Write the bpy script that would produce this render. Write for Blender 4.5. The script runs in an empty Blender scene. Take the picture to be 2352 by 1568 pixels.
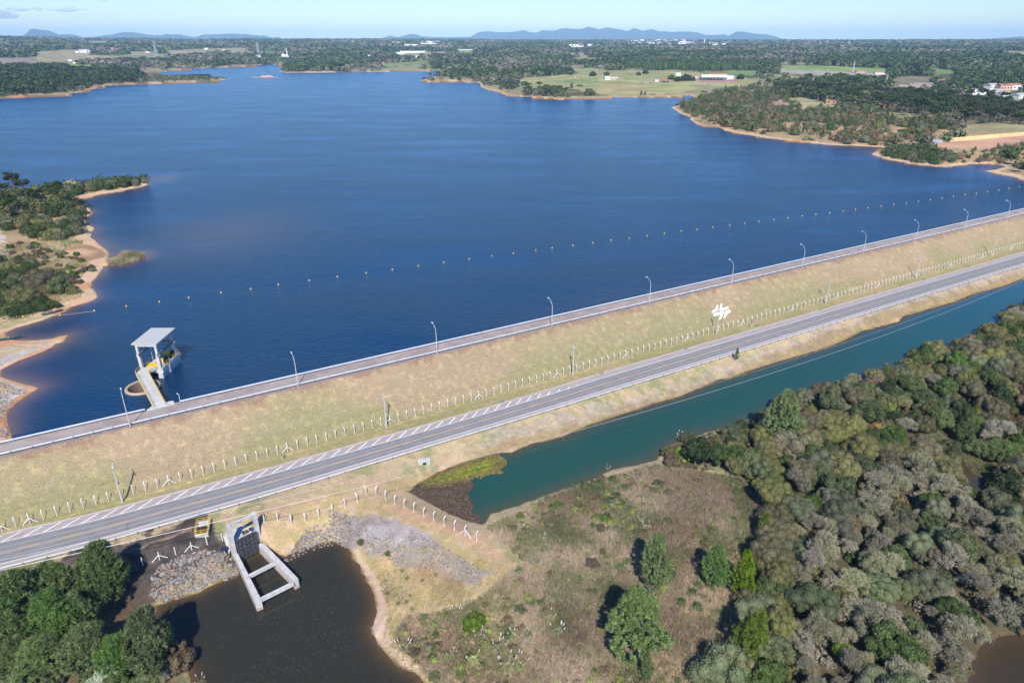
import bpy, math, random
import numpy as np
from mathutils import Vector

# ------------------------------------------------------------------ camera, sky, sun, exposure
SC = bpy.context.scene
COL = SC.collection
CF, CP, CH = 1540.0, math.radians(24.1), 86.5      # focal length (px of a 2352 px wide frame), pitch, camera height
SUN_EL, SUN_AZ = math.radians(44), math.radians(-2.5)  # the sun stands behind the camera
cam_d = bpy.data.cameras.new('camera'); cam = bpy.data.objects.new('camera', cam_d); COL.objects.link(cam)
cam_d.sensor_width = 36; cam_d.lens = CF / 2352 * 36; cam_d.clip_start = 1; cam_d.clip_end = 90000
cam.location = (0, 0, CH); cam.rotation_euler = (math.pi / 2 - CP, 0, 0)
SC.camera = cam
w = bpy.data.worlds.new('World'); SC.world = w; w.use_nodes = True
nt = w.node_tree; bg = nt.nodes['Background']
sky = nt.nodes.new('ShaderNodeTexSky'); sky.sky_type = 'NISHITA'; sky.sun_disc = False
sky.sun_elevation = SUN_EL; sky.altitude = 900; sky.air_density = 1.0; sky.dust_density = 0.6; sky.ozone_density = 2.0
sd = Vector((0.04, -1, 0)).normalized()
sundir = Vector((sd.x * math.cos(SUN_EL), sd.y * math.cos(SUN_EL), math.sin(SUN_EL)))
sky.sun_rotation = math.atan2(sd.x, sd.y)
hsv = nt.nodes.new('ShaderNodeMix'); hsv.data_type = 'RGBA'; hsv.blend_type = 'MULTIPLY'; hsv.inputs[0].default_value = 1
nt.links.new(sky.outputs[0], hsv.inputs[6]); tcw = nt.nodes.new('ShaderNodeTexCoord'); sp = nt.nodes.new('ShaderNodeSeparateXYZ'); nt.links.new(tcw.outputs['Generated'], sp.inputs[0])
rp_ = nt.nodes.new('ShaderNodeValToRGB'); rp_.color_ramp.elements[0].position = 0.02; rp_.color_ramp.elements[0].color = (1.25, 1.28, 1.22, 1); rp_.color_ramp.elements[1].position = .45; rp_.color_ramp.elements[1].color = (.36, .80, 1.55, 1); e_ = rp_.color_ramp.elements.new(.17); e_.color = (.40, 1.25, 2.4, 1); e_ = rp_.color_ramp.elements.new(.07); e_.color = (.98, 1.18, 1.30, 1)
nt.links.new(sp.outputs['Z'], rp_.inputs[0]); nt.links.new(rp_.outputs[0], hsv.inputs[7])   # sky tint by elevation; blue added higher up to colour the lake's reflections
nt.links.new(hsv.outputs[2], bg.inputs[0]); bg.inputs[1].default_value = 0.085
sl = bpy.data.lights.new('sun', 'SUN'); sl.energy = 4.8; sl.angle = math.radians(0.53); sl.color = (1.0, 0.945, 0.86)
so = bpy.data.objects.new('sun', sl); COL.objects.link(so); so.rotation_euler = sundir.to_track_quat('Z', 'Y').to_euler()
so.location = (0, -60, 200)
vs = SC.view_settings; vs.view_transform = 'Standard'; vs.look = 'None'; vs.exposure = 0.38; vs.gamma = 1.0; vs.use_curve_mapping = False
SC.cycles.use_denoising = True; SC.cycles.max_bounces = 6; SC.cycles.transparent_max_bounces = 8; SC.cycles.volume_bounces = 0
rng = np.random.default_rng(7); random.seed(7)

# ------------------------------------------------------------------ geometry helpers
cpi, spi = math.cos(CP), math.sin(CP)
def ray(x, y):
    X = (np.asarray(x, float) - 1176) / CF; Y = -(np.asarray(y, float) - 784) / CF
    return X, cpi + Y * spi, -(spi - Y * cpi)          # direction (x, y, z) of a pixel of the 2352x1568 frame
def P(x, y, z=0.0):
    dx, dy, dz = ray(x, y); t = (CH - z) / (-dz)
    return dx * t, dy * t
def PP(pts, z=0.0):
    a = np.array(pts, float); X, Y = P(a[:, 0], a[:, 1], z); return np.stack([X, Y], 1)
def C(ci, ri, pts):                                   # traced crop coordinates -> frame coordinates
    return [(588 * ci + a / 4.0, 392.15 * ri + b / 4.0) for a, b in pts]
AX = math.radians(30.55); A0, A1 = math.cos(AX), math.sin(AX)
def SN(s, n): return s * A0 - n * A1, s * A1 + n * A0      # dam axes -> world
def toSN(x, y): return x * A0 + y * A1, -x * A1 + y * A0
def P3(x, y, z): a = P(x, y, z); return np.array([a[0], a[1], z])

def seg_dist(px, py, poly, closed=True):
    q = np.asarray(poly, np.float32); a = q if closed else q[:-1]; b = np.roll(q, -1, 0) if closed else q[1:]
    out = np.empty(len(px), np.float32)
    d = b - a; L2 = (d ** 2).sum(1) + 1e-9
    for i in range(0, len(px), 30000):
        X = px[i:i + 30000, None] - a[None, :, 0]; Y = py[i:i + 30000, None] - a[None, :, 1]
        t = np.clip((X * d[:, 0] + Y * d[:, 1]) / L2, 0, 1)
        out[i:i + 30000] = np.sqrt(((X - t * d[:, 0]) ** 2 + (Y - t * d[:, 1]) ** 2).min(1))
    return out
def inside(px, py, poly):
    q = np.asarray(poly, np.float32); c = np.zeros(len(px), bool); j = len(q) - 1
    for i in range(len(q)):
        xi, yi = q[i]; xj, yj = q[j]
        if yi != yj:
            c ^= ((yi > py) != (yj > py)) & (px < (xj - xi) * (py - yi) / (yj - yi) + xi)
        j = i
    return c
def sdist(px, py, poly):                              # negative inside
    px = np.asarray(px, np.float32); py = np.asarray(py, np.float32)
    d = seg_dist(px, py, poly); return np.where(inside(px, py, poly), -d, d)
_tab = np.random.default_rng(3).random((256, 256)).astype(np.float32)
def vnoise(x, y, sc, seed=0):
    x = np.asarray(x) / sc + seed * 17.3; y = np.asarray(y) / sc + seed * 31.7
    xi = np.floor(x).astype(int); yi = np.floor(y).astype(int); fx = x - xi; fy = y - yi
    fx = fx * fx * (3 - 2 * fx); fy = fy * fy * (3 - 2 * fy)
    g = lambda i, j: _tab[(xi + i) & 255, (yi + j) & 255]
    return (g(0, 0) * (1 - fx) + g(1, 0) * fx) * (1 - fy) + (g(0, 1) * (1 - fx) + g(1, 1) * fx) * fy
def fbm(x, y, sc, o=4, seed=0):
    r = 0; a = 1; t = 0
    for k in range(o):
        r = r + a * vnoise(x, y, sc / 2 ** k, seed + k); t += a; a *= .5
    return r / t
def smooth(a, b, x):
    t = np.clip((x - a) / (b - a), 0, 1); return t * t * (3 - 2 * t)

# ------------------------------------------------------------------ shorelines (world metres)
res_px = [(26,1005.6),(19,984),(15,959),(19,939),(37,924),(62,907),(86,892),(77,887),(57,883),(32,876),(7,868),(-6,866),
 (-6,852),(0,850),(45,827),(80,814),(100,806),(120,796),(125,790),(145,784),(154,770),(140,772),(120,778),(85,782),(33,782),(10,770),(9,765),
 (37,752),(60,746),(97,735),(130,722),(148,715),(162,705),(190,697),(212,690),(223,682),(219,672),(208,660),(210,647),(220,637),(232,620),(237,612),
 (250,609),(280,608),(305,600),(330,591),(331,583),(310,580),(287,578),(270,592),(257,597),(242,597),(246,582),(240,575),(230,565),(217,552),(207,545),
 (209,535),(216,523),(205,518),(195,512),(194,502),(212,490),(212,482),(188,473),(142,462),(187,459),(225,448),(262,441),(312,432),(340,425),(335,407),
 (290,411),(230,418),(150,430),(60,436),(-60,440),(-420,445),(-600,300),(-300,226),(0,224),(25,222),(67,220),(112,218),(150,216),(175,214),(210,206),(227,200),
 (270,194),(317,191),(362,190.5),(412,188),(475,186),(512,184.5),(530,182),(500,178),(440,175),(350,172),(308,168),(310,164.5),(362,164),(425,160),
 (450,157.5),(500,155.5),(522,154.5),(525,152),(562,151),(588,149.5),(618,148.5),(653,149.5),(700,152),(660,158),(639,165),(658,167),(713,166),(763,165.5),
 (825,164.5),(863,165),(913,164),(963,163),(1000,162),(1050,161),(1040,168),(1000,175),(980,181),(963,186),(983,187),(1000,187.5),(1025,185.5),(1063,185),(1065,189),(1103,191),
 (1105,201),(1120,206),(1150,213),(1158,218),(1175,221),(1218,223),(1271,226),(1276,229),(1293,229.5),(1296,225.5),(1351,226),(1396,227),(1408,224),
 (1451,224),(1538,222),(1576,220.5),(1583,219.5),(1602,224),(1592,232),(1565,240),(1542,247),(1551,252),(1563,261),(1586,269),(1586,275),(1601,286),(1621,291),
 (1651,292),(1666,300),(1688,305),(1726,311),(1763,317),(1801,322),(1851,327),(1904,333),(1926,334),(1976,335),(2014,337),(2034,340),(2019,344),
 (2001,355),(2026,362),(2051,369),(2101,376),(2151,382),(2189,382),(2226,377),(2290,376),(2312,383),(2290,389),(2261,393),(2289,398),(2324,405),(2352,413),
 (2450,428),(2700,440)]
RES = np.vstack([[SN(-36, 171)], PP(res_px, 0), [SN(620, 171)]])
LAGOON = PP([(2060,203),(2094,201),(2130,203),(2128,208),(2085,209),(2060,207)], 0)
SANDFLAT = PP([(147,577),(160,567),(205,562),(236,574),(245,582),(240,592),(200,598),(170,594),(150,588)], 0.3)
CANZ, PONZ, STZ = -10.5, -13.0, -12.3
can_near = [(1176,1039.5),(1203,1027),(1233.5,1017),(1288.5,1004.5),(1351,977),(1401,959.5),(1451,944.5),(1501,927),(1563.5,910.7),(1601,894.5),(1651,872),
 (1676,869.4),(1713.5,854.4),(1764,838),(1801.5,827),(1864,809.4),(1901.5,797),(1934,784.4),(1976.5,762),(2064,739.7),(2074,727),(2151.5,704.8),(2189,694.8),
 (2239,674.8),(2306.5,657),(2352,640),(2620,545)]
can_far = [(2620,610),(2352,705),(2325,722),(2295,745),(2276,765),(2190,795),(2154,808),(2090,830),(2059,850),(2014,862),(1971,876),(1924,890),(1846,914),(1779,942),
 (1764,948),(1721,962),(1668,982),(1626,992),(1576,1008),(1546,1020),(1518,1040),(1508,1056),(1476,1062),(1451,1069.5),(1408,1078),(1376,1092),(1316,1117),(1268,1132),
 (1186,1162),(1128,1180),(1108,1207),(1095,1203),(1058,1190),(1013,1169),(963,1142),(936,1130),(960,1112),(990,1095),(1013,1084),(1038,1072),(1113,1048),(1146,1040)]
CAN = PP(can_near + can_far, CANZ)
pond_a = [(968,1568),(963,1551.6),(920.5,1529),(885.5,1499),(870.5,1479),(858,1459),(853,1439),(860.5,1416.6),(865.5,1389),(858,1359),(833,1314),(808,1274),(797,1256),
 (788,1246.6),(758,1242.8),(728,1249),(688,1264),(655,1278)]
pond_b = [(549,1314),(497.5,1339),(457,1361.6),(400,1374),(362,1392),(345,1430),(360,1480),(410,1510),(432,1540),(450,1600),(400,1900),(1150,1900),(1030,1640)]
POND = np.vstack([PP(pond_a, PONZ), [(-54.0, 112.9), (-57.9, 109.4)], PP(pond_b, PONZ)])
STREAM = PP([(2199,1054),(2199,1079),(2211,1097),(2224,1127),(2246,1144),(2276,1159),(2314,1176),(2345,1192),(2420,1225),(2500,1220),(2450,1180),(2364,1150),(2326,1134),(2296,1127),(2276,1112),(2239,1087),(2221,1059)], STZ)
STREAM2 = PP([(2289,1462),(2260,1480),(2242,1500),(2232,1526),(2236,1551),(2222,1570),(2210,1700),(2700,1700),(2700,1440),(2400,1450)], STZ)
WAT2 = [(CAN, CANZ), (POND, PONZ), (STREAM, STZ), (STREAM2, STZ)]

# road lines (world)
W1 = PP([(-200,1290),(0,1245.3),(200,1199),(290,1176.6),(588,1098),(838,1028),(1088,958),(1301,894.4),(1551,817),(1764,752.5),(2014,683.5),(2264,612),(2352,584)], -7.5)
W1 = np.vstack([W1[:8], [SN(s, 143.3) for s in (110, 140, 180, 240, 300, 380, 640)]])
W2 = PP([(-200,1344),(60,1280),(212.5,1241.6),(375,1195),(588,1135.6),(838,1060.6),(1088,985.6)], -7.5)
W2 = np.vstack([W2, [SN(s, 136.8) for s in (80, 110, 140, 180, 240, 300, 380, 640)]])
def resample(p, step):
    p = np.asarray(p, float); d = np.r_[0, np.cumsum(np.linalg.norm(np.diff(p, axis=0), axis=1))]
    m = max(2, int(round(d[-1] / step)) + 1); t = np.linspace(0, d[-1], m)
    return np.stack([np.interp(t, d, p[:, k]) for k in range(p.shape[1])], 1)
def chaikin(p, k=2):
    for _ in range(k):
        a = p[:-1] * .75 + p[1:] * .25; b = p[:-1] * .25 + p[1:] * .75
        p = np.vstack([p[:1], np.stack([a, b], 1).reshape(-1, p.shape[1]), p[-1:]])
    return p
W1 = resample(chaikin(W1), 2.0); W2 = resample(chaikin(W2), 2.0)
def offset(p, o):
    t = np.gradient(p, axis=0); t /= np.linalg.norm(t, axis=1)[:, None]
    return p + o * np.stack([-t[:, 1], t[:, 0]], 1)

# ------------------------------------------------------------------ terrain height
con = []
def addc(px, z): con.extend([(float(P(a, b, z)[0]), float(P(a, b, z)[1]), z) for a, b in px])
edge = resample(offset(W2, -2.6), 14); con.extend([(x, y, -7.6) for x, y in edge if -140 < x < 420])
con.extend([(x, y, -7.75) for x, y in resample(offset(W2, -4.0), 14) if -140 < x < 420])
for poly, z in WAT2:
    con.extend([(x, y, z) for x, y in resample(np.vstack([poly, poly[:1]]), 7) if x * x + y * y < 420 ** 2])
addc([(843,1133),(864,1137),(945,1172),(1004,1200),(1055,1222)], -8.6); addc([(1095,1239),(1150,1290),(1180,1320)], -9.1)
addc([(667,1176),(720,1160),(780,1145),(641,1195)], -8.3); addc([(478,1250),(418,1268),(359,1290),(326,1299),(290,1309)], -8.8)
addc([(560,1200),(600,1210),(530,1195)], -8.0); addc([(200,1300),(100,1330)], -8.6); addc([(50,1450),(200,1450),(250,1550)], -10.5)
addc([(1300,1250),(1500,1200),(1700,1150),(1400,1180)], -9.3); addc([(1400,1450),(1650,1450),(1300,1350)], -9.9)
addc([(1120,1400),(1050,1330),(1250,1500)], -10.8); addc([(1100,1520),(1000,1450)], -11.6); addc([(920,1300),(900,1380),(940,1420)], -11.9)
addc([(830,1215),(900,1235),(1000,1270),(1100,1310)], -9.5); addc([(870,1265),(960,1300),(1050,1340)], -11.3)
addc([(1800,1000),(2000,920),(2200,850),(2352,800),(2500,760),(1800,1300),(2000,1200),(2000,1400),(2100,1568),(1700,1568),(2450,1400)], -9.6)
con = np.array(con)
sx, keep = set(), []
for i, (x, y, z) in enumerate(con):
    k = (round(x / 1.2), round(y / 1.2))
    if k not in sx: sx.add(k); keep.append(i)
con = con[keep]
D = np.sqrt(((con[:, None, :2] - con[None, :, :2]) ** 2).sum(-1)); nC = len(con)
M = np.zeros((nC + 3, nC + 3)); M[:nC, :nC] = D + np.eye(nC) * 0.3; M[:nC, nC] = 1; M[:nC, nC + 1:] = con[:, :2]; M[nC:, :nC] = M[:nC, nC:].T
RB = np.linalg.solve(M, np.r_[con[:, 2], 0, 0, 0])
def rbf(x, y):
    out = np.empty(len(x))
    for i in range(0, len(x), 20000):
        xx = x[i:i + 20000]; yy = y[i:i + 20000]
        out[i:i + 20000] = np.sqrt((xx[:, None] - con[None, :, 0]) ** 2 + (yy[:, None] - con[None, :, 1]) ** 2) @ RB[:nC] + RB[nC] + RB[nC + 1] * xx + RB[nC + 2] * yy
    return out
SKYX = [-600,0,150,200,370,460,590,650,900,1176,1500,1764,2014,2352,3000]
SKYY = [88,88.5,91,94,94,97,94,95,94.5,96.5,97,97.5,98,97.5,97]
RIDGE_R = 8000.0
def ridge_z(x, y):
    # azimuth -> column of the frame, roughly
    az = x / np.maximum(y, 1) * CF * 1.0 / math.cos(CP) * 0.97 + 1176
    yy = np.interp(az, SKYX, SKYY)
    dx, dy, dz = ray(az, yy); return CH + dz / np.sqrt(dx ** 2 + dy ** 2) * RIDGE_R
RINGC = (-101.0, 162.4)
def height(x, y):
    x = np.asarray(x, np.float64); y = np.asarray(y, np.float64)
    s, n = toSN(x, y); r = np.hypot(x, y)
    z = np.zeros(len(x))
    up = n > 150.0
    xu, yu, nu, ru = x[up], y[up], n[up], r[up]
    d = sdist(xu, yu, RES).astype(float)
    dl = sdist(xu, yu, LAGOON).astype(float); d = np.minimum(d, dl)
    shore = 0.15 + np.clip(d, 0, 6) * 0.10 + np.clip(d - 6, 0, 60) * 0.045
    rid = ridge_z(xu, yu); ramp = np.clip((ru - 1500) / (RIDGE_R - 1500), 0, 1)
    far = 5 + (rid - 5) * ramp ** 0.9 + (fbm(xu, yu, 900, 3, 5) - .5) * 26 * smooth(1500, 3500, ru) * (1 - smooth(6500, RIDGE_R, ru))
    far = np.where(ru > RIDGE_R, rid * 1.0 - (ru - RIDGE_R) * 0.001, far)
    land = shore + np.clip(np.minimum(far - 3, np.clip(d - 60, 0, None) * 0.03), -1, None)
    bank = (fbm(xu, yu, 7, 3, 9) - .5) * .5 * smooth(1, 6, d) + (fbm(xu, yu, 60, 3, 2) - .45) * 3 * smooth(10, 60, d)
    zu = np.where(d < 0, -np.minimum(4, -d * 0.22) , np.maximum(land + bank, 0.08 + .02 * np.minimum(d, 20)))
    sf = sdist(xu, yu, SANDFLAT); zu = np.where((sf < 0), 0.22, np.where(sf < 4, 0.22 + (zu - 0.22) * np.clip(sf / 4, 0, 1), zu))
    zf = 2.5 - (nu - 172.6) / 1.6
    dam = np.where(nu > 172.6, zf, np.where(nu > 164.9, 2.5, -7.4 + (nu - 151.6) / (164.9 - 151.6) * 9.9))
    dam = np.where(nu < 151.6, -7.4, dam) + (fbm(xu, yu, 3.0, 3, 4) - .5) * .16 * ((nu < 164.3) & (nu > 152))
    zz = np.where(nu > 172.6, np.maximum(zu, dam), dam)
    zz = np.where(np.hypot(xu - RINGC[0], yu - RINGC[1]) < 3.95, -9.0, zz)
    z[up] = zz
    dn = ~up
    xd, yd = x[dn], y[dn]
    if len(xd):
        z0 = rbf(xd, yd)
        z0 += (fbm(xd, yd, 5, 3, 11) - .5) * .25
        z0 = np.clip(z0, -15, -7.45)
        for poly, wl in WAT2:
            dd = sdist(xd, yd, poly).astype(float)
            jit = (fbm(xd, yd, 2.2, 2, 21) - .5) * 1.4
            de = dd + jit
            z0 = np.where(de < 0, np.minimum(z0, wl + np.maximum(-2.2, de * .3)), np.where(de < 7, np.maximum(z0, wl + np.minimum(de * .28, .5) * (1 - smooth(3, 7, de)) - 3 * smooth(3, 7, de)), z0))
        roadband = seg_dist(xd.astype(np.float32), yd.astype(np.float32), (offset(W1, 0) + offset(W2, 0)[np.linspace(0, len(W2) - 1, len(W1)).astype(int)]) / 2, False)
        z0 = np.where((n[dn] > 134.5) | (roadband < 5.6), -7.56, z0)
        gx, gy = xd, yd   # gate channel
        ch = (((gx + 56.1) * .728 + (gy - 111.2) * -.685))
        z[dn] = z0
    return z
def gz(x, y): return float(height(np.array([x]), np.array([y]))[0])
def hit(px, py, z0=-7.5, it=30):                       # where the ray of a pixel meets the ground
    dx, dy, dz = [np.atleast_1d(np.asarray(v, float)) for v in ray(px, py)]
    t = np.full(len(dx), 60.0); prev = t.copy(); done = np.zeros(len(dx), bool)
    hi = np.full(len(dx), 9000.0)
    for k in range(260):
        act = ~done
        if not act.any(): break
        zz = height(dx[act] * t[act], dy[act] * t[act]); zr = CH + dz[act] * t[act]
        below = zr < zz
        idx = np.where(act)[0]
        hi[idx[below]] = t[idx[below]]; done[idx[below]] = True
        nb = idx[~below]; prev[nb] = t[nb]; t[nb] += np.maximum(.6, (zr - zz)[~below] * .55 + t[nb] * .002)
        done[t > 9000] = True
    lo = prev.copy(); hi = np.where(hi < 8999, hi, t)
    for k in range(14):
        m = (lo + hi) / 2; zz = height(dx * m, dy * m); b = (CH + dz * m) < zz
        hi = np.where(b, m, hi); lo = np.where(b, lo, m)
    X, Y = dx * hi, dy * hi
    return np.stack([X, Y, height(X, Y)], 1)

# ------------------------------------------------------------------ mesh building
def tag(o, label=None, cat=None, group=None, kind=None):
    if label: o['label'] = label
    if cat: o['category'] = cat
    if group: o['group'] = group
    if kind: o['kind'] = kind
    return o
def mesh(name, V, F, mats=(), attrs=None, smooth_=False, mi=None):
    V = np.asarray(V, np.float32).reshape(-1, 3); me = bpy.data.meshes.new(name)
    if isinstance(F, np.ndarray): Fl = [F]
    elif len(F) and isinstance(F[0], np.ndarray): Fl = list(F)
    else:
        by = {}
        order = list(F)
        me.from_pydata([tuple(map(float, v)) for v in V], [], [tuple(map(int, f)) for f in order]); Fl = None
    if Fl is not None:
        Fl = [f for f in Fl if len(f)]
        loops = np.concatenate([f.reshape(-1) for f in Fl]).astype(np.int32)
        cnt = np.concatenate([np.full(len(f), f.shape[1]) for f in Fl]).astype(np.int32)
        me.vertices.add(len(V)); me.vertices.foreach_set('co', V.reshape(-1))
        me.loops.add(len(loops)); me.loops.foreach_set('vertex_index', loops)
        me.polygons.add(len(cnt)); me.polygons.foreach_set('loop_start', np.r_[0, np.cumsum(cnt)[:-1]].astype(np.int32)); me.polygons.foreach_set('loop_total', cnt)
    for m in mats: me.materials.append(m)
    if mi is not None: me.polygons.foreach_set('material_index', np.asarray(mi, np.int32))
    if smooth_: me.polygons.foreach_set('use_smooth', np.ones(len(me.polygons), bool))
    me.update(calc_edges=True)
    for k, v in (attrs or {}).items():
        v = np.asarray(v, np.float32)
        if v.ndim == 1:
            a = me.attributes.new(k, 'FLOAT', 'POINT'); a.data.foreach_set('value', v)
        else:
            a = me.attributes.new(k, 'FLOAT_COLOR', 'POINT'); a.data.foreach_set('color', np.c_[v[:, :3], np.ones(len(v))].astype(np.float32).reshape(-1))
    return me
def link(name, me, parent=None, loc=None, rot=None):
    o = bpy.data.objects.new(name, me); COL.objects.link(o)
    if parent is not None: o.parent = parent
    if loc is not None: o.location = loc
    if rot is not None: o.rotation_euler = rot
    return o
def empty(name, loc, rz=0.0, sc=1.0):
    o = bpy.data.objects.new(name, None); COL.objects.link(o); o.location = loc; o.rotation_euler = (0, 0, rz)
    o.scale = (sc, sc, sc) if not hasattr(sc, '__len__') else sc; o.empty_display_size = .5; return o
class MB:
    def __init__(s): s.v = []; s.f = []; s.m = []
    def add(s, V, F, m=0):
        b = len(s.v); s.v.extend([tuple(map(float, p)) for p in V]); s.f.extend([tuple(b + i for i in f) for f in F]); s.m.extend([m] * len(F)); return s
    def box(s, c, d, rz=0.0, m=0, tilt=None):
        x, y, z = d[0] / 2, d[1] / 2, d[2] / 2
        V = [(-x,-y,-z),(x,-y,-z),(x,y,-z),(-x,y,-z),(-x,-y,z),(x,-y,z),(x,y,z),(-x,y,z)]
        cr, sr = math.cos(rz), math.sin(rz)
        V = [(c[0] + a * cr - b * sr, c[1] + a * sr + b * cr, c[2] + q) for a, b, q in V]
        return s.add(V, [(0,3,2,1),(4,5,6,7),(0,1,5,4),(1,2,6,5),(2,3,7,6),(3,0,4,7)], m)
    def bar(s, p, q, w, h=None, m=0, n=4):             # prism from p to q
        p = Vector(p); q = Vector(q); d = (q - p).normalized(); u = d.cross(Vector((0, 0, 1)))
        if u.length < 1e-3: u = Vector((1, 0, 0))
        u.normalize(); v = u.cross(d).normalized(); h = h or w
        if n == 4: offs = [(-w/2,-h/2),(w/2,-h/2),(w/2,h/2),(-w/2,h/2)]
        else: offs = [(w/2 * math.cos(2*math.pi*k/n), h/2 * math.sin(2*math.pi*k/n)) for k in range(n)]
        V = [p + u*a + v*b for a, b in offs] + [q + u*a + v*b for a, b in offs]
        F = [tuple(range(n))[::-1], tuple(range(n, 2*n))] + [(k, (k+1) % n, n + (k+1) % n, n + k) for k in range(n)]
        return s.add(V, F, m)
    def tube(s, pts, rad, n=8, m=0, cap=True):
        pts = [Vector(p) for p in pts]; V = []; k = len(pts)
        if not hasattr(rad, '__len__'): rad = [rad] * k
        for i, p in enumerate(pts):
            d = (pts[min(i+1, k-1)] - pts[max(i-1, 0)]).normalized(); u = d.cross(Vector((0.03, 0.05, 1)))
            if u.length < .05: u = d.cross(Vector((1, 0, 0)))
            u.normalize(); v = d.cross(u)
            V += [p + (u * math.cos(2*math.pi*j/n) + v * math.sin(2*math.pi*j/n)) * rad[i] for j in range(n)]
        F = [(i*n+j, i*n+(j+1) % n, (i+1)*n+(j+1) % n, (i+1)*n+j) for i in range(k-1) for j in range(n)]
        if cap: F += [tuple(range(n))[::-1], tuple(range((k-1)*n, k*n))]
        return s.add(V, F, m)
    def prism(s, poly, z0, z1, m=0):                   # vertical extrusion of a plan polygon
        n = len(poly); V = [(a, b, z0) for a, b in poly] + [(a, b, z1) for a, b in poly]
        return s.add(V, [tuple(range(n))[::-1], tuple(range(n, 2*n))] + [(k, (k+1) % n, n+(k+1) % n, n+k) for k in range(n)], m)
    def build(s, name, mats, parent=None, loc=None, rot=None, sm=False):
        mats = mats if isinstance(mats, (list, tuple)) else [mats]
        me = mesh(name, s.v, s.f, mats, smooth_=sm, mi=s.m); return link(name, me, parent, loc, rot)
def ribbon(left, right, z, mb=None, m=0):
    mb = mb or MB(); n = len(left); zz = z if hasattr(z, '__len__') else [z] * n
    V = [(a[0], a[1], zz[i]) for i, a in enumerate(left)] + [(a[0], a[1], zz[i]) for i, a in enumerate(right)]
    mb.add(V, [(n+i, n+i+1, i+1, i) for i in range(n-1)], m); return mb

# ------------------------------------------------------------------ materials
def mat(name, color, rough=.85, metal=0.0, noise=None, noise2=None, bump=None, spec=0.3, attr=None, coords='Object'):
    m = bpy.data.materials.new(name); m.use_nodes = True; N = m.node_tree.nodes; L = m.node_tree.links
    b = N['Principled BSDF']; b.inputs['Roughness'].default_value = rough; b.inputs['Metallic'].default_value = metal
    b.inputs['Specular IOR Level'].default_value = spec
    tc = N.new('ShaderNodeTexCoord'); out = None
    rgb = N.new('ShaderNodeRGB'); rgb.outputs[0].default_value = (*color, 1); cur = rgb.outputs[0]
    if attr:
        a = N.new('ShaderNodeAttribute'); a.attribute_name = attr; cur = a.outputs['Color']
    for nz in (noise, noise2):
        if not nz: continue
        sc, col2, lo, hi = nz[:4]
        t = N.new('ShaderNodeTexNoise'); t.inputs['Scale'].default_value = sc; t.inputs['Detail'].default_value = 6; t.inputs['Roughness'].default_value = .62
        L.new(tc.outputs[coords], t.inputs['Vector'])
        r = N.new('ShaderNodeMapRange'); r.inputs[1].default_value = lo; r.inputs[2].default_value = hi; L.new(t.outputs['Fac'], r.inputs[0])
        mx = N.new('ShaderNodeMix'); mx.data_type = 'RGBA'
        if len(nz) > 4: mx.blend_type = nz[4]
        L.new(r.outputs[0], mx.inputs[0]); L.new(cur, mx.inputs[6]); mx.inputs[7].default_value = (*col2, 1); cur = mx.outputs[2]
    L.new(cur, b.inputs['Base Color'])
    if bump:
        t = N.new('ShaderNodeTexNoise'); t.inputs['Scale'].default_value = bump[0]; t.inputs['Detail'].default_value = 5
        L.new(tc.outputs[coords], t.inputs['Vector']); bp = N.new('ShaderNodeBump'); bp.inputs['Strength'].default_value = bump[1]; bp.inputs['Distance'].default_value = bump[2]
        L.new(t.outputs['Fac'], bp.inputs['Height']); L.new(bp.outputs[0], b.inputs['Normal'])
    return m
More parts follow.
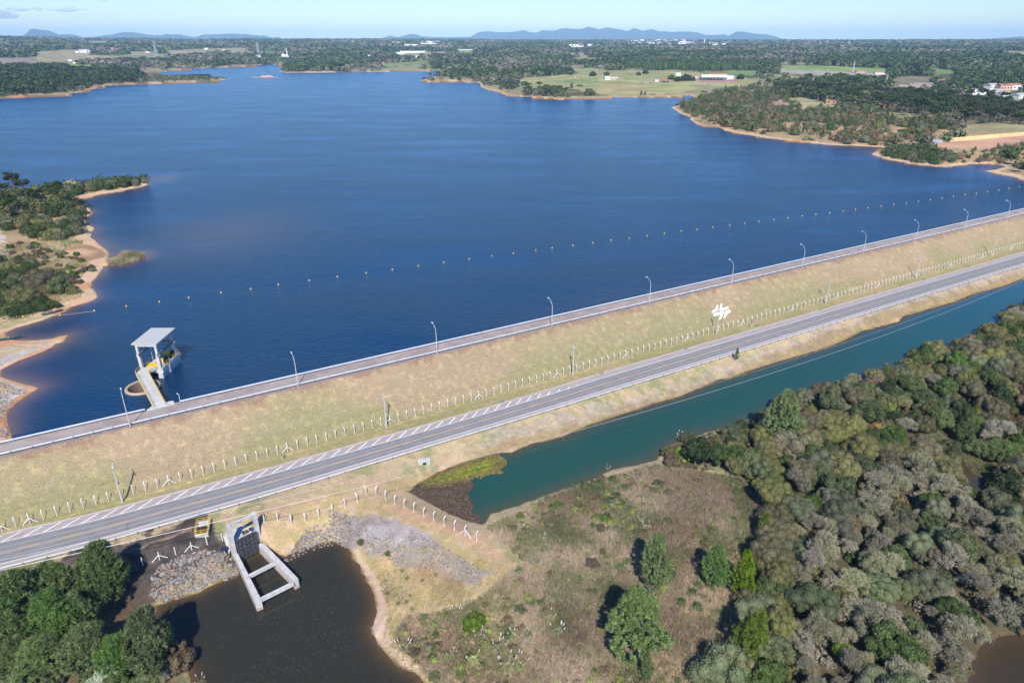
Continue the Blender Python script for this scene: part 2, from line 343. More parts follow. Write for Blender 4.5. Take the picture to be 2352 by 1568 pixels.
def foliage(name, c1, c2, c3=None, rnd=.35, transl=.22, rough=.6):
    """leaf colour from c1 to c2 by the leaf's own tint, each plant a little different"""
    m = bpy.data.materials.new(name); m.use_nodes = True; N = m.node_tree.nodes; L = m.node_tree.links
    N.remove(N['Principled BSDF']); out = N['Material Output']
    a = N.new('ShaderNodeAttribute'); a.attribute_name = 'tint'
    mx = N.new('ShaderNodeMix'); mx.data_type = 'RGBA'; mx.inputs[6].default_value = (*c1, 1); mx.inputs[7].default_value = (*c2, 1); L.new(a.outputs['Fac'], mx.inputs[0])
    oi = N.new('ShaderNodeObjectInfo'); hs = N.new('ShaderNodeHueSaturation')
    r1 = N.new('ShaderNodeMapRange'); r1.inputs[3].default_value = 1 - rnd; r1.inputs[4].default_value = 1 + rnd; L.new(oi.outputs['Random'], r1.inputs[0]); L.new(r1.outputs[0], hs.inputs['Value'])
    mu = N.new('ShaderNodeMath'); mu.operation = 'MULTIPLY'; mu.inputs[1].default_value = 7.31; L.new(oi.outputs['Random'], mu.inputs[0])
    fr = N.new('ShaderNodeMath'); fr.operation = 'FRACT'; L.new(mu.outputs[0], fr.inputs[0])
    r2 = N.new('ShaderNodeMapRange'); r2.inputs[3].default_value = .475; r2.inputs[4].default_value = .52; L.new(fr.outputs[0], r2.inputs[0]); L.new(r2.outputs[0], hs.inputs['Hue'])
    r3 = N.new('ShaderNodeMapRange'); r3.inputs[3].default_value = .8; r3.inputs[4].default_value = 1.15; L.new(fr.outputs[0], r3.inputs[0]); L.new(r3.outputs[0], hs.inputs['Saturation'])
    L.new(mx.outputs[2], hs.inputs['Color'])
    d = N.new('ShaderNodeBsdfDiffuse'); t = N.new('ShaderNodeBsdfTranslucent'); g = N.new('ShaderNodeBsdfGlossy'); g.inputs['Roughness'].default_value = rough
    g.inputs['Color'].default_value = (1, 1, 1, 1)
    L.new(hs.outputs[0], d.inputs[0]); L.new(hs.outputs[0], t.inputs[0])
    s1 = N.new('ShaderNodeMixShader'); s1.inputs[0].default_value = transl; L.new(d.outputs[0], s1.inputs[1]); L.new(t.outputs[0], s1.inputs[2])
    s2 = N.new('ShaderNodeMixShader'); s2.inputs[0].default_value = .018; L.new(s1.outputs[0], s2.inputs[1]); L.new(g.outputs[0], s2.inputs[2])
    L.new(s2.outputs[0], out.inputs[0]); return m
M = {}
M['concrete'] = mat('concrete', (.50, .49, .46), .85, noise=(.7, (.33, .32, .30), .45, .75), noise2=(8, (.56, .55, .52), .5, .8), bump=(6, .2, .02))
M['conc_light'] = mat('light concrete', (.55, .54, .50), .85, noise=(.9, (.38, .36, .33), .42, .72), noise2=(2.2, (.30, .27, .23), .55, .8), bump=(6, .2, .02))
M['conc_stain'] = mat('stained concrete', (.42, .30, .23), .9, noise=(.8, (.50, .42, .36), .35, .7))
M['white'] = mat('white paint', (.80, .79, .77), .6, noise=(1.7, (.58, .56, .52), .52, .85))
M['roadwhite'] = mat('road marking white', (.74, .73, .70), .7, noise=(2.5, (.45, .43, .41), .52, .8))
M['roadyellow'] = mat('road marking yellow', (.72, .40, .10), .7, noise=(2.5, (.42, .26, .12), .55, .8))
M['galv'] = mat('galvanised steel', (.70, .73, .76), .45, .15, noise=(1.2, (.58, .61, .64), .4, .7))
M['galv_dark'] = mat('weathered steel post', (.22, .27, .27), .6, .3)
M['yellow'] = mat('yellow paint', (.78, .50, .04), .5, noise=(3, (.55, .33, .05), .55, .8))
M['steel_dark'] = mat('dark painted steel', (.075, .08, .09), .5, .2, noise=(2, (.16, .14, .13), .5, .8))
M['black'] = mat('black machinery', (.02, .025, .025), .6)
M['roof_grey'] = mat('roof slab', (.44, .45, .42), .8, noise=(.45, (.42, .43, .41), .4, .7), noise2=(3, (.36, .34, .30), .64, .85))
M['bark'] = mat('bark', (.16, .12, .09), .95, noise=(2, (.27, .23, .19), .4, .7))
M['bark_pale'] = mat('pale bark', (.48, .43, .36), .95, noise=(2, (.30, .26, .21), .4, .7))
M['solar'] = mat('solar panel', (.02, .03, .06), .25)
M['rope'] = mat('rope', (.65, .63, .58), .9)
M['wire'] = mat('wire', (.42, .42, .42), .5, .3)
M['rustwire'] = mat('fence wire', (.30, .28, .26), .6, .2)
M['pink'] = mat('pink boom', (.62, .35, .27), .7, noise=(1.0, (.45, .25, .2), .4, .7))
M['rock'] = mat('rock', (.24, .235, .23), .9, noise=(.9, (.32, .26, .20), .4, .7), bump=(3, .5, .08))
M['buoy'] = mat('yellow buoy plastic', (.90, .62, .06), .35)

# ------------------------------------------------------------------ terrain sheet with its ground cover
def polar_grid(az0, az1, fine, r0, r1, kr, rmin):
    azs = [az0]
    while azs[-1] < az1:
        a = azs[-1]; azs.append(a + (fine if abs(a) < 41 else fine * 4))
    azs = np.radians(azs); rs = [r0]
    while rs[-1] < r1: rs.append(rs[-1] + max(rmin, rs[-1] ** 2 * kr, 0))
    rs = np.array(rs); A_, R_ = np.meshgrid(azs, rs)
    X = (R_ * np.sin(A_)).ravel(); Y = (R_ * np.cos(A_)).ravel(); nr, na = R_.shape
    i = np.arange((nr - 1) * (na - 1)); a = (i // (na - 1)) * na + i % (na - 1)
    return X, Y, np.stack([a, a + 1, a + na + 1, a + na], 1)[:, ::-1].copy(), nr, na
GX, GY, GF, _, _ = polar_grid(-62, 62, .12, 30, 14000, .95e-5, .28)
GZ = height(GX, GY)
gs, gn = toSN(GX, GY); GR = np.hypot(GX, GY)
dres = sdist(GX, GY, RES); dlag = sdist(GX, GY, LAGOON); dres = np.minimum(dres, dlag)
def mixc(c, new, m): m = np.clip(m, 0, 1)[:, None]; return c * (1 - m) + np.array(new)[None] * m
col = np.zeros((len(GX), 3))
n1 = fbm(GX, GY, 9, 4, 31); n2 = fbm(GX, GY, 32, 4, 32); n3 = fbm(GX, GY, 2.4, 3, 33)
nn1 = np.clip((n1 - .5) * 3.2 + .5, 0, 1); nn2 = np.clip((n2 - .5) * 3.4 + .5, 0, 1); nn3 = np.clip((n3 - .5) * 3 + .5, 0, 1)
# embankment grass
emb = mixc(np.tile([.32, .245, .15], (len(GX), 1)), (.255, .235, .115), smooth(.42, .75, nn2 * .6 + smooth(166, 152, gn) * .42 + (nn1 - .5) * .25) * .85)
emb = mixc(emb, (.40, .295, .19), nn1 * .45 * smooth(153, 163, gn)); emb = mixc(emb, (.30, .19, .11), smooth(.66, .92, n1 * .5 + n3 * .5 + smooth(160, 165, gn) * .2) * .6)
emb = mixc(emb, (.26, .17, .12), smooth(163.7, 164.6, gn + (nn3 - .5) * 1.4) * .8)
verge = mixc(np.tile([.37, .30, .15], (len(GX), 1)), (.28, .26, .115), nn1 * .8)
emb = np.where((gn < 151.5)[:, None], verge, emb)
emb = np.where((gn > 164.8)[:, None], np.array([.25, .20, .17])[None], emb)
# upstream banks: sand, dry grass, forest floor
sand = mixc(np.tile([.58, .41, .26], (len(GX), 1)), (.50, .25, .12), smooth(.5, .8, n2 + (n1 - .5) * .4))
dryg = mixc(mixc(np.tile([.40, .28, .16], (len(GX), 1)), (.20, .19, .075), nn1 * .7), (.47, .32, .20), nn3 * .4)
upc = np.where((dres < (3 + 5 * n2 + (nn1 - .5) * 3) * np.where(GR > 800, .6, 1))[:, None], sand, dryg)
upc = mixc(upc, (.17, .12, .07), smooth(.3, -1.2, dres))
WEST = (GX < -60) & (GR < 700)
farm = GR > 900
fl = mixc(np.tile([.085, .085, .04], (len(GX), 1)), (.20, .17, .09), smooth(.45, .7, n2))
upc = np.where((farm & (dres > 14 + 20 * (n1)))[:, None], fl, upc)
upc = np.where((farm & (dres > 20))[:, None], mixc(upc, (.27, .25, .13), smooth(.46, .38, fbm(GX, GY, 160, 3, 70)) * .9), upc)
upc = np.where((GR > 3200)[:, None], mixc(np.tile([.055, .065, .035], (len(GX), 1)), (.30, .27, .16), smooth(.56, .64, fbm(GX, GY, 420, 4, 40)) * .9), upc)
FIELDS = [  # traced outlines, colour
 ([(1180,184),(1230,179),(1290,172),(1360,168),(1450,163),(1560,163),(1700,175),(1740,186),(1700,198),(1620,200),(1560,214),(1480,218),(1380,218),(1330,207),(1240,197)], (.30,.29,.12)),
 ([(1270,186),(1330,182),(1375,180),(1372,189),(1320,190)], (.19,.25,.08)), ([(1310,160),(1370,158),(1420,170),(1340,172)], (.27,.26,.12)),
 ([(1380,196),(1460,196),(1500,206),(1440,213),(1370,208)], (.35,.30,.14)),
 ([(1600,167),(1740,163),(1740,173),(1650,176)], (.16,.23,.08)), ([(1600,183),(1690,184),(1700,192),(1610,190)], (.33,.20,.16)), ([(1712,196),(1760,204),(1750,213),(1706,210)], (.27,.27,.12)),
 ([(1786,149),(1870,151),(2039,157),(2035,166),(1960,165),(1840,161),(1788,157)], (.20,.27,.08)), ([(1788,157),(1900,163),(2030,168),(2030,175),(1900,175),(1790,168)], (.33,.31,.22)),
 ([(2144,158),(2199,161),(2199,172),(2140,171)], (.17,.24,.08)), ([(2145,181),(2190,180),(2188,186),(2145,186)], (.30,.26,.08)),
 ([(2100,190),(2150,190),(2145,201),(2060,203),(2070,196)], (.40,.30,.24)), ([(2060,176),(2140,176),(2140,190),(2040,190)], (.20,.18,.11)),
 ([(85,118),(165,117),(170,124),(250,127),(390,127),(380,133),(250,134),(150,140),(100,148),(60,152),(50,146),(80,132)], (.30,.26,.15)),
 ([(250,125),(310,126),(400,127),(400,130),(250,130)], (.18,.23,.09)), ([(150,150),(212,148),(208,158),(160,158)], (.20,.25,.08)), ([(90,140),(160,138),(150,146),(90,148)], (.26,.25,.11)),
 ([(0,132),(80,132),(90,142),(40,150),(0,150)], (.24,.20,.15)), ([(870,147),(930,143),(990,138),(993,143),(950,150),(890,154)], (.19,.25,.08)),
 ([(1045,115),(1095,118),(1090,123),(1050,120)], (.22,.26,.09)), ([(1180,116),(1215,116),(1222,119),(1185,119)], (.22,.26,.09)), ([(1330,129),(1365,132),(1360,138),(1335,135)], (.42,.31,.22)),
 ([(1308,131),(1370,133),(1385,138),(1320,138)], (.22,.23,.11)), ([(200,99),(244,100),(240,102),(200,102)], (.36,.28,.18)), ([(240,109),(266,109),(262,112),(240,112)], (.36,.28,.18)), ([(400,118),(445,119),(440,121),(405,121)], (.36,.28,.18)),
 ([(603,119),(640,119),(640,122),(603,122)], (.2,.25,.09)), ([(905,98),(925,98),(925,101),(905,101)], (.4,.36,.3)), ([(1765,230),(1800,226),(1850,236),(1905,243),(1900,250),(1800,252),(1766,245)], (.42,.25,.17)),
 ([(1800,226),(1850,224),(1880,232),(1930,244),(1925,254),(1850,250),(1800,236)], (.33,.30,.14)), ([(2050,262),(2100,262),(2160,280),(2150,292),(2060,278)], (.31,.28,.13)), ([(2200,290),(2352,284),(2500,286),(2500,312),(2352,308),(2230,302)], (.30,.27,.13)),
 ([(2120,333),(2200,322),(2352,312),(2500,300),(2500,360),(2352,345),(2250,340),(2150,341)], (.47,.28,.18)),
 ([(0,520),(12,530),(12,548),(-40,560),(-40,510)], (.55,.47,.42)), ([(-40,545),(8,551),(19,572),(14,588),(-10,600),(-60,600)], (.55,.47,.42)),
 ([(0,735),(60,728),(120,722),(90,736),(40,750),(0,757)], (.33,.28,.15)), ([(-10,800),(30,792),(80,789),(112,784),(98,803),(45,822),(-10,846)], (.38,.30,.19)), ([(20,815),(80,800),(118,788),(110,797),(60,818),(0,846),(-10,835)], (.36,.32,.29)), ([(0,870),(30,876),(55,890),(40,920),(10,940),(-60,960),(-60,868)], (.40,.36,.34)), ([(-60,875),(10,878),(34,890),(20,903),(-60,915)], (.42,.31,.18))]
def world_poly(pts, m=6):
    q = np.array(pts, float); q2 = np.vstack([q, q[:1]]); out = []
    for i in range(len(q)):
        for t in np.linspace(0, 1, m, endpoint=False): out.append(q2[i] * (1 - t) + q2[i + 1] * t)
    h = hit([p[0] for p in out], [p[1] for p in out]); return h[:, :2]
FW = [(world_poly(p, 2), c) for p, c in FIELDS]
wob = (n1 - .5) * 6
for poly, c in FW:
    m = inside((GX + wob * np.minimum(1, GR / 900)).astype(np.float32), (GY + wob * GR / 500).astype(np.float32), poly) & (dres > 1.5)
    cc = np.array(c)[None] * (0.84 + .32 * nn2[:, None]); upc[m] = cc[m]
upc = np.where((sdist(GX, GY, SANDFLAT) < 0)[:, None], np.array([.44, .28, .16])[None] * (0.7 + .5 * nn1[:, None]), upc)
# downstream valley
mead = mixc(np.tile([.42, .325, .195], (len(GX), 1)), (.25, .255, .12), smooth(.30, .9, nn1 * .5 + nn3 * .5)); mead = mixc(mead, (.50, .37, .24), smooth(.6, 1.0, nn2 * .6 + nn3 * .5) * .7)
dn = mead.copy()
def zone(px, colour, z=-9.5, wobble=2.0, fade=1.2, amt=1.0, c2=None):
    global dn
    poly = PP(px, z); d = sdist(GX + (nn1 - .5) * wobble, GY + (nn3 - .5) * wobble, poly)
    c = np.tile(np.array(colour), (len(GX), 1))
    if c2: c = mixc(c, c2, nn3 * .8)
    m = (smooth(fade, -fade, d) * amt)[:, None]; dn = dn * (1 - m) + c * m
zone([(560,1195),(760,1130),(960,1080),(1176,1010),(1400,945),(1600,880),(1900,770),(2352,620),(2352,645),(1934,790),(1563,915),(1300,1008),(1180,1045),(1010,1090),(950,1135),(1100,1225),(1200,1300),(1150,1340),(1000,1400),(1100,1600),(1000,1700),(880,1500),(850,1400),(780,1250),(640,1290),(560,1300)], (.46,.33,.20), -9, 3, 1.5, 1, (.36,.29,.13))
zone([(1060,1030),(1250,975),(1500,905),(1800,800),(2100,690),(2352,608),(2352,630),(2100,715),(1800,826),(1500,925),(1250,1002),(1120,1032)], (.36,.315,.28), -9.3, 3, 1, .6, (.36,.28,.20))
zone([(1050,1045),(1176,1018),(1400,950),(1600,885),(1900,775),(2100,705),(2352,630),(2352,645),(2100,722),(1934,787),(1600,898),(1400,963),(1233,1020),(1150,1042)], (.26,.17,.09), -10.2, 2, .8, .75, (.33,.26,.10))
zone([(780,1180),(870,1195),(960,1230),(1120,1312),(1150,1330),(1090,1345),(960,1290),(900,1275),(830,1235),(770,1232)], (.33,.30,.295), -10, 2, .8, .95, (.26,.225,.20))
zone([(940,1285),(1010,1300),(1080,1345),(1050,1372),(990,1350),(945,1320)], (.27,.15,.09), -11, 2, 1.5, .8, (.36,.25,.14))
zone([(880,1150),(1000,1185),(1140,1245),(1200,1300),(1180,1305),(1120,1262),(980,1205),(880,1165)], (.52,.33,.20), -8.8, 1.5, .8, .8)
zone([(120,1320),(170,1290),(300,1250),(440,1200),(480,1200),(520,1235),(545,1260),(520,1280),(440,1300),(360,1330),(300,1380),(150,1400)], (.035,.032,.034), -9.4, 3, .6, .95, (.10,.08,.07))
zone([(150,1300),(260,1275),(440,1213),(438,1219),(300,1262),(160,1306)], (.36,.25,.18), -8, .8, .5, .9)
zone([(520,1285),(545,1300),(560,1320),(470,1350),(400,1370),(350,1400),(330,1395),(380,1350),(450,1315)], (.42,.31,.19), -12, 2, .6, 1, (.27,.24,.10))
zone([(640,1265),(700,1240),(770,1205),(800,1210),(800,1240),(760,1246),(690,1262),(655,1278)], (.40,.33,.22), -12, 2, .6, .9)
zone([(848,1440),(862,1415),(868,1380),(856,1345),(835,1300),(812,1262),(825,1262),(852,1300),(872,1345),(884,1385),(882,1420),(895,1460),(930,1510),(975,1540),(965,1550),(915,1520),(870,1475)], (.52,.38,.27), -12.6, 1, .6, .9)
zone([(880,1420),(895,1410),(880,1450),(870,1470),(858,1460)], (.60,.45,.33), -12.4, .6, .4, 1)
zone([(2090,1000),(2140,990),(2230,1020),(2300,1090),(2352,1130),(2400,1150),(2352,1200),(2200,1100),(2150,1060)], (.20,.22,.075), -11, 3, 2, .9, (.40,.28,.16))
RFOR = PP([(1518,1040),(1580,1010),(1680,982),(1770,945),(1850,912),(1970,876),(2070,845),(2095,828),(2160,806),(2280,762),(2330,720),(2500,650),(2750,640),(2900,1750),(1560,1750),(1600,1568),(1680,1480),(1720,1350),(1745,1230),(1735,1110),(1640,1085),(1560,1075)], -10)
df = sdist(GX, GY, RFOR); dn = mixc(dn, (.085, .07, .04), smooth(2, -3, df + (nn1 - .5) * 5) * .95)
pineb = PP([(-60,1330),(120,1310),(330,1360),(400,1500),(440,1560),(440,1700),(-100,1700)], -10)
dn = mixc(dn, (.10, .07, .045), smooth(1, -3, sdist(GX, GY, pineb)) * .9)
for poly, wl in WAT2:
    d = sdist(GX, GY, poly); dn = mixc(dn, (.13, .085, .05), smooth(.6, -.4, d))
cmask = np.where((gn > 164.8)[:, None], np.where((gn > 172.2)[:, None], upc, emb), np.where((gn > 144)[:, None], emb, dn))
rocky = (gn > 171.6) & (gn < 176) & (dres < 3); cmask[rocky] = np.array([.30, .27, .25])[None] * (.6 + .8 * nn3[rocky, None])
stroad = (gn <= 144) & (gn > 133); 
cmask = np.clip(cmask, .01, .9)
M['ground'] = mat('ground', (1, 1, 1), .95, attr='cover', noise=(2.6, (.10, .09, .07), .50, .80, 'SOFT_LIGHT'), noise2=(.55, (.80, .74, .66), .50, .70, 'SOFT_LIGHT'), bump=(3.5, .9, .16), spec=.1)
tag(link('ground', mesh('ground', np.stack([GX, GY, GZ], 1), GF, [M['ground']], {'cover': cmask}, True)), 'ground of dry grass, banks and fields around the reservoir', None, None, 'structure')
wz = GZ.max()

# far ground beyond the mountains' foot
def ridge_mesh():
    pk = [(-700,84),(-500,78),(-300,84),(-100,80),(0,84),(20,85),(48,86),(62,76),(68,69),(75,66.5),(84,66.5),(92,69),(105,70),(120,74),(135,80),(150,79),(165,79.5),(180,83),(195,87),(210,85.5),(230,83),(255,80),(265,77),(285,75),(302,74),(315,76),(335,80),(350,81),(370,81),(385,79),(395,81),(405,78.5),(415,79.5),(430,83),(445,86),(465,80.5),(480,80),(500,79),(530,77.5),(560,78.5),(588,82),(609,82.5),(625,87),(640,86),(653,91),(688,89),(718,90),(753,88),(773,90),(838,89.5),(878,88),(893,82.5),(915,85.5),(948,78),(970,84),(1013,86),(1080,85),(1098,75),(1115,72.5),(1138,75),(1175,74),(1190,72),(1203,70),(1216,74),(1231,76),(1248,70),(1271,71),(1296,65),(1326,68),(1340,66),(1353,62.5),(1376,67.5),(1393,64),(1416,67),(1441,72.5),(1456,65.5),(1478,72),(1498,67.5),(1513,73),(1551,74),(1583,73),(1601,75),(1621,81),(1645,81),(1663,79),(1673,82.5),(1693,73),(1711,73),(1726,77.5),(1763,79.5),(1780,84),(1799,91),(1834,90.5),(1889,94),(2014,93),(2126,90),(2214,91),(2260,90),(2301,87.5),(2344,84.5),(2380,88),(2600,86),(2900,88)]
    xs = np.arange(-700, 2900, 3.0); ys = np.interp(xs, [p[0] for p in pk], [p[1] for p in pk]); ys += (vnoise(xs, xs * 0, 9, 2) - .5) * 1.0
    dx, dy, dz = ray(xs, ys); hr = np.hypot(dx, dy); ux, uy = dx / hr, dy / hr
    R0 = 24000.0; top = CH + dz / hr * R0; rows = np.linspace(0, 1, 26); V = []
    for t in rows:
        r = 19500 + 8000 * t
        prof = math.sin(min(1, t / .5625) * math.pi / 2) ** 1.35 if t <= .5625 else max(0, 1 - (t - .5625) / .4375) ** 1.2
        rr = r + (fbm(xs, xs * 0 + r * .01, 30, 2, 7) - .5) * 900 * (1 if t != 0 else 0)
        base = 75.0; gul = (fbm(xs * 3.1, xs * 0 + r * .03, 40, 4, 8) - .5) * 2 * .42 * prof * (1 - abs(prof) ** 6) 
        z = base - 60 * (t == 0) - 60 * (t == 1) + (top - base) * np.clip(prof + gul, 0, 1.0)
        V.append(np.stack([ux * rr, uy * rr, z], 1))
    na = len(xs); V = np.concatenate(V); i = np.arange(25 * (na - 1)); a = (i // (na - 1)) * na + i % (na - 1)
    return V, np.stack([a, a + 1, a + na + 1, a + na], 1)[:, ::-1].copy()
Vr, Fr = ridge_mesh(); M['hill'] = mat('forested mountain', (.035, .05, .03), 1, noise=(.0012, (.09, .085, .05), .5, .7), noise2=(.006, (.025, .035, .02), .4, .6), spec=0)
tag(link('mountains', mesh('mountains', Vr, Fr, [M['hill']], None, True)), None, None, None, 'structure')
b = MB(); ang = np.radians(np.linspace(-62, 62, 40)); 
b.add([(13600 * math.sin(a), 13600 * math.cos(a), 62) for a in ang] + [(60000 * math.sin(a), 60000 * math.cos(a), 55) for a in ang], [(i + 1, i, 40 + i, 41 + i) for i in range(39)])
tag(b.build('plain', M['hill']), None, None, None, 'structure')

# ------------------------------------------------------------------ water
def water_mat(name, deep, shal, rough, wave, wscale, bstr, stretch=(1, 1, 1), ior=1.33, tint=(1, 1, 1)):
    m = bpy.data.materials.new(name); m.use_nodes = True; N = m.node_tree.nodes; L = m.node_tree.links; b = N['Principled BSDF']
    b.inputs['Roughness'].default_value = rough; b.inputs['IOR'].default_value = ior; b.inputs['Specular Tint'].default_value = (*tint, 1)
    a = N.new('ShaderNodeAttribute'); a.attribute_name = 'silt'; mx = N.new('ShaderNodeMix'); mx.data_type = 'RGBA'
    mx.inputs[6].default_value = (*deep, 1); mx.inputs[7].default_value = (*shal, 1); L.new(a.outputs['Fac'], mx.inputs[0]); L.new(mx.outputs[2], b.inputs['Base Color'])
    tc = N.new('ShaderNodeTexCoord'); mp = N.new('ShaderNodeMapping'); mp.inputs['Scale'].default_value = stretch; L.new(tc.outputs['Object'], mp.inputs[0])
    t1 = N.new('ShaderNodeTexNoise'); t1.inputs['Scale'].default_value = wscale; t1.inputs['Detail'].default_value = 4; t1.inputs['Roughness'].default_value = .55; L.new(mp.outputs[0], t1.inputs['Vector'])
    t2 = N.new('ShaderNodeTexNoise'); t2.inputs['Scale'].default_value = .02; t2.inputs['Detail'].default_value = 4; L.new(mp.outputs[0], t2.inputs['Vector'])
    mr = N.new('ShaderNodeMapRange'); mr.inputs[1].default_value = .35; mr.inputs[2].default_value = .65; mr.inputs[3].default_value = .4; mr.inputs[4].default_value = 1.4; L.new(t2.outputs['Fac'], mr.inputs[0])
    mm = N.new('ShaderNodeMath'); mm.operation = 'MULTIPLY'; L.new(t1.outputs['Fac'], mm.inputs[0]); L.new(mr.outputs[0], mm.inputs[1])
    bp = N.new('ShaderNodeBump'); bp.inputs['Strength'].default_value = bstr; bp.inputs['Distance'].default_value = wave; L.new(mm.outputs[0], bp.inputs['Height']); L.new(bp.outputs[0], b.inputs['Normal'])
    return m
M['lake'] = water_mat('reservoir water', (.003, .028, .076), (.19, .12, .085), .21, .60, .8, 1.0, (.5, 1.5, 1), tint=(.12, .76, 1.0))  # specular tint paints the lake's sky reflection a deeper blue
M['canal'] = water_mat('teal canal water', (.016, .070, .052), (.075, .07, .04), .07, .02, .9, .5, tint=(.6, .85, 1))
M['pond'] = water_mat('dark pond water', (.030, .029, .020), (.12, .07, .03), .05, .015, 1.0, .5, tint=(.8, .8, .8))
M['stream'] = water_mat('brown stream water', (.045, .034, .019), (.075, .052, .03), .1, .02, 1.0, .4)
WX, WY, WF, _, _ = polar_grid(-62, 62, .3, 110, 4600, 4.5e-5, 1.1)
dw = np.minimum(sdist(WX, WY, RES), sdist(WX, WY, LAGOON)); rd = np.hypot(WX - RINGC[0], WY - RINGC[1])
snp = (rd > 3.0) & (rd < 4.9); k = 4.05 / np.maximum(rd, .1); WX = np.where(snp, RINGC[0] + (WX - RINGC[0]) * k, WX); WY = np.where(snp, RINGC[1] + (WY - RINGC[1]) * k, WY)
okv = (dw < 2.5 + np.hypot(WX, WY) * .004) & (rd > 3.0); ws_, wn_ = toSN(WX, WY); okv &= (wn_ > 168.5)
okf = okv[WF].all(1); WF = WF[okf]
used = np.unique(WF); remap = np.zeros(len(WX), int); remap[used] = np.arange(len(used)); WX, WY, dw = WX[used], WY[used], dw[used]; WF = remap[WF]
silt = np.exp(-np.clip(-dw, 0, None) / (1.2 + 4.5 * vnoise(WX, WY, 60, 3) ** 1.5)) * .95 * np.clip(1.2 - np.hypot(WX, WY) / 1400, .25, 1); silt = np.where(wn_[used] < 180, silt * .1, silt)
for (cx, cy, ra, rb, am) in ((520, 535, 34, 42, .26), (372, 411, 10, 16, .5), (300, 560, 10, 16, .2)):
    q = P(cx, cy, 0); silt = np.maximum(silt, am * np.exp(-(((WX - q[0]) / ra) ** 2 + ((WY - q[1]) / rb) ** 2)))
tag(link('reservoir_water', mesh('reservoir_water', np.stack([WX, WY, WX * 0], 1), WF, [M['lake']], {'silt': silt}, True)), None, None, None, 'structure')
def sheet(name, poly, z, m, pad=1.2, step=1.6, fall=1.6, jit=0):
    x0, y0 = poly.min(0) - pad; x1, y1 = poly.max(0) + pad; nx, ny = int((x1 - x0) / step) + 2, int((y1 - y0) / step) + 2
    X, Y = np.meshgrid(x0 + np.arange(nx) * step, y0 + np.arange(ny) * step); X, Y = X.ravel(), Y.ravel()
    d = sdist(X, Y, poly); i = np.arange((ny - 1) * (nx - 1)); a = (i // (nx - 1)) * nx + i % (nx - 1); F = np.stack([a, a + 1, a + nx + 1, a + nx], 1)
    F = F[(d < pad + step)[F].all(1)]
    us = np.unique(F); rm = np.zeros(len(X), int); rm[us] = np.arange(len(us))
    si = np.exp(-np.clip(-d[us], 0, None) / fall)
    tag(link(name, mesh(name, np.stack([X[us], Y[us], X[us] * 0 + z], 1), rm[F], [m], {'silt': si}, True)), None, None, None, 'structure')
sheet('canal_water', CAN, CANZ, M['canal'], fall=2.2); sheet('pond_water', POND, PONZ, M['pond'], step=1.0, fall=1.1)
sheet('stream_water', STREAM, STZ, M['stream']); sheet('stream_water', STREAM2, STZ, M['stream'])

# ------------------------------------------------------------------ roads
M['asphalt'] = mat('asphalt', (.265, .26, .255), .9, noise=(.25, (.30, .295, .285), .4, .7), noise2=(5, (.19, .19, .185), .5, .8), spec=.2)
M['track'] = mat('worn asphalt', (.205, .20, .20), .85, noise=(.4, (.265, .26, .25), .4, .7), noise2=(6, (.17, .17, .175), .5, .8), spec=.2)
M['shoulder'] = mat('old reddish asphalt shoulder', (.37, .31, .285), .95, noise=(.3, (.43, .37, .34), .4, .7), noise2=(4, (.22, .18, .17), .5, .8), spec=.1)
M['crest'] = mat('crest pavement', (.29, .24, .215), .95, noise=(.22, (.38, .32, .285), .42, .62), noise2=(1.6, (.19, .16, .15), .55, .75), spec=.1)
M['dirt'] = mat('bare dirt edge', (.40, .29, .20), .95, noise=(1, (.26, .19, .13), .4, .7))
def inter(p, q, t, m):                                 # blend of two polylines of different sampling
    a = resample(p, 1); b = resample(q, 1); n_ = m
    fa = np.stack([np.interp(np.linspace(0, 1, n_), np.linspace(0, 1, len(a)), a[:, k]) for k in (0, 1)], 1)
    fb = np.stack([np.interp(np.linspace(0, 1, n_), np.linspace(0, 1, len(b)), b[:, k]) for k in (0, 1)], 1)
    return fa * (1 - t) + fb * t
def near_on(p, q):                                     # for each point of p the nearest point of q
    return np.array([q[np.argmin(((q - a) ** 2).sum(1))] for a in p])
W1f = resample(W1, .5); W2n = near_on(W2, W1f); RZ = -7.50
outer = []
for a in W2n:
    s_, n_ = toSN(a[0], a[1]); outer.append(2.9 if s_ < 60 else 2.9)
t_ = np.gradient(W2n, axis=0); t_ /= np.linalg.norm(t_, axis=1)[:, None]; nv = np.stack([-t_[:, 1], t_[:, 0]], 1)
ou = W2n + nv * 2.7; lo = W2 - nv * 1.5
ctr = W2 * .5 + W2n * .5
road = ribbon(ou, lo, RZ - .012); tag(road.build('road', M['shoulder']), None, None, None, 'structure')
tag(ribbon(W2n + nv * .05, W2 - nv * .05, RZ).build('road_lanes', M['asphalt']), None, None, None, 'structure')
wd = W2n - W2
for f0, f1 in ((.07, .20), (.29, .42), (.58, .71), (.80, .93)):
    tag(ribbon(W2 + wd * f1, W2 + wd * f0, RZ + .006).build('road_wheel_track', M['track']), None, None, None, 'structure')
mk = MB(); MZ = RZ + .014
ribbon(W2n + nv * .12, W2n - nv * .08, MZ, mk); ribbon(W2 + nv * .08, W2 - nv * .12, MZ, mk)
wf = resample(W2n, .25)
sN = toSN(wf[:, 0], wf[:, 1])[0]
tf = np.gradient(wf, axis=0); tf /= np.linalg.norm(tf, axis=1)[:, None]; nf = np.stack([-tf[:, 1], tf[:, 0]], 1)
s0 = -42.0; SEND = toSN(*P(1372, 873, -7.5))[0]
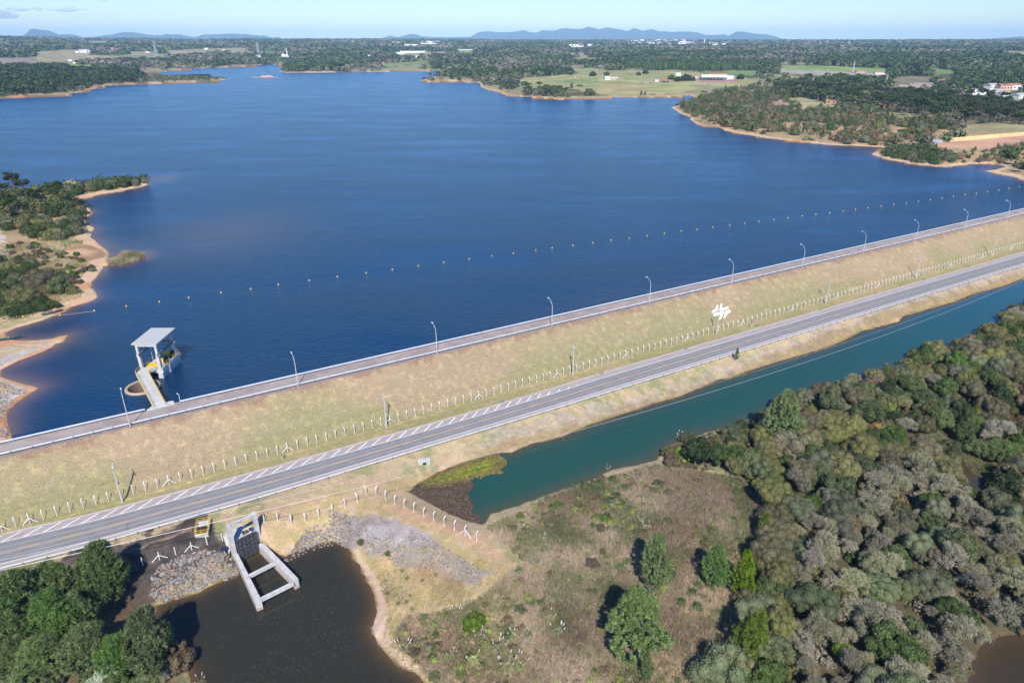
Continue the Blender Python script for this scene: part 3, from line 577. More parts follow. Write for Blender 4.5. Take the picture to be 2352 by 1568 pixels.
while s0 < SEND:                                       # slanted hatch bars in the shoulder
    i = int(np.argmin(abs(sN - s0))); wid = 2.3 * (1 - smooth(SEND - 32, SEND + 2, s0)) + .05; adv = 1.25 * wid
    a = wf[i] + nf[i] * .15; e = wf[i] + nf[i] * wid + tf[i] * adv; h = tf[i] * .28
    mk.add([(*(a - h), MZ), (*(a + h), MZ), (*(e + h), MZ), (*(e - h), MZ)], [(0, 1, 2, 3)]); s0 += 3.55
i0, i1 = int(np.argmin(abs(sN - (SEND - 30)))), int(np.argmin(abs(sN - (SEND + 8))))
oo = np.array([wf[i] + nf[i] * (2.45 - 2.2 * smooth(i0, i1, i) * .85) for i in range(i0, i1)]); ribbon(oo[::4] + .05, oo[::4] - .05, MZ, mk)
tag(mk.build('road_edge_marking', M['roadwhite']), None, None, None, 'structure')
ym = MB(); cl = resample(ctr, .5); tc_ = np.gradient(cl, axis=0); tc_ /= np.linalg.norm(tc_, axis=1)[:, None]; nc = np.stack([-tc_[:, 1], tc_[:, 0]], 1); sc_ = toSN(cl[:, 0], cl[:, 1])[0]
sD = toSN(*P(2007, 690, -7.5))[0]
m = sc_ < sD; ribbon((cl + nc * -.07)[m], (cl - nc * .19)[m], MZ, ym)
s0 = -40
while s0 < 500:
    m = (sc_ >= s0) & (sc_ <= s0 + 4.0)
    if m.sum() > 2: ribbon((cl + nc * .19)[m], (cl + nc * .07)[m], MZ, ym)
    s0 += 12.0 if s0 > sD - 12 else 8.0
tag(ym.build('road_centre_marking', M['roadyellow']), None, None, None, 'structure')
ck = MB(); gk = np.random.default_rng(31)                # tar-sealed cracks and patches
for _ in range(46):
    i_ = int(gk.integers(0, len(W2n) - 12)); u_ = gk.uniform(.05, .95); n_ = int(gk.integers(4, 12)); pts_ = [W2[i_ + k_] + wd[i_ + k_] * np.clip(u_ + gk.normal(0, .02), .02, .98) for k_ in range(n_)]
    if gk.random() < .45: a_ = W2[i_] + wd[i_] * .02; b_ = W2[i_] + wd[i_] * gk.uniform(.4, .98); pts_ = [a_ + (b_ - a_) * q_ + gk.normal(0, .08, 2) for q_ in np.linspace(0, 1, 7)]
    pts_ = np.array(pts_); tt_ = np.gradient(pts_, axis=0); tt_ /= np.linalg.norm(tt_, axis=1)[:, None] + 1e-9; nn_ = np.stack([-tt_[:, 1], tt_[:, 0]], 1); ribbon(pts_ + nn_ * .05, pts_ - nn_ * .05, RZ + .010, ck)
tag(ck.build('road_crack', mat('tar seal', (.12, .12, .12), .8)), None, None, None, 'structure')
kb = MB()                                              # low kerb along the upper edge
for k in range(len(ou) - 1):
    a, bq = ou[k], ou[k + 1]; n_ = nv[k]
    kb.add([(*a, RZ - .1), (*bq, RZ - .1), (*bq, RZ + .05), (*a, RZ + .05), (*(a + n_ * .3), RZ + .05), (*(bq + n_ * .3), RZ + .05), (*(bq + n_ * .45), RZ - .1), (*(a + n_ * .45), RZ - .1)], [(0, 1, 2, 3), (3, 2, 5, 4), (4, 5, 6, 7)])
tag(kb.build('road_kerb', M['concrete']), None, None, None, 'structure')
L_ = [SN(s, 171.2) for s in np.arange(-70, 640, 4)]; R_ = [SN(s, 166.0) for s in np.arange(-70, 640, 4)]
tag(ribbon(L_, R_, 2.56).build('crest_road', M['crest']), None, None, None, 'structure')
ek = MB()
for s in np.arange(-60, 600, 3.1):
    if -8.5 < s < 1.5: continue
    ek.box((*SN(s, 172.0 + random.uniform(-.1, .1)), 2.35 + random.uniform(-.08, .1)), (random.uniform(2.3, 3.2), random.uniform(.7, 1.1), .5), AX + random.uniform(-.08, .08))
tag(ek.build('crest_edge', M['rock']), None, None, None, 'structure')

# ------------------------------------------------------------------ guardrails
def wprof(): return [(0, .43), (.09, .46), (.09, .55), (0, .61), (.09, .67), (.09, .76), (0, .79), (-.01, .79), (-.01, .43)]
def guardrail(path, z, side, label, post_step=4.0, first=0.0):
    """path: polyline; side: +1 posts on its left"""
    p = resample(path, post_step / 2); t = np.gradient(p, axis=0); t /= np.linalg.norm(t, axis=1)[:, None]; nn = np.stack([-t[:, 1], t[:, 0]], 1) * side
    r = empty('guardrail', (p[0][0], p[0][1], z)); tag(r, label, 'guardrail', 'steel guardrails along the dam and the road')
    o = np.array([p[0][0], p[0][1]]); q = p - o; pr = wprof(); V = []; F = []; k = len(pr)
    for i in range(len(q)): V += [(q[i][0] - nn[i][0] * a, q[i][1] - nn[i][1] * a, h) for a, h in pr]
    for i in range(len(q) - 1): F += [(i * k + j, i * k + (j + 1) % k, (i + 1) * k + (j + 1) % k, (i + 1) * k + j) for j in range(k)]
    F += [tuple(range(k)), tuple(range((len(q) - 1) * k, len(q) * k))[::-1]]
    link('rail', mesh('rail', V, F, [M['galv']]), r)
    pts = [(i, q[i] + nn[i] * .13) for i in range(0, len(q), 2)]
    pm = MB().box((0, 0, .28), (.10, .14, 1.0)).box((0, 0, .62), (.07, .24, .12)); me = None
    dist = [np.hypot(*(p[i])) for i, _ in pts]; order = np.argsort(dist); near = set(order[:100]); rest = MB()
    for j, (i, c) in enumerate(pts):
        ra = math.atan2(t[i][1], t[i][0])
        if j in near:
            if me is None: ob = pm.build('post', M['galv_dark'], r, (c[0], c[1], 0), (0, 0, ra)); me = ob.data
            else: link('post', me, r, (c[0], c[1], 0), (0, 0, ra))
        else: rest.box((c[0], c[1], .28), (.10, .14, 1.0), ra)
    if rest.v: tag(rest.build('post', M['galv_dark'], r), kind='stuff')
    return r
guardrail([SN(-60, 171.5), SN(-4.8, 171.5)], 2.5, 1, 'short galvanised guardrail on the water side of the crest, left of the footbridge', 4.0)
guardrail([SN(3.2, 171.5), SN(560, 171.5)], 2.5, 1, 'long galvanised guardrail on the water side of the dam crest, right of the footbridge', 4.0)
guardrail([SN(-60, 165.75), SN(560, 165.75)], 2.5, -1, 'galvanised guardrail along the grass side of the dam crest', 4.0)
gl = offset(W2, -2.15); sg = toSN(gl[:, 0], gl[:, 1])[0]; gl = gl[(sg > -36) & (sg < 560)]
guardrail(gl, -7.6, -1, 'galvanised guardrail along the canal side of the asphalt road', 4.0)

# ------------------------------------------------------------------ fences of concrete posts
def fence(px, z, gap, arm, label, H=2.0, braced=(), strands=4, skip=(), wpath=None, lean=1):
    base = wpath if wpath is not None else PP(px, z)
    p = resample(base, gap); t = np.gradient(p, axis=0); t /= np.linalg.norm(t, axis=1)[:, None]; nn = np.stack([-t[:, 1], t[:, 0]], 1) * lean
    zz = height(p[:, 0], p[:, 1]); r = empty('concrete_fence', (p[0][0], p[0][1], zz[0])); tag(r, label, 'fence', 'white concrete post and wire fences')
    o = np.array([p[0][0], p[0][1], zz[0]]); k = .13
    pm = MB()
    if arm: pm.tube([(0, 0, -.2), (0, 0, H), (0, arm * .35, H + .18), (0, arm * .75, H + .38)], [k / 1.3, k / 1.4, k / 1.5, k / 1.6], 4)
    else: pm.tube([(0, 0, -.2), (0, 0, H + .3)], [k / 1.3, k / 1.4], 4)
    order = np.argsort(np.hypot(p[:, 0], p[:, 1])); near = set(order[:100]); rest = MB(); me = None
    for i in range(len(p)):
        if i in skip: continue
        loc = (p[i][0] - o[0], p[i][1] - o[1], zz[i] - o[2]); rz = math.atan2(nn[i][1], nn[i][0]) - math.pi / 2 + random.uniform(-.05, .05)
        if i in near:
            tl = (random.uniform(-.025, .025), random.uniform(-.025, .025), rz)
            if me is None: ob = pm.build('post', M['white'], r, loc, tl); me = ob.data
            else: ob = link('post', me, r, loc, tl)
        else:
            cr, sr = math.cos(rz), math.sin(rz)
            rest.add([(loc[0] + v[0] * cr - v[1] * sr, loc[1] + v[0] * sr + v[1] * cr, loc[2] + v[2]) for v in pm.v], pm.f)
        if i in braced:
            for sgn in (1, -1):
                e = MB().bar((loc[0], loc[1], loc[2] + H * .72), (loc[0] + t[i][0] * sgn * 1.45 + nn[i][0] * .0, loc[1] + t[i][1] * sgn * 1.45, loc[2] - .1), .12)
                e.build('brace', M['white'], r)
    if rest.v: tag(rest.build('post', M['white'], r), kind='stuff')
    wm = MB()
    for h in np.linspace(.35, H - .1, strands):
        wm.tube([(p[i][0] - o[0], p[i][1] - o[1], zz[i] - o[2] + h) for i in range(len(p))], .012, 3)
    wm.build('wire', M['rustwire'], r); return r
FN = [SN(s, 151.2 - .3 * smooth(0, 80, s)) for s in np.arange(-45, 560, 2.46)]
f0 = int(np.argmin([abs(toSN(*q)[0] - toSN(*P(388, 1112, -7.4))[0]) for q in FN]))
fence(None, None, 2.46, .7, 'long roadside fence of cranked white concrete posts below the grass slope', 2.0, set([f0 + 11 * k for k in range(-2, 20)] + [f0 - 13]), wpath=np.array(FN))
fence([(668,1194),(694,1188),(719,1180),(745,1174),(770,1166),(794,1159),(819,1151),(841,1134)], -8.35, 2.75, .7, 'white concrete fence running from the sluice gate towards the canal end', 2.0, {7})
fence([(864,1138),(883,1146),(905,1156),(924,1165),(945,1174),(964,1182),(1005,1201),(1028,1211),(1049,1221),(1073,1231),(1095,1239)], -8.8, 2.7, .7, 'white concrete fence stepping down the orange track beside the dark canal weed', 2.0, {9})
fence([(290,1309),(326,1299),(358,1289),(390,1277),(418,1268.6),(449,1259),(478,1250),(510,1236)], -8.8, 3.0, 0, 'short row of white concrete posts on the burnt black slope', 1.7, {2, 4})
fence([(608,1205),(641,1195),(668,1191)], -8.35, 2.7, 0, 'pair of white posts in the grass just right of the sluice gate', 1.7, strands=2)

# ------------------------------------------------------------------ street lamps on the crest
def make_lamp(loc, label, rz):
    r = empty('street_lamp', loc, rz); tag(r, label, 'street lamp', 'street lamps along the dam crest')
    if make_lamp.src is None:
        a = MB().tube([(0, 0, -.3), (0, 0, 6.9)], [.13, .085], 10).build('pole', M['concrete'], r, sm=False)
        c = MB().tube([(0, -.05, 6.1), (0, 0, 6.9), (0, .35, 7.8), (0, .9, 8.5), (0, 1.7, 8.95), (0, 2.2, 9.05)], [.05, .05, .045, .04, .035, .035], 8).build('arm', M['galv'], r)
        h = MB(); h.tube([(0, 2.05, 9.05), (0, 2.3, 9.08), (0, 2.6, 9.05), (0, 2.78, 8.98)], [.06, .15, .17, .07], 8); h = h.build('lamp_head', M['white'], r)
        make_lamp.src = (a.data, c.data, h.data)
    else:
        for nm, d in zip(('pole', 'arm', 'lamp_head'), make_lamp.src): link(nm, d, r)
    return r
make_lamp.src = None
ORD = ['first','second','third','fourth','fifth','sixth','seventh','eighth','ninth','tenth','eleventh','twelfth','thirteenth','fourteenth']
lamp_px = [(299,977),(683.5,885.6),(1000,809),(1264,747.7),(1487,695),(1676,651),(1836.5,612),(1976,579),(2097,551),(2207,524),(2306.5,501.5)]
lamp_lab = ['grey street lamp left of the footbridge, nearest the left edge', 'street lamp right of the intake footbridge, second along the crest from the left'] + \
    [f'tall curved-arm street lamp on the dam crest, {ORD[k]} from the left' for k in range(2, 11)]
for (a, b_), lb in zip(lamp_px, lamp_lab):
    q = P(a, b_, 2.5); s_, n_ = toSN(*q); q = SN(s_, 165.3); make_lamp((*q, 2.5), lb, AX)

# ------------------------------------------------------------------ utility poles and their wires
def make_pole(loc, label, rz, lamp=False, coil=False):
    r = empty('utility_pole', loc, rz); tag(r, label, 'utility pole', 'utility poles at the foot of the grass slope')
    MB().tube([(0, 0, -.3), (0, 0, 9.9)], [.21, .12], 6).build('pole', M['concrete'], r)
    MB().box((.12, 0, 9.45), (.10, 2.1, .12)).box((-.12, 0, 8.9), (.10, 1.2, .10)).build('crossarm', M['concrete'], r)
    for y in (-.95, -.35, .95):
        MB().tube([(.12, y, 9.5), (.12, y, 9.62), (.12, y, 9.66), (.12, y, 9.78)], [.03, .09, .05, .05], 8).build('insulator', M['white'], r)
    if coil:
        c = MB(); c.tube([(.3, .32 * math.cos(a), 4.9 + .32 * math.sin(a)) for a in np.linspace(0, 6.28, 14)], .05, 5, cap=False); c.build('cable_coil', M['black'], r)
    if lamp: MB().bar((0, 0, 8.4), (.2, -1.2, 8.7), .07).box((.22, -1.35, 8.7), (.25, .55, .12)).build('flood_light', M['white'], r)
    return r
pole_px = [(281,1149),(890,984),(1319,863),(1650,769.7),(1901.5,698.5),(2108,639.7),(2278.5,589.7)]
pole_lab = ['concrete utility pole with a cable coil, leftmost at the foot of the slope', 'concrete utility pole with cable loops beside the hatched shoulder', 'concrete utility pole where the shoulder hatching ends',
 'utility pole standing in front of the white emblem', 'utility pole between the dark road sign and the right-hand poles', 'utility pole near the right end of the roadside fence', 'utility pole with a flood light, rightmost by the fence']
tops = []
for i, ((a, b_), lb) in enumerate(zip(pole_px, pole_lab)):
    q = P(a, b_, -7.45); s_, n_ = toSN(*q); n_ = 149.6; q = SN(s_, n_); tops.append(s_); make_pole((*q, -7.45), lb, AX, lamp=(i == 6), coil=(i < 2))
st = [tops[0] - 48] + tops + [tops[-1] + 55, tops[-1] + 115]
wb = MB()
for off_, hz in ((-.95, 9.8), (-.35, 9.8), (.95, 9.8)):
    for a, b_ in zip(st[:-1], st[1:]):
        wb.tube([(*SN(a + (b_ - a) * u + .12, 149.6 + off_), -7.45 + hz - 1.3 * 4 * u * (1 - u) * ((b_ - a) / 55) ** 2) for u in np.linspace(0, 1, 9)], .014, 3, cap=False)
tag(wb.build('power_line', M['wire']), 'thin power wires strung between the utility poles below the slope', 'power line')
def line_wire(px, z, rad, label):
    q = PP(px, z); A_ = np.polyfit(q[:, 0], q[:, 1], 2); xs = np.linspace(q[0, 0] - 30, q[-1, 0] + 60, 60)
    tag(MB().tube([(x, np.polyval(A_, x), z) for x in xs], rad, 5).build('power_line', M['wire']), label, 'power line')
line_wire([(0,1309),(455,1206),(572,1179),(823,1120),(988,1082),(1176,1028),(1326,989),(1476,944),(1764,860),(1989,784.4),(2352,642)], 1.0, .045, 'near thick wire crossing over the sluice gate and the canal')
line_wire([(0,1288),(160,1251),(588,1154),(838,1097),(1176,1008),(1426,944),(1566,903),(1764,844),(1946,784.4),(2352,632)], 1.0, .026, 'far thin wire passing over the road and the canal bank')

# ------------------------------------------------------------------ boom of yellow buoys
by_c = [(0, 1, [(212,1338),(550,1325),(866,1285),(1160,1242),(1463,1202),(1734,1165),(2030,1119),(2304,1085)]),
 (1, 1, [(205,1046),(490,1007),(747,972),(1013,938),(1253,906),(1492,874),(1725,840),(1959,811),(2165,784)]),
 (2, 1, [(13,758),(218,728),(368,710),(560,686),(743,661),(911,639),(1077,618),(1244,597),(1401,573),(1555,554),(1699,539),(1845,519),(2000,499),(2137,483),(2271,466)]),
 (3, 1, [(55,448),(184,433),(315,415),(440,401),(568,385),(692,370),(804,354),(920,340),(1040,323),(1156,308),(1272,296),(1382,281),(1493,266),(1600,249),(1704,234),(1813,219),(1915,207),(2016,193),(2120,177),(2214,162),(2311,148)])]
bp = []
for ci, ri, pts in by_c: bp += C(ci, ri, pts)
bw = []; bme = None
V = []; F = []
for i in range(9):
    for j in range(14):
        th = math.pi * i / 8; ph = 2 * math.pi * j / 14; V.append((.28 * math.sin(th) * math.cos(ph), .28 * math.sin(th) * math.sin(ph), .28 * math.cos(th)))
F = [(i * 14 + j, (i + 1) * 14 + j, (i + 1) * 14 + (j + 1) % 14, i * 14 + (j + 1) % 14) for i in range(8) for j in range(14)]
bme = mesh('buoy', V, F, [M['buoy']], smooth_=True)
for i, (a, b_) in enumerate(bp):
    if i < 2: z = max(0.0, gz(*P(a, b_, 0.3))) + .3
    else: z = 0.1
    q = P(a, b_, z); bw.append((*q, z))
    o = link('buoy', bme, None, (*q, z))
    lb = 'yellow buoy lying on the dry grass at the left shore' if i == 0 else 'yellow buoy at the edge of the orange sand' if i == 1 else f'round yellow buoy on the water, number {i - 1} along the line counted from the left shore'
    tag(o, lb, 'buoy', 'yellow buoys of the floating line')
rp = MB(); pts = [(bw[0][0] - 25, bw[0][1] - 3, .9)] + [(x, y, max(z - .12, .01)) for x, y, z in bw]; rp.tube(pts[:4], .035, 5); 
rp.tube([(x, y, -.06) for x, y, z in pts[3:]], .03, 4); tag(rp.build('rope', M['rope']), 'pale rope joining the yellow buoys to the left shore', 'rope')

# ------------------------------------------------------------------ intake tower, footbridge, spillway ring
def rail_run(pts, name, mtl, parent, h=1.05, gap=1.3, thick=.06):
    b = MB(); q = resample(np.array(pts, float), gap)
    for p in q: b.bar((p[0], p[1], p[2]), (p[0], p[1], p[2] + h), thick)
    for hh in (h, h * .52): b.tube([(p[0], p[1], p[2] + hh) for p in q], thick * .55, 5)
    b.tube([(p[0], p[1], p[2] + .08) for p in q], thick * .7, 4)
    return b.build(name, mtl, parent)
tw = empty('intake_tower', (-101, 173, 0)); tag(tw, 'concrete intake tower with open gantry and flat roof standing in the lake', 'intake tower')
def T_(x, y, z): return (x + 101, y - 173, z)
b = MB(); x0, x1 = -104.2, -98.0
b.box(T_(-101.1, 174.2, 1.9), (6.2, 11.2, 1.0)); b.box(T_(-98.5, 174.0, -.6), (.9, 10.6, 4.2)); b.box(T_(-103.7, 174.0, -.6), (.9, 10.6, 4.2)); b.box(T_(-101.1, 179.3, -.6), (4.4, .9, 4.2)); b.box(T_(-98.02, 172.5, .0), (.35, .9, 4.6)); b.box(T_(-98.6, 168.4, -.4), (1.3, .8, 4.0))
b.box(T_(-98.2, 174.0, 2.62), (.35, 11.0, .45)); b.build('pier', M['concrete'], tw)
MB().box(T_(-101.7, 170.9, 2.46), (4.0, 4.6, .12)).box(T_(-101.3, 175.4, 2.46), (1.3, 5.0, .12)).build('floor_grating', M['yellow'], tw)
MB().box(T_(-99.9, 174.6, 2.46), (1.7, 1.5, .14)).build('hatch_slab', M['conc_light'], tw)
for cx, cy in ((-103.9, 168.9), (-98.7, 168.9), (-103.9, 177.9), (-98.7, 177.9)):
    sx_ = 1 if cx > -101 else -1; c = MB(); c.box(T_(cx, cy, 4.5), (.78, .85, 4.6)); c.box(T_(cx, cy, 8.4), (.62, .75, 3.2))
    c.add([T_(cx - .32, cy - .35, 6.0), T_(cx + .32, cy - .35, 6.0), T_(cx + .32, cy + .35, 6.0), T_(cx - .32, cy + .35, 6.0), T_(cx - .32 - .35 * (sx_ < 0), cy - .35, 6.9), T_(cx + .32 + .35 * (sx_ > 0), cy - .35, 6.9), T_(cx + .32 + .35 * (sx_ > 0), cy + .35, 6.9), T_(cx - .32 - .35 * (sx_ < 0), cy + .35, 6.9)], [(0,3,2,1),(4,5,6,7),(0,1,5,4),(1,2,6,5),(2,3,7,6),(3,0,4,7)])
    c.build('column', M['conc_light'], tw)
b = MB(); b.box(T_(-101.3, 168.9, 9.75), (5.8, .5, .55)); b.box(T_(-101.3, 177.9, 9.75), (5.8, .5, .55)); b.box(T_(-103.9, 173.4, 9.8), (.4, 8.6, .5)); b.box(T_(-98.7, 173.4, 9.8), (.4, 8.6, .5)); b.build('roof_beam', M['conc_light'], tw)
MB().box(T_(-101.6, 174.2, 10.2), (7.0, 11.4, .34)).build('roof', M['roof_grey'], tw)
for cx in (-103.55, -98.35):
    MB().box(T_(cx, 173.6, 7.3), (.22, 11.2, .18)).box(T_(cx, 173.6, 7.02), (.08, 11.0, .42)).box(T_(cx, 173.6, 6.76), (.22, 11.0, .1)).build('crane_beam', M['galv_dark'], tw)
h = MB().box(T_(-101, 176.2, 7.75), (5.0, .35, .5)).box(T_(-101, 175.6, 7.75), (5.0, .25, .4)).box(T_(-100.6, 175.9, 8.1), (.9, .9, .6)); h.build('travelling_hoist', M['galv_dark'], tw)
MB().tube([T_(-102.1, 172.0, 9.6), T_(-102.1, 172.0, 2.5)], .05, 5).build('hanging_cable', M['galv'], tw)
for cy, w_ in ((172.9, 1.3), (176.9, 1.6)):
    m_ = MB().box(T_(-99.0, cy, 3.2), (.9, w_, 1.3)).box(T_(-99.0, cy, 4.0), (.6, w_ * .6, .3)).tube([T_(-99.0, cy - w_ * .5, 4.2), T_(-99.0, cy + w_ * .5, 4.2)], .28, 10); m_.build('winch', M['black'], tw)
MB().box(T_(-100.9, 178.6, 3.0), (4.6, .25, .8)).box(T_(-100.9, 178.6, 3.5), (4.6, .35, .08)).build('lifting_beam', M['yellow'], tw)
MB().box(T_(-104.2, 168.7, 4.3), (.65, .2, .45)).build('solar_panel', M['solar'], tw)
MB().box(T_(-100.1, 171.6, 2.9), (.7, .5, .12)).box(T_(-99.8, 170.7, 2.9), (.6, .4, .12)).box(T_(-99.9, 171.1, 2.7), (.3, .9, .4)).build('control_box', M['galv_dark'], tw)
rail_run([T_(-98.1, 175.0, 2.8), T_(-98.1, 179.5, 2.8), T_(-104.1, 179.5, 2.4), T_(-104.1, 171.0, 2.4)], 'railing', M['yellow'], tw)
rail_run([T_(-98.1, 170.2, 2.8), T_(-98.1, 172.4, 2.8)], 'railing', M['yellow'], tw); rail_run([T_(-103.9, 171.0, 2.4), T_(-102.3, 171.0, 2.4)], 'gate_rail', M['yellow'], tw)
fb = empty('footbridge', (-95, 156, 2.6)); tag(fb, 'grey concrete footbridge with yellow railings bending towards the intake tower', 'footbridge')
def B_(x, y, z): return (x + 95, y - 156, z - 2.6)
Lp = [(-89.7, 146.4), (-103.7, 165.0), (-103.8, 169.0)]; Rp = [(-87.5, 148.0), (-101.0, 166.2), (-99.3, 169.2)]
deck = MB(); poly = [(x + 95, y - 156) for x, y in (Lp + Rp[::-1])]; deck.prism(poly, -.25, .35); deck.build('deck', M['conc_light'], fb)
gb = MB()
for A_, B2 in ((Lp[0], Lp[1]), (Rp[0], Rp[1])):
    d_ = np.array(B2) - np.array(A_); c_ = (np.array(A_) + np.array(B2)) / 2; ins = np.array([d_[1], -d_[0]]) / np.hypot(*d_) * (.35 if A_ is Lp[0] else -.35)
    gb.box((c_[0] + ins[0] + 95, c_[1] + ins[1] - 156, -.55), (np.hypot(*d_) - .4, .45, .6), math.atan2(d_[1], d_[0]))
gb.build('girder', M['conc_light'], fb)
ap = MB().prism([(x + 95, y - 156) for x, y in [(-90.9, 145.3), (-85.4, 148.7), (-86.6, 150.2), (-88.6, 149.2), (-90.7, 147.2)]], -.5, .20); ap.build('landing', M['conc_light'], fb)
rail_run([(Lp[0][0] + 95, Lp[0][1] - 156, .35), (Lp[1][0] + 95, Lp[1][1] - 156, .35), (Lp[2][0] + 95, Lp[2][1] - 156, .35)], 'railing', M['yellow'], fb)
rail_run([(Rp[0][0] + 95, Rp[0][1] - 156, .35), (Rp[1][0] + 95, Rp[1][1] - 156, .35), (Rp[2][0] + 95, Rp[2][1] - 156, .35)], 'railing', M['yellow'], fb)
rail_run([(-89.2 + 95, 147.2 - 156, .35), (-87.6 + 95, 148.4 - 156, .35)], 'gate_rail', M['white'], fb, .9, .8, .04)
for t in np.linspace(.06, .97, 15):                       # pipe brackets on the lake side
    x = Rp[0][0] + (Rp[1][0] - Rp[0][0]) * t; y = Rp[0][1] + (Rp[1][1] - Rp[0][1]) * t; MB().bar((x + 95, y - 156, .1), (x + 95.45, y - 155.75, .1), .07).build('bracket', M['galv'], fb)
lp_ = empty('lamp_post', (-84.7, 150.0, 2.5)); tag(lp_, 'short white curved lamp post at the landing of the footbridge', 'lamp post')
MB().tube([(0, 0, 0), (0, 0, 1.9), (-.1, .05, 2.25), (-.35, .15, 2.35)], .05, 7).build('pole', M['white'], lp_); MB().tube([(-.3, .12, 2.33), (-.65, .28, 2.3)], [.1, .07], 7).build('lamp_head', M['white'], lp_)
rg = empty('spillway_ring', (*RINGC, 0)); tag(rg, 'round concrete spillway shaft opening in the lake under the footbridge', 'spillway')
def lathe(prof, n=64):
    V = [(r_ * math.cos(2 * math.pi * j / n), r_ * math.sin(2 * math.pi * j / n), z_) for r_, z_ in prof for j in range(n)]
    return V, [(i * n + j, i * n + (j + 1) % n, (i + 1) * n + (j + 1) % n, (i + 1) * n + j) for i in range(len(prof) - 1) for j in range(n)]
V, F = lathe([(4.45, -1.5), (4.5, .25), (4.35, .5), (3.95, .52), (3.7, .35)]); link('lip', mesh('lip', V, F, [mat('lip stone', (.40, .31, .23), .9, noise=(1.2, (.40, .30, .22), .4, .7))], smooth_=True), rg)
V, F = lathe([(3.7, .35), (3.35, -.8), (3.1, -3), (3.0, -8.5), (.01, -8.5)]); link('shaft', mesh('shaft', V, F, [mat('shaft concrete', (.20, .145, .11), .95, noise=(1.5, (.11, .085, .07), .4, .7))], smooth_=True), rg)

# ------------------------------------------------------------------ sluice gate structure by the pond
sg_ = empty('sluice_gate', (-56, 111, PONZ)); tag(sg_, 'concrete outlet with raised black stiffened gate and two long walls in the pond', 'sluice gate')
def Q_(x, y, z): return (x + 56, y - 111, z - PONZ)
WT = -10.8
def wall(name, A_, B2, wA, wB, z0, z1, mtl):            # tapered wall between two points
    A_, B2 = np.array(A_), np.array(B2); d_ = (B2 - A_) / np.hypot(*(B2 - A_)); nn_ = np.array([-d_[1], d_[0]])
    pl = [A_ - nn_ * wA / 2, B2 - nn_ * wB / 2, B2 + nn_ * wB / 2, A_ + nn_ * wA / 2]
    return MB().prism([Q_(p[0], p[1], 0)[:2] for p in pl], z0 - PONZ, z1 - PONZ).build(name, mtl, sg_)
wall('side_wall', (-57.75, 109.7), (-48.3, 96.4), .75, 1.15, -15.2, WT, M['conc_light']); wall('side_wall', (-54.0, 113.1), (-42.8, 102.0), 1.1, 1.0, -15.2, WT, M['conc_light'])
for nm, A_, B2, wA in (('stain_band', (-57.75, 109.7), (-48.27, 96.36), .79), ('stain_band', (-54.0, 113.1), (-42.77, 101.97), 1.14)):
    wall(nm, A_, B2, wA, 1.19 if wA < 1 else 1.04, -15.1, -12.3, M['conc_stain'])
wall('strut', (-52.7, 103.3), (-48.4, 107.3), .75, .75, -11.5, -10.95, M['conc_light']); wall('strut', (-48.2, 97.2), (-43.2, 101.4), .8, .8, -11.5, -10.95, M['conc_light'])
gd = np.array([-54.3, 112.8]) - np.array([-57.5, 109.7]); gl_ = np.hypot(*gd); gd /= gl_; ga = math.atan2(gd[1], gd[0]); gn_ = np.array([gd[1], -gd[0]])
for px_, w_ in ((-57.85, 109.45), (-54.0, 113.35)):
    b = MB(); b.box(Q_(px_, w_, -9.2), (.8, .95, 11.6), ga); b.build('column', M['conc_light'], sg_)
MB().box(Q_(-55.95, 111.35, -3.75), (gl_ + .3, .5, .55), ga).build('top_beam', M['conc_light'], sg_)
gc = np.array([-55.9, 111.25]) + gn_ * .75; gw, gh, gz0 = 4.15, 5.2, -12.35
g = MB(); g.box(Q_(gc[0], gc[1], gz0 + gh / 2), (gw, .12, gh), ga); fr = gc + gn_ * .22
for k in range(7):
    zz_ = gz0 + [0.05, .6, 1.15, 1.8, 2.65, 3.75, 5.12][k]; g.box(Q_(fr[0], fr[1], zz_), (gw, .34, .10), ga)
for k in range(6):
    c_ = fr + gd * (-gw / 2 + gw * k / 5) * .985; g.box(Q_(c_[0], c_[1], gz0 + gh / 2), (.10, .345, gh - .02), ga)
for zz_ in (-8.6, -9.6, -10.4): g.box(Q_(fr[0] + gn_[0] * .2, fr[1] + gn_[1] * .2, zz_), (.5, .2, .35), ga)
g.build('gate_leaf', M['steel_dark'], sg_)
hk = gc + gd * .1; b = MB(); b.tube([Q_(hk[0], hk[1], -7.6), Q_(hk[0], hk[1], -4.0)], .04, 5); b.build('hoist_chain', M['galv_dark'], sg_)
MB().box(Q_(hk[0], hk[1], -5.6), (.28, .16, .45), ga).tube([Q_(hk[0], hk[1], -5.85), Q_(hk[0] + .12, hk[1] + .1, -6.0), Q_(hk[0], hk[1], -6.15)], .05, 5).build('hook', M['yellow'], sg_)
wall('head_wall', (-58.2, 110.5), (-54.6, 114.0), .5, .5, -12.2, -8.4, M['conc_light'])
b = MB(); b.add([Q_(-58.7, 109.2, -10.6), Q_(-60.9, 112.2, -8.45), Q_(-56.6, 118.2, -8.05), Q_(-52.6, 114.9, -8.35), Q_(-54.4, 114.0, -8.6), Q_(-58.3, 110.4, -8.6), Q_(-58.7, 109.2, -14), Q_(-60.9, 112.2, -14), Q_(-56.6, 118.2, -14), Q_(-52.6, 114.9, -14)], [(0,5,1),(1,5,4,2),(2,4,3),(0,1,7,6),(1,2,8,7),(2,3,9,8)])
b.build('apron_slab', M['concrete'], sg_)
MB().box(Q_(-56.5, 112.9, -8.1), (1.0, .7, .55), ga).box(Q_(-55.4, 113.6, -8.0), (.7, .6, .8), ga).build('hoist_box', M['steel_dark'], sg_)
for q in ((-54.9, 112.2, -7.3), (-54.1, 113.9, -6.9)): MB().tube([Q_(q[0], q[1], q[2] - .6), Q_(*q)], [.12, .16], 8).build('post_cap', M['white'], sg_)
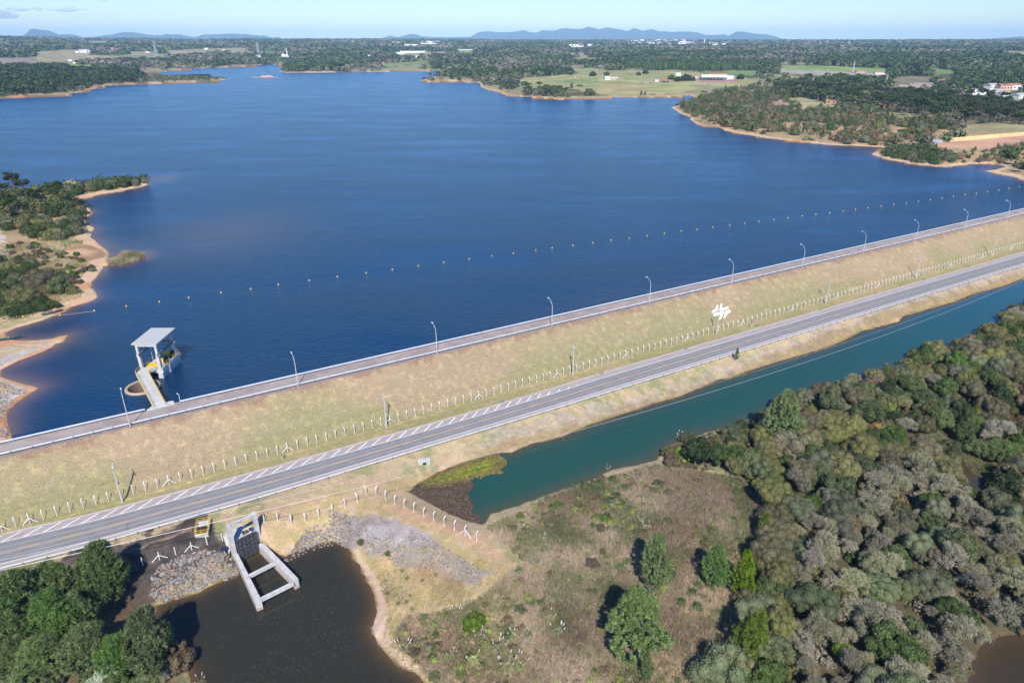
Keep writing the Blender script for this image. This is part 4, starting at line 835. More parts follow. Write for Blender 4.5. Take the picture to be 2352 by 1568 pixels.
s_ = empty('solar_panel', (-59.5, 108.9, -9.9), ga); tag(s_, 'small solar panel on a bracket beside the sluice gate', 'solar panel')
MB().add([(-.65, -.35, .75), (.65, -.35, .75), (.65, .35, 1.1), (-.65, .35, 1.1), (-.65, -.35, .70), (.65, -.35, .70), (.65, .35, 1.05), (-.65, .35, 1.05)], [(0,1,2,3),(7,6,5,4),(0,4,5,1),(1,5,6,2),(2,6,7,3),(3,7,4,0)]).build('panel', M['solar'], s_)
MB().box((0, 0, .2), (.08, .08, 1.3)).build('pole', M['galv'], s_)
# railed inspection pit
q = P(468, 1222, -8.6); pt = empty('inspection_pit', (*q, gz(*q)), math.radians(15)); tag(pt, 'open concrete pit with a yellow safety railing on the burnt slope', 'inspection pit')
b = MB(); 
for c_, d_ in (((0, -1.9, .05), (2.6, .25, .9)), ((0, 1.9, .35), (2.6, .25, 1.1)), ((-1.2, 0, .1), (.25, 3.6, .9)), ((1.2, 0, .1), (.25, 3.6, .9)), ((0, 1.2, .55), (2.2, 1.2, .15))): b.box(c_, d_)
b.build('pit_wall', M['conc_light'], pt); MB().box((0, -.3, -.05), (2.15, 3.2, .3)).build('pit_bottom', mat('wet pit floor', (.05, .045, .02), .5), pt)
rail_run([(-1.25, -1.95, .45), (1.25, -1.95, .45), (1.25, 1.95, .7), (-1.25, 1.95, .7), (-1.25, -1.95, .45)], 'railing', M['yellow'], pt, 1.0, 1.3, .07)

# ------------------------------------------------------------------ road sign plates, emblem, drains, culvert
def sign(px, label, w_, h_, rz, col_, legs=2):
    q = P(px[0], px[1], -7.45); r = empty('road_sign', (*q, -7.45), rz); tag(r, label, 'road sign', 'roadside signs')
    MB().box((0, 0, 1.2 + h_ / 2), (w_, .05, h_)).build('sign_plate', col_, r)
    for x in ((-w_ * .42, w_ * .42) if legs == 2 else (0,)): MB().box((x, .06, (1.2 + h_) / 2), (.09, .07, 1.2 + h_)).build('leg', M['white'], r)
M['signback'] = mat('grey sign back', (.20, .23, .27), .5, .3)
q0 = (1607.8 + 1345 * .0879, 666.1 + 975 * .0879)
sign(q0, 'grey-backed rectangular sign on two white legs beside the road', 1.2, 1.75, AX + math.radians(55), M['signback'])
sign((649, 1056), 'dark sign on a single post facing the road, left part of the fence', .9, .9, AX + math.radians(75), M['steel_dark'], 1)
em = empty('ground_emblem', (0, 0, 0)); eh = hit([1655], [716])[0]; em.location = tuple(eh); tag(em, 'white emblem of bent stripes painted on slabs on the grass slope', 'emblem')
M['emblem'] = mat('emblem white', (.82, .82, .80), .7)
for pl in ([(435,405),(472,405),(472,440),(457,478),(450,545),(325,605),(300,565),(330,545),(395,515),(420,460)], [(545,372),(582,378),(570,440),(575,487),(620,485),(730,432),(748,475),(650,525),(600,535),(485,548),(500,505),(525,440)],
 [(800,575),(770,520),(670,565),(645,600),(640,650),(612,720),(640,740),(665,725),(700,635),(740,605)], [(340,645),(370,700),(440,655),(547,641),(520,720),(500,775),(548,758),(600,650),(620,575),(560,578),(430,600)]):
    px = np.array([(1607.8 + a * .0879, 666.1 + b_ * .0879) for a, b_ in pl]); hp = hit(px[:, 0], px[:, 1]); hp[:, 2] = -7.4 + (toSN(hp[:, 0], hp[:, 1])[1] - 151.6) / 13.3 * 9.9
    n_ = len(hp); V = [(*(p - eh + [0, 0, .22]),) for p in hp] + [(*(p - eh - [0, 0, .2]),) for p in hp]
    link('stripe', mesh('stripe', V, [tuple(range(n_))[::-1], tuple(range(n_, 2 * n_))] + [(k, (k + 1) % n_, n_ + (k + 1) % n_, n_ + k) for k in range(n_)], [M['emblem']]), em)
for i, ((a, b_), lb) in enumerate(zip([(926,988),(1154,922.6),(1382,857),(1576,801),(1740,747),(1886.5,711.5),(2012,674.6),(2124,642),(2226,612.5)],
  ['drain grate in the kerb by the second utility pole', 'drain grate between the second and third utility poles', 'drain grate by the third utility pole', 'drain grate midway between third and fourth utility poles', 'drain grate beside the grey road sign', 'drain grate near the fifth utility pole', 'drain grate right of the fifth utility pole', 'drain grate near the sixth utility pole', 'drain grate farthest right along the kerb'])):
    q = P(a, b_, -7.45); d = MB(); d.box((0, 0, .02), (1.5, .08, .12)); d.box((0, .6, .02), (1.5, .08, .12))
    for k in range(5): d.box((-.7 + .35 * k, .3, .03), (.08, .5, .11))
    d.box((0, .3, -.03), (1.4, .5, .03)); o = d.build('drain_grate', M['galv_dark'], None, (*q, -7.47), (0, 0, AX)); tag(o, lb, 'drain grate', 'kerb drain grates')
q = P(975, 1066, -9.0); cv = empty('culvert', (*q, gz(*q)), math.radians(18)); tag(cv, 'small concrete culvert mouth in the bank above the yellow algae', 'culvert')
b = MB(); b.box((-1.0, 0, .35), (1.0, .35, 1.2)).box((1.0, 0, .35), (1.0, .35, 1.2)).box((0, 0, .8), (1.0, .35, .35)).box((0, .6, 1.0), (3.0, 1.0, .15)); b.build('head_wall', M['concrete'], cv)
MB().tube([(0, -.19, .3), (0, .4, .3)], .42, 14).build('pipe_mouth', M['black'], cv)
# boats and the pink boom at the left shore
def boat(px, z, L, W, rz, label, c_):
    q = P(px[0], px[1], z); r = empty('boat', (*q, z), rz); tag(r, label, 'boat', 'small boats pulled up on the left shore')
    ys = []; V = []
    for t in np.linspace(0, 1, 9):
        wv = W / 2 * (1 - max(0, (t - .45) / .55) ** 2.2) * (1 if t > 0 else .85); x = -L / 2 + L * t; sh = .12 * (2 * t - 1) ** 2
        V += [(x, -wv, .5 + sh), (x, -wv * .75, .0), (x, wv * .75, .0), (x, wv, .5 + sh), (x, wv * .88, .5 + sh), (x, wv * .65, .12), (x, -wv * .65, .12), (x, -wv * .88, .5 + sh)]
    F = [(i * 8 + j, i * 8 + (j + 1) % 8, (i + 1) * 8 + (j + 1) % 8, (i + 1) * 8 + j) for i in range(8) for j in range(8)]; F += [tuple(range(8)), tuple(range(64, 72))[::-1]]
    link('hull', mesh('hull', V, F, [c_]), r)
    for x in (-L * .25, L * .08): MB().box((x, 0, .42), (.3, W * .85, .05)).build('seat', M['bark_pale'], r)
boat((121, 718), .55, 6.5, 1.3, math.radians(50), 'narrow grey-green boat lying on the orange sand', mat('boat hull', (.10, .13, .12), .5))
boat((14, 779), .55, 8.5, 1.5, math.radians(30), 'dark boat moored in the small cove at the left edge', mat('dark hull', (.05, .07, .08), .5))
bm = MB(); bq = PP([(-10,853),(0,850),(45,827),(80,814),(98,807),(119,797)], .1); bm.tube([(x, y, .12) for x, y in bq], .16, 8); tag(bm.build('floating_boom', M['pink']), 'straight pink floating barrier tube along the left spit', 'floating boom')
bm = MB(); bq = np.array([hit([a], [b_])[0] for a, b_ in [(29,790),(50,793),(75,794.5),(95,793),(103,797),(110,800)]]); bm.tube([(x, y, z + .15) for x, y, z in bq], .13, 8); tag(bm.build('floating_boom', M['pink']), 'slack pink barrier tube lying curved on the grassy spit', 'floating boom')

# ------------------------------------------------------------------ plants: leaf cards, crowns, trunks
def unit(v): return v / np.maximum(np.linalg.norm(v, axis=1)[:, None], 1e-9)
def cards(Pn, Nn, size, g, jit=.7, aspect=.75):
    n = len(Pn); N2 = unit(Nn + g.normal(0, jit, (n, 3))); u = unit(np.cross(N2, g.normal(0, 1, (n, 3)))); v = np.cross(N2, u)
    s = np.asarray(size) * g.uniform(.65, 1.35, n); s = s[:, None]
    V = np.stack([Pn - u * s * .5, Pn - v * s * .5 * aspect + N2 * s * .12, Pn + u * s * .5, Pn + v * s * .5 * aspect + N2 * s * .12], 1).reshape(-1, 3)
    return V, np.arange(n * 4).reshape(n, 4)
def blades(P0, P1, w, g):                              # thin triangles from P0 to the tip P1
    n = len(P0); d = unit(P1 - P0); u = unit(np.cross(d, g.normal(0, 1, (n, 3)))) * (np.asarray(w).reshape(-1, 1) * .5)
    return np.stack([P0 - u, P0 + u, P1], 1).reshape(-1, 3), np.arange(n * 3).reshape(n, 3)
def sph(n, g, zmin=-1.0):
    z = g.uniform(zmin, 1, n); a = g.uniform(0, 2 * np.pi, n); r = np.sqrt(1 - z * z); return np.stack([r * np.cos(a), r * np.sin(a), z], 1)
def balls(cs, rs, nu=9, nv=6, sq=1.0):
    V = []; F = []; th = np.linspace(0, np.pi, nv + 1); ph = np.arange(nu) * 2 * np.pi / nu
    u = np.stack([np.outer(np.sin(th), np.cos(ph)), np.outer(np.sin(th), np.sin(ph)), np.outer(np.cos(th), np.ones(nu))], 2).reshape(-1, 3)
    f = np.array([(i * nu + j, (i + 1) * nu + j, (i + 1) * nu + (j + 1) % nu, i * nu + (j + 1) % nu) for i in range(nv) for j in range(nu)])
    for k, (c, r) in enumerate(zip(cs, rs)): V.append(u * r * np.array([1, 1, sq]) + c); F.append(f + k * len(u))
    return np.concatenate(V), np.concatenate(F)
class VB:
    def __init__(s): s.V = []; s.F = {3: [], 4: []}; s.T = []; s.n = 0; s.M = {3: [], 4: []}; s.C = []
    def add(s, V, F, t, m=0, c=None):
        s.V.append(V); s.F[F.shape[1]].append(F + s.n); s.M[F.shape[1]].append(np.full(len(F), m)); s.T.append(np.broadcast_to(t, len(V)) if np.ndim(t) == 0 else t); s.n += len(V)
        if c is not None: s.C.append(c)
    def mesh(s, name, mats, colour=False):
        Fs = [np.concatenate(s.F[k]) for k in (3, 4) if s.F[k]]; mi = np.concatenate([np.concatenate(s.M[k]) for k in (3, 4) if s.F[k]])
        at = {'tint': np.concatenate(s.T)}
        if colour: at['leaf'] = np.concatenate(s.C)
        return mesh(name, np.concatenate(s.V), Fs, mats, at, mi=mi)
def lobes(g, k, hz, spread=.70, r0=.26, r1=.38, zmin=-.05):
    i = np.arange(k); z = zmin + (1 - zmin) * ((i + .5) / k); a = i * 2.39996 + g.uniform(0, 6); r = np.sqrt(1 - z * z)
    d = np.stack([r * np.cos(a), r * np.sin(a), z * hz], 1); c = d * spread * g.uniform(.82, 1.14, (k, 1)) + g.normal(0, .085, (k, 3)); c[:, 2] += .18
    return c, r0 * .62 + (r1 * 1.12 - r0 * .62) * g.random(k) ** 1.2
def surf(c, r, per, g, cut=.9):
    P_, N_, L_ = [], [], []
    for i in range(len(c)):
        u = sph(per, g, -.75); p = c[i] + u * r[i] * g.uniform(.9, 1.06, (per, 1)); keep = np.ones(per, bool)
        for j in range(len(c)):
            if j != i: keep &= ((p - c[j]) ** 2).sum(1) > (r[j] * cut) ** 2
        P_.append(p[keep]); N_.append(u[keep]); L_.append(np.full(keep.sum(), i))
    return np.concatenate(P_), np.concatenate(N_), np.concatenate(L_)
def trunk_mesh(H, r, lean=.0, limbs=6, g=None, top=.5, mtl='bark'):
    b = MB(); b.tube([(0, 0, -1.3), (lean * .3, 0, H * .35), (lean, lean * .4, H * .8)], [r, r * .75, r * .35], 7)
    for k in range(limbs):
        a = k * 2.4 + g.uniform(0, 1); z0 = H * g.uniform(.3, .7); e = g.uniform(.45, .8) * top
        b.tube([(lean * z0 / H, 0, z0), (math.cos(a) * e * .5, math.sin(a) * e * .5, z0 + .25 * top), (math.cos(a) * e, math.sin(a) * e, z0 + .45 * top)], [r * .45, r * .3, r * .12], 5)
    return mesh('trunk', b.v, b.f, [M[mtl]])
def p_broad(seed, hz=.78, k=26, per=330, cs=.085, r0=.24, r1=.36, spread=.7, zmin=-.05, jit=.6):
    g = np.random.default_rng(seed); k = int(k * 1.45); per = int(per * .85); c, r = lobes(g, k, hz, spread, r0, r1, zmin); b = VB()
    P_, N_, L_ = surf(c, r, per, g); lt = g.uniform(.15, .85, k); V, F = cards(P_, N_ + [0, 0, .25], cs, g, jit)
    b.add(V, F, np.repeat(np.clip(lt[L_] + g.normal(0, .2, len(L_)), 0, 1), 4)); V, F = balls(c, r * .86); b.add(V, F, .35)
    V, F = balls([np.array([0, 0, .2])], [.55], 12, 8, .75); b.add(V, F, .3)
    for _ in range(40): e_ = sph(1, g, .1)[0]; V, F = blades(np.array([e_ * .6 + [0, 0, .15]]), np.array([e_ * g.uniform(.95, 1.12) + [0, 0, .2]]), .02, g); b.add(V, F, .9)
    return b, trunk_mesh(.7, .045, .06, 5, g, .6)
def branch_tree(g, depth, p, d, L, w, out):
    q = p + d * L; out.append((p, q, w))
    if depth == 0: return
    for _ in range(g.integers(2, 4)):
        nd = d + g.normal(0, .48, 3); nd[2] += .05; branch_tree(g, depth - 1, q, nd / np.linalg.norm(nd), L * g.uniform(.62, .85), w * .62, out)
def p_bare(seed, dense=1.0):
    g = np.random.default_rng(seed); b = VB(); segs = []
    for _ in range(6):
        d = np.array([g.normal(0, .5), g.normal(0, .5), 1.0]); branch_tree(g, 5, np.zeros(3), d / np.linalg.norm(d), .27, .036, segs)
    A_ = np.array([s[0] for s in segs]); B2 = np.array([s[1] for s in segs]); W_ = np.array([s[2] for s in segs]); sc = np.array([.95, .95, .9])
    A_ *= sc; B2 *= sc; d = unit(B2 - A_); u = unit(np.cross(d, [[.1, .2, 1.]] * len(d))); v = np.cross(d, u); w_ = W_[:, None] * .5
    ring = [np.stack([A_ + (u * math.cos(a) + v * math.sin(a)) * w_ for a in (0, 2.1, 4.2)], 1), np.stack([B2 + (u * math.cos(a) + v * math.sin(a)) * w_ * .6 for a in (0, 2.1, 4.2)], 1)]
    V = np.concatenate(ring, 1).reshape(-1, 3); n = len(A_); base = np.arange(n)[:, None] * 6; F = np.concatenate([base + np.array([[i, (i + 1) % 3, 3 + (i + 1) % 3, 3 + i]]) for i in range(3)])
    b.add(V, F, .8, 1)
    tips = B2[W_ < .0075]; rep = int(4 * dense); P0 = np.repeat(tips, rep, 0) + g.normal(0, .03, (len(tips) * rep, 3)); D_ = unit(g.normal(0, 1, P0.shape) + unit(P0 - [0, 0, .3]) * .9)
    V, F = blades(P0, P0 + D_ * g.uniform(.06, .16, (len(P0), 1)), .014, g); b.add(V, F, np.repeat(g.uniform(.3, 1, len(P0)), 3), 1)
    P0 = np.repeat(tips, int(3 * dense), 0) + g.normal(0, .055, (len(tips) * int(3 * dense), 3)); V, F = cards(P0, unit(P0), .05, g, 1.0); b.add(V, F, np.repeat(g.uniform(0, 1, len(P0)), 4), 0)
    return b
def p_pine(seed, H=2.1, nt=330, con=.9, blade=.14, core=.5, droop=0.0):
    """radius 1, height H"""
    g = np.random.default_rng(seed); b = VB(); z = g.uniform(.12, 1.0, nt) ** .85; prof = (np.sin(np.clip((1 - z) * 1.25 + .08, 0, 1) * np.pi / 2) ** con) * (.75 + .25 * np.minimum(1, z / .25)); a = g.uniform(0, 2 * np.pi, nt)
    lobe = .82 + .22 * np.sin(a * 3 + z * 9 + seed); rr = prof * lobe * g.uniform(.55, 1.0, nt) ** .6
    c = np.stack([rr * np.cos(a), rr * np.sin(a), z * H], 1); out = unit(np.stack([np.cos(a), np.sin(a), .75 + 0 * a], 1)); lt = np.clip(g.normal(.5, .25, nt), 0, 1)
    m = 24; C_ = np.repeat(c, m, 0) + g.normal(0, .02, (nt * m, 3)); D_ = unit(np.repeat(out, m, 0) * .9 + g.normal(0, .75, (nt * m, 3))); Lb = blade * g.uniform(.7, 1.25, (nt * m, 1))
    V, F = blades(C_ - D_ * Lb * .3, C_ + D_ * Lb, .04, g); b.add(V, F, np.repeat(np.clip(np.repeat(lt, m) + g.normal(0, .15, nt * m), 0, 1), 3))
    
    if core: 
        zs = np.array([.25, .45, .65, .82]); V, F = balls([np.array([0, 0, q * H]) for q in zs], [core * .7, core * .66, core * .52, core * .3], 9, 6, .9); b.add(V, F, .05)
    t = MB(); t.tube([(0, 0, -.25), (0, 0, H * .5), (0, 0, H * .97)], [.045, .03, .008], 6)
    for k in range(26):
        i = g.integers(0, nt); t.tube([(0, 0, c[i][2] * .93), (c[i][0] * .55, c[i][1] * .55, c[i][2] * .97), tuple(c[i])], [.012, .009, .004], 3)
    return b, mesh('trunk', t.v, t.f, [M['bark_pale']])
def p_arau(seed, H=3.0):
    """umbrella crown of radius 1 on a straight trunk of height H"""
    g = np.random.default_rng(seed); b = VB(); nl = 17; t = MB(); t.tube([(0, 0, -.1), (0, 0, H * .6), (0, 0, H)], [.052, .04, .022], 7); cl = []; rs = []
    for k in range(nl):
        a = k * 2.39996 + g.uniform(-.2, .2); z0 = H * g.uniform(.80, .99); L_ = g.uniform(.55, 1.0) * (1.0 if z0 < H * .93 else .65); e = np.array([math.cos(a) * L_, math.sin(a) * L_, z0 + .10 + g.uniform(0, .14)])
        t.tube([(0, 0, z0 - .12), (e[0] * .6, e[1] * .6, z0 - .02), tuple(e)], [.02, .014, .008], 4)
        for q in (1.0, .62): cl.append(e * [q, q, 1] + g.normal(0, .04, 3)); rs.append(g.uniform(.15, .24))
    cl.append(np.array([0, 0, H + .08])); rs.append(.25)
    cl = np.array(cl); rs = np.array(rs); P_ = []; N_ = []
    for c, r in zip(cl, rs): u = sph(70, g, -.6); P_.append(c + u * r * [1, 1, .62]); N_.append(u)
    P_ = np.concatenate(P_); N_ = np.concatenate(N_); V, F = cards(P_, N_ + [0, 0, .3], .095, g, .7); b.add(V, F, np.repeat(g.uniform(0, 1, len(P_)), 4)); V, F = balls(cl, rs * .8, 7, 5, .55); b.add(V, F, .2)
    return b, mesh('trunk', t.v, t.f, [M['bark']])
def p_tuft(seed, plumes=7, n=150):
    g = np.random.default_rng(seed); b = VB(); a = g.uniform(0, 2 * np.pi, n); L_ = g.uniform(.7, 1.25, n); e = g.uniform(.25, 1.0, n); d = np.stack([np.cos(a), np.sin(a), 0 * a], 1)
    p0 = d * .07; p1 = d * (.38 * L_ * e)[:, None] + np.array([0, 0, 1]) * (.72 * L_ * (1.15 - e * .5))[:, None]; p2 = d * (.95 * L_ * e)[:, None] + np.array([0, 0, 1]) * (.62 * L_ * (1.25 - e))[:, None]
    u = np.stack([-np.sin(a), np.cos(a), 0 * a], 1) * .022; V = np.stack([p0 - u, p0 + u, p1 + u, p1 - u, p2], 1).reshape(-1, 3); k = np.arange(n)[:, None] * 5
    t = np.repeat(g.uniform(0, 1, n), 5); b.add(V, k + np.array([[0, 1, 2, 3]]), t); b.F[3].append(k + np.array([[3, 2, 4]]) + 0); b.M[3].append(np.zeros(n, int))
    for j in range(plumes):
        aa = g.uniform(0, 6.28); e_ = np.array([math.cos(aa) * .75, math.sin(aa) * .75, 1.35]) * g.uniform(.8, 1.15); V, F = blades(np.array([[0, 0, .1]]), np.array([e_ * 1.02]), .03, g); b.add(V, F, .9, 1)
        V, F = balls([e_ * .92], [.05], 6, 5, 1.0); V = (V - e_ * .92); ax = e_ / np.linalg.norm(e_); V = V + np.outer(V @ ax, ax) * 3.2 + e_ * .95; b.add(V, F, .9, 1)
    return b
F_ = {}
F_['olive'] = foliage('olive foliage', (.10, .10, .04), (.26, .235, .10)); F_['greyolive'] = foliage('grey green foliage', (.095, .11, .055), (.21, .225, .12))
F_['green'] = foliage('green foliage', (.045, .08, .02), (.14, .18, .05)); F_['lime'] = foliage('bright green foliage', (.09, .14, .025), (.24, .27, .06))
F_['dark'] = foliage('dark green foliage', (.022, .04, .014), (.07, .095, .03)); F_['brown'] = foliage('brown scrub foliage', (.12, .085, .045), (.24, .18, .11))
F_['grey'] = foliage('grey twiggy foliage', (.13, .145, .06), (.30, .30, .16)); F_['twig'] = foliage('pale twigs', (.20, .175, .115), (.43, .385, .28), rnd=.2, transl=.0)
F_['pine'] = foliage('pine needles', (.065, .115, .035), (.23, .31, .10), transl=.25, rnd=.16); F_['pinelime'] = foliage('yellow green pine needles', (.09, .15, .015), (.28, .33, .05), transl=.15)
F_['silver'] = foliage('silver leaves', (.22, .28, .17), (.50, .56, .40), rnd=.05); F_['arau'] = foliage('umbrella pine foliage', (.022, .042, .012), (.075, .105, .028), transl=.1)
F_['orange'] = foliage('orange foliage', (.26, .15, .03), (.46, .30, .06)); F_['pampas'] = foliage('pampas blades', (.20, .25, .08), (.50, .45, .22)); F_['plume'] = foliage('pampas plume', (.62, .56, .46), (.74, .68, .58), rnd=.05)
F_['straw'] = foliage('dry grass', (.34, .26, .14), (.70, .58, .36), rnd=0, transl=.4)
PROTO = {}
def addp(key, bt, mats):
    b, t = bt if isinstance(bt, tuple) else (bt, None); PROTO.setdefault(key, []).append((b.mesh('crown', mats), t))
for i in range(4): addp('olive', p_broad(10 + i, .72, 28, 460, .06), [F_['olive']])
for i in range(3): addp('greyolive', p_broad(20 + i, .75, 24, 560, .055), [F_['greyolive']])
for i in range(4): addp('green', p_broad(30 + i, 1.0, 18, 420, .09, .22, .36, .66, -.2, .9), [F_['green']])
for i in range(2): addp('lime', p_broad(40 + i, .8, 15, 260, .12, .22, .34, .66, -.1, .9), [F_['lime']])
for i in range(2): addp('dark', p_broad(45 + i, .95, 18, 280, .11, .24, .36, .66, -.2, .9), [F_['dark']])
for i in range(2): addp('brown', p_broad(50 + i, .7, 16, 240, .10, .2, .34, .66, -.1, 1.0), [F_['brown']])
addp('orange', p_broad(54, .8, 12, 220, .12, .2, .34, .66, -.1, 1.0), [F_['orange']])
for i in range(5): b = p_bare(60 + i, 1.0 + .3 * i); PROTO.setdefault('bare', []).append((b.mesh('crown', [F_['grey'], F_['twig']]), None))
for i in range(3): addp('pine', p_pine(70 + i, 2.2, 620, .9, .10), [F_['pine']])
for i in range(3): addp('bigpine', p_pine(75 + i, 1.75, 640, .75, .12, .56), [F_['pine']])
for i in range(3): addp('bush', p_broad(110 + i, .6, 9, 170, .19, .18, .40, .62, -.2, 1.1), [[F_['green'], F_['olive'], F_['brown']][i]])
for i in range(2): addp('pinelime', p_pine(80 + i, 2.3, 280, 1.0, .17, .42), [F_['pinelime']])
for i in range(2): addp('spire', p_pine(85 + i, 2.7, 170, 1.1, .2, .45), [F_['pine']])
for i in range(3): addp('arau', p_arau(90 + i, 2.0 + .35 * i), [F_['arau']])
for i in range(3): b = p_tuft(95 + i); PROTO.setdefault('pampas', []).append((b.mesh('blades', [F_['pampas'], F_['plume']]), None))
addp('silver', p_broad(99, .7, 20, 260, .13, .2, .32, .72, .0, .9), [F_['silver']])
KIND = {'bush': 'shrub', 'olive': 'broadleaf_tree', 'greyolive': 'broadleaf_tree', 'green': 'broadleaf_tree', 'lime': 'broadleaf_tree', 'dark': 'broadleaf_tree', 'orange': 'broadleaf_tree', 'brown': 'broadleaf_tree', 'silver': 'broadleaf_tree',
        'bare': 'bare_tree', 'pine': 'pine_tree', 'bigpine': 'pine_tree', 'pinelime': 'pine_tree', 'spire': 'pine_tree', 'arau': 'araucaria_tree', 'pampas': 'pampas_grass'}
CATS = {'broadleaf_tree': 'tree', 'bare_tree': 'bare tree', 'pine_tree': 'pine tree', 'araucaria_tree': 'araucaria tree', 'pampas_grass': 'pampas grass', 'shrub': 'shrub'}
PLANTS = []                                            # dict per plant; the largest-looking of a kind become things, the rest one mass
def plant(x, y, key, R, label, group, kind=None, hs=1.0, uniq=False, z=None):
    PLANTS.append(dict(x=float(x), y=float(y), key=key, R=float(R), label=label, group=group, kind=kind or KIND[key], hs=hs, uniq=uniq, z=z))
def at_crown(px, py, hc, z0):                          # ground point whose crown centre, hc above it, sits at this pixel
    return P(px, py, z0 + hc)
def scatter(poly, dens, seed, avoid=(), n=4000):
    g = np.random.default_rng(seed); x0, y0 = poly.min(0); x1, y1 = poly.max(0); p = g.uniform(0, 1, (n, 2)) * [x1 - x0, y1 - y0] + [x0, y0]
    m = inside(p[:, 0].astype(np.float32), p[:, 1].astype(np.float32), poly)
    for a, pad in avoid: m &= sdist(p[:, 0], p[:, 1], a) > pad
    return p[m], g
def pack(p, R, k=.8, placed=None):
    out = []; pl = [] if placed is None else placed
    for q, r in zip(p, R):
        if pl:
            a = np.array(pl); 
            if (np.hypot(a[:, 0] - q[0], a[:, 1] - q[1]) < k * (a[:, 2] + r)).any(): continue
        pl.append((q[0], q[1], r)); out.append((q, r))
    return out

# hand-placed trees, each with its own label
hand = [  # crown centre px, kind, radius, crown height factor, label, ground z
 (215,1292,'bigpine',5.2,6.5,'tall dark green pine whose top overlaps the guardrail and road edge', -9.2),
 (315,1440,'bigpine',5.3,6,'broad green pine leaning over the left bank of the dark pond', -10.5),
 (50,1350,'bigpine',5.6,6.5,'dense pine at the left frame edge under the thick wire', -9.2), (128,1405,'bigpine',5.0,6.5,'pine in the middle of the lower left pine group', -10),
 (20,1445,'bigpine',5.2,6,'large pine low on the left frame edge', -10.5), (185,1470,'bigpine',4.3,5,'smaller pine at the front of the lower left group, beside the leaning white trunk', -10.7),
 (95,1490,'bigpine',4.4,5,'yellowish pine at the front edge of the lower left group', -10.8),
 (110,1330,'bigpine',4.6,5.5,'pine behind the left group, close to the road guardrail', -9.0), (5,1400,'bigpine',5.0,6,'pine half out of the frame in the left group', -10), (165,1380,'bigpine',4.0,6,'pine crown bridging the two front pines of the left group', -9.8), (255,1480,'bigpine',3.8,4.5,'lower bough-rich pine between the pond pine and the left group', -10.8), (40,1500,'bigpine',4.0,4,'short pine at the lower left edge', -10.9),
 (1505,1302,'pine',3.5,4.6,'green pine standing in the brown meadow, upper of two close pines', -9.8), (1478,1436,'pine',4.9,5.8,'largest dark blue-green pine in the brown meadow', -9.9),
 (1650,1305,'pine',2.9,4,'slim dark pine at the right side of the meadow', -9.7), (1716,1322,'pinelime',2.8,4,'yellow-green young pine against the dark wood edge', -9.6),
 (1704,1465,'pinelime',3.2,4.2,'bright yellow-green pine in front of a grey round tree', -9.8), (1758,1205,'pinelime',2.2,3,'small bright pine at the upper corner of the meadow', -9.6), (1487,1530,'pine',1.5,1.8,'tiny pine growing below the largest meadow pine', -10),
 (1755,1402,'greyolive',4.4,3,'grey-green round tree beside the yellow-green pines', -9.7), (1663,1532,'greyolive',4.6,3,'large grey-green round tree at the bottom edge of the meadow', -9.9),
 (1824,1025,'olive',5.4,3.6,'largest yellow-olive round crown near the canal wood', -9.5), (1800,985,'pine',4.2,4,'dark green pine just above the largest olive crown', -9.5), (2059,980,'olive',4.4,3,'pair-like olive dome in the middle of the right wood', -9.5),
 (1943,992,'olive',3.2,2.6,'small round olive crown surrounded by dark gaps', -9.5), (1814,1282,'olive',3.6,2.8,'golden-olive crown with pale limbs beside the bare grey trees', -9.6), (1808,1246,'greyolive',3.6,2.6,'grey-green flat crown just above the golden-olive one', -9.6),
 (1572,1035,'lime',2.7,2,'yellow-green bush on the canal bank at the wood corner', -9.8), (1545,1050,'brown',2.6,2,'brownish bush beside the yellow-green bank bush', -9.8), (1690,985,'greyolive',3.4,2.8,'rounded grey-green tree overhanging the canal edge', -9.7),
 (1920,1344,'bare',4.6,3,'pale dead tree with bright white branches among the grey wood', -9.6), (2190,1000,'green',3.2,3.5,'green tree beside the grassy clearing of the stream', -10), (2325,1085,'dark',4.5,3.5,'dark green tree on the far bank of the brown stream', -10.5),
 (235,1538,'silver',2.9,2.2,'silver-leaved shrub tree at the bottom left', -11), (400,1500,'brown',3.1,1.8,'brown twiggy bush hanging over the pond edge', -12), (60,1540,'greyolive',3.4,1.8,'grey-green scrub in the bottom left corner', -11), (330,1555,'green',2.4,1.5,'green bush at the bottom left, right of the silver shrub', -11.6),
 (150,1530,'brown',2.6,1.5,'brown bush behind the silver shrub', -11), (120,1560,'bare',2.6,1.5,'leafless grey bush left of the silver shrub', -11), (10,1510,'orange',2.0,1.5,'rusty orange scrub at the bottom left edge', -10.8), (372,1548,'bare',2.2,1.2,'bare twiggy bush near the pond reeds', -12), (255,1575,'green',2.3,1.3,'green bush cut by the bottom edge under the silver shrub', -11.6),
 (1092,1428,'lime',2.7,1.2,'wide low bright green bush in the dry meadow near the pampas clumps', -10.9), (828,1240,'green',.9,.6,'small lone dark bush at the foot of the gravel slope', -10.9), (890,1266,'green',.75,.5,'tiny bush below the gravel slope, right of the other lone bush', -11),
 (1195,1186,'lime',1.0,.5,'yellow-green bush at the canal head', -10), (2040,818,'bare',2.2,2.6,'whitish leafless shrub at the canal edge of the wood', -9.8), (2110,950,'orange',1.6,2,'orange-brown small tree in the upper right wood', -9.6), (2087,900,'orange',1.5,2,'orange-leaved shrub near the canal side of the wood', -9.6), (2135,838,'orange',1.8,2,'golden-brown shrub below the topmost round tree of the bank', -9.6),
 (2108,803,'olive',3.1,2.6,'olive dome leaning over the canal near its right bend', -9.8), (1903,893,'olive',4.0,3,'yellow-olive crown overhanging the canal, leftmost of the big bank domes', -9.8), (2160,812,'olive',3.9,3,'broad olive crown on the canal bank near the right edge', -9.8)]
placed = []
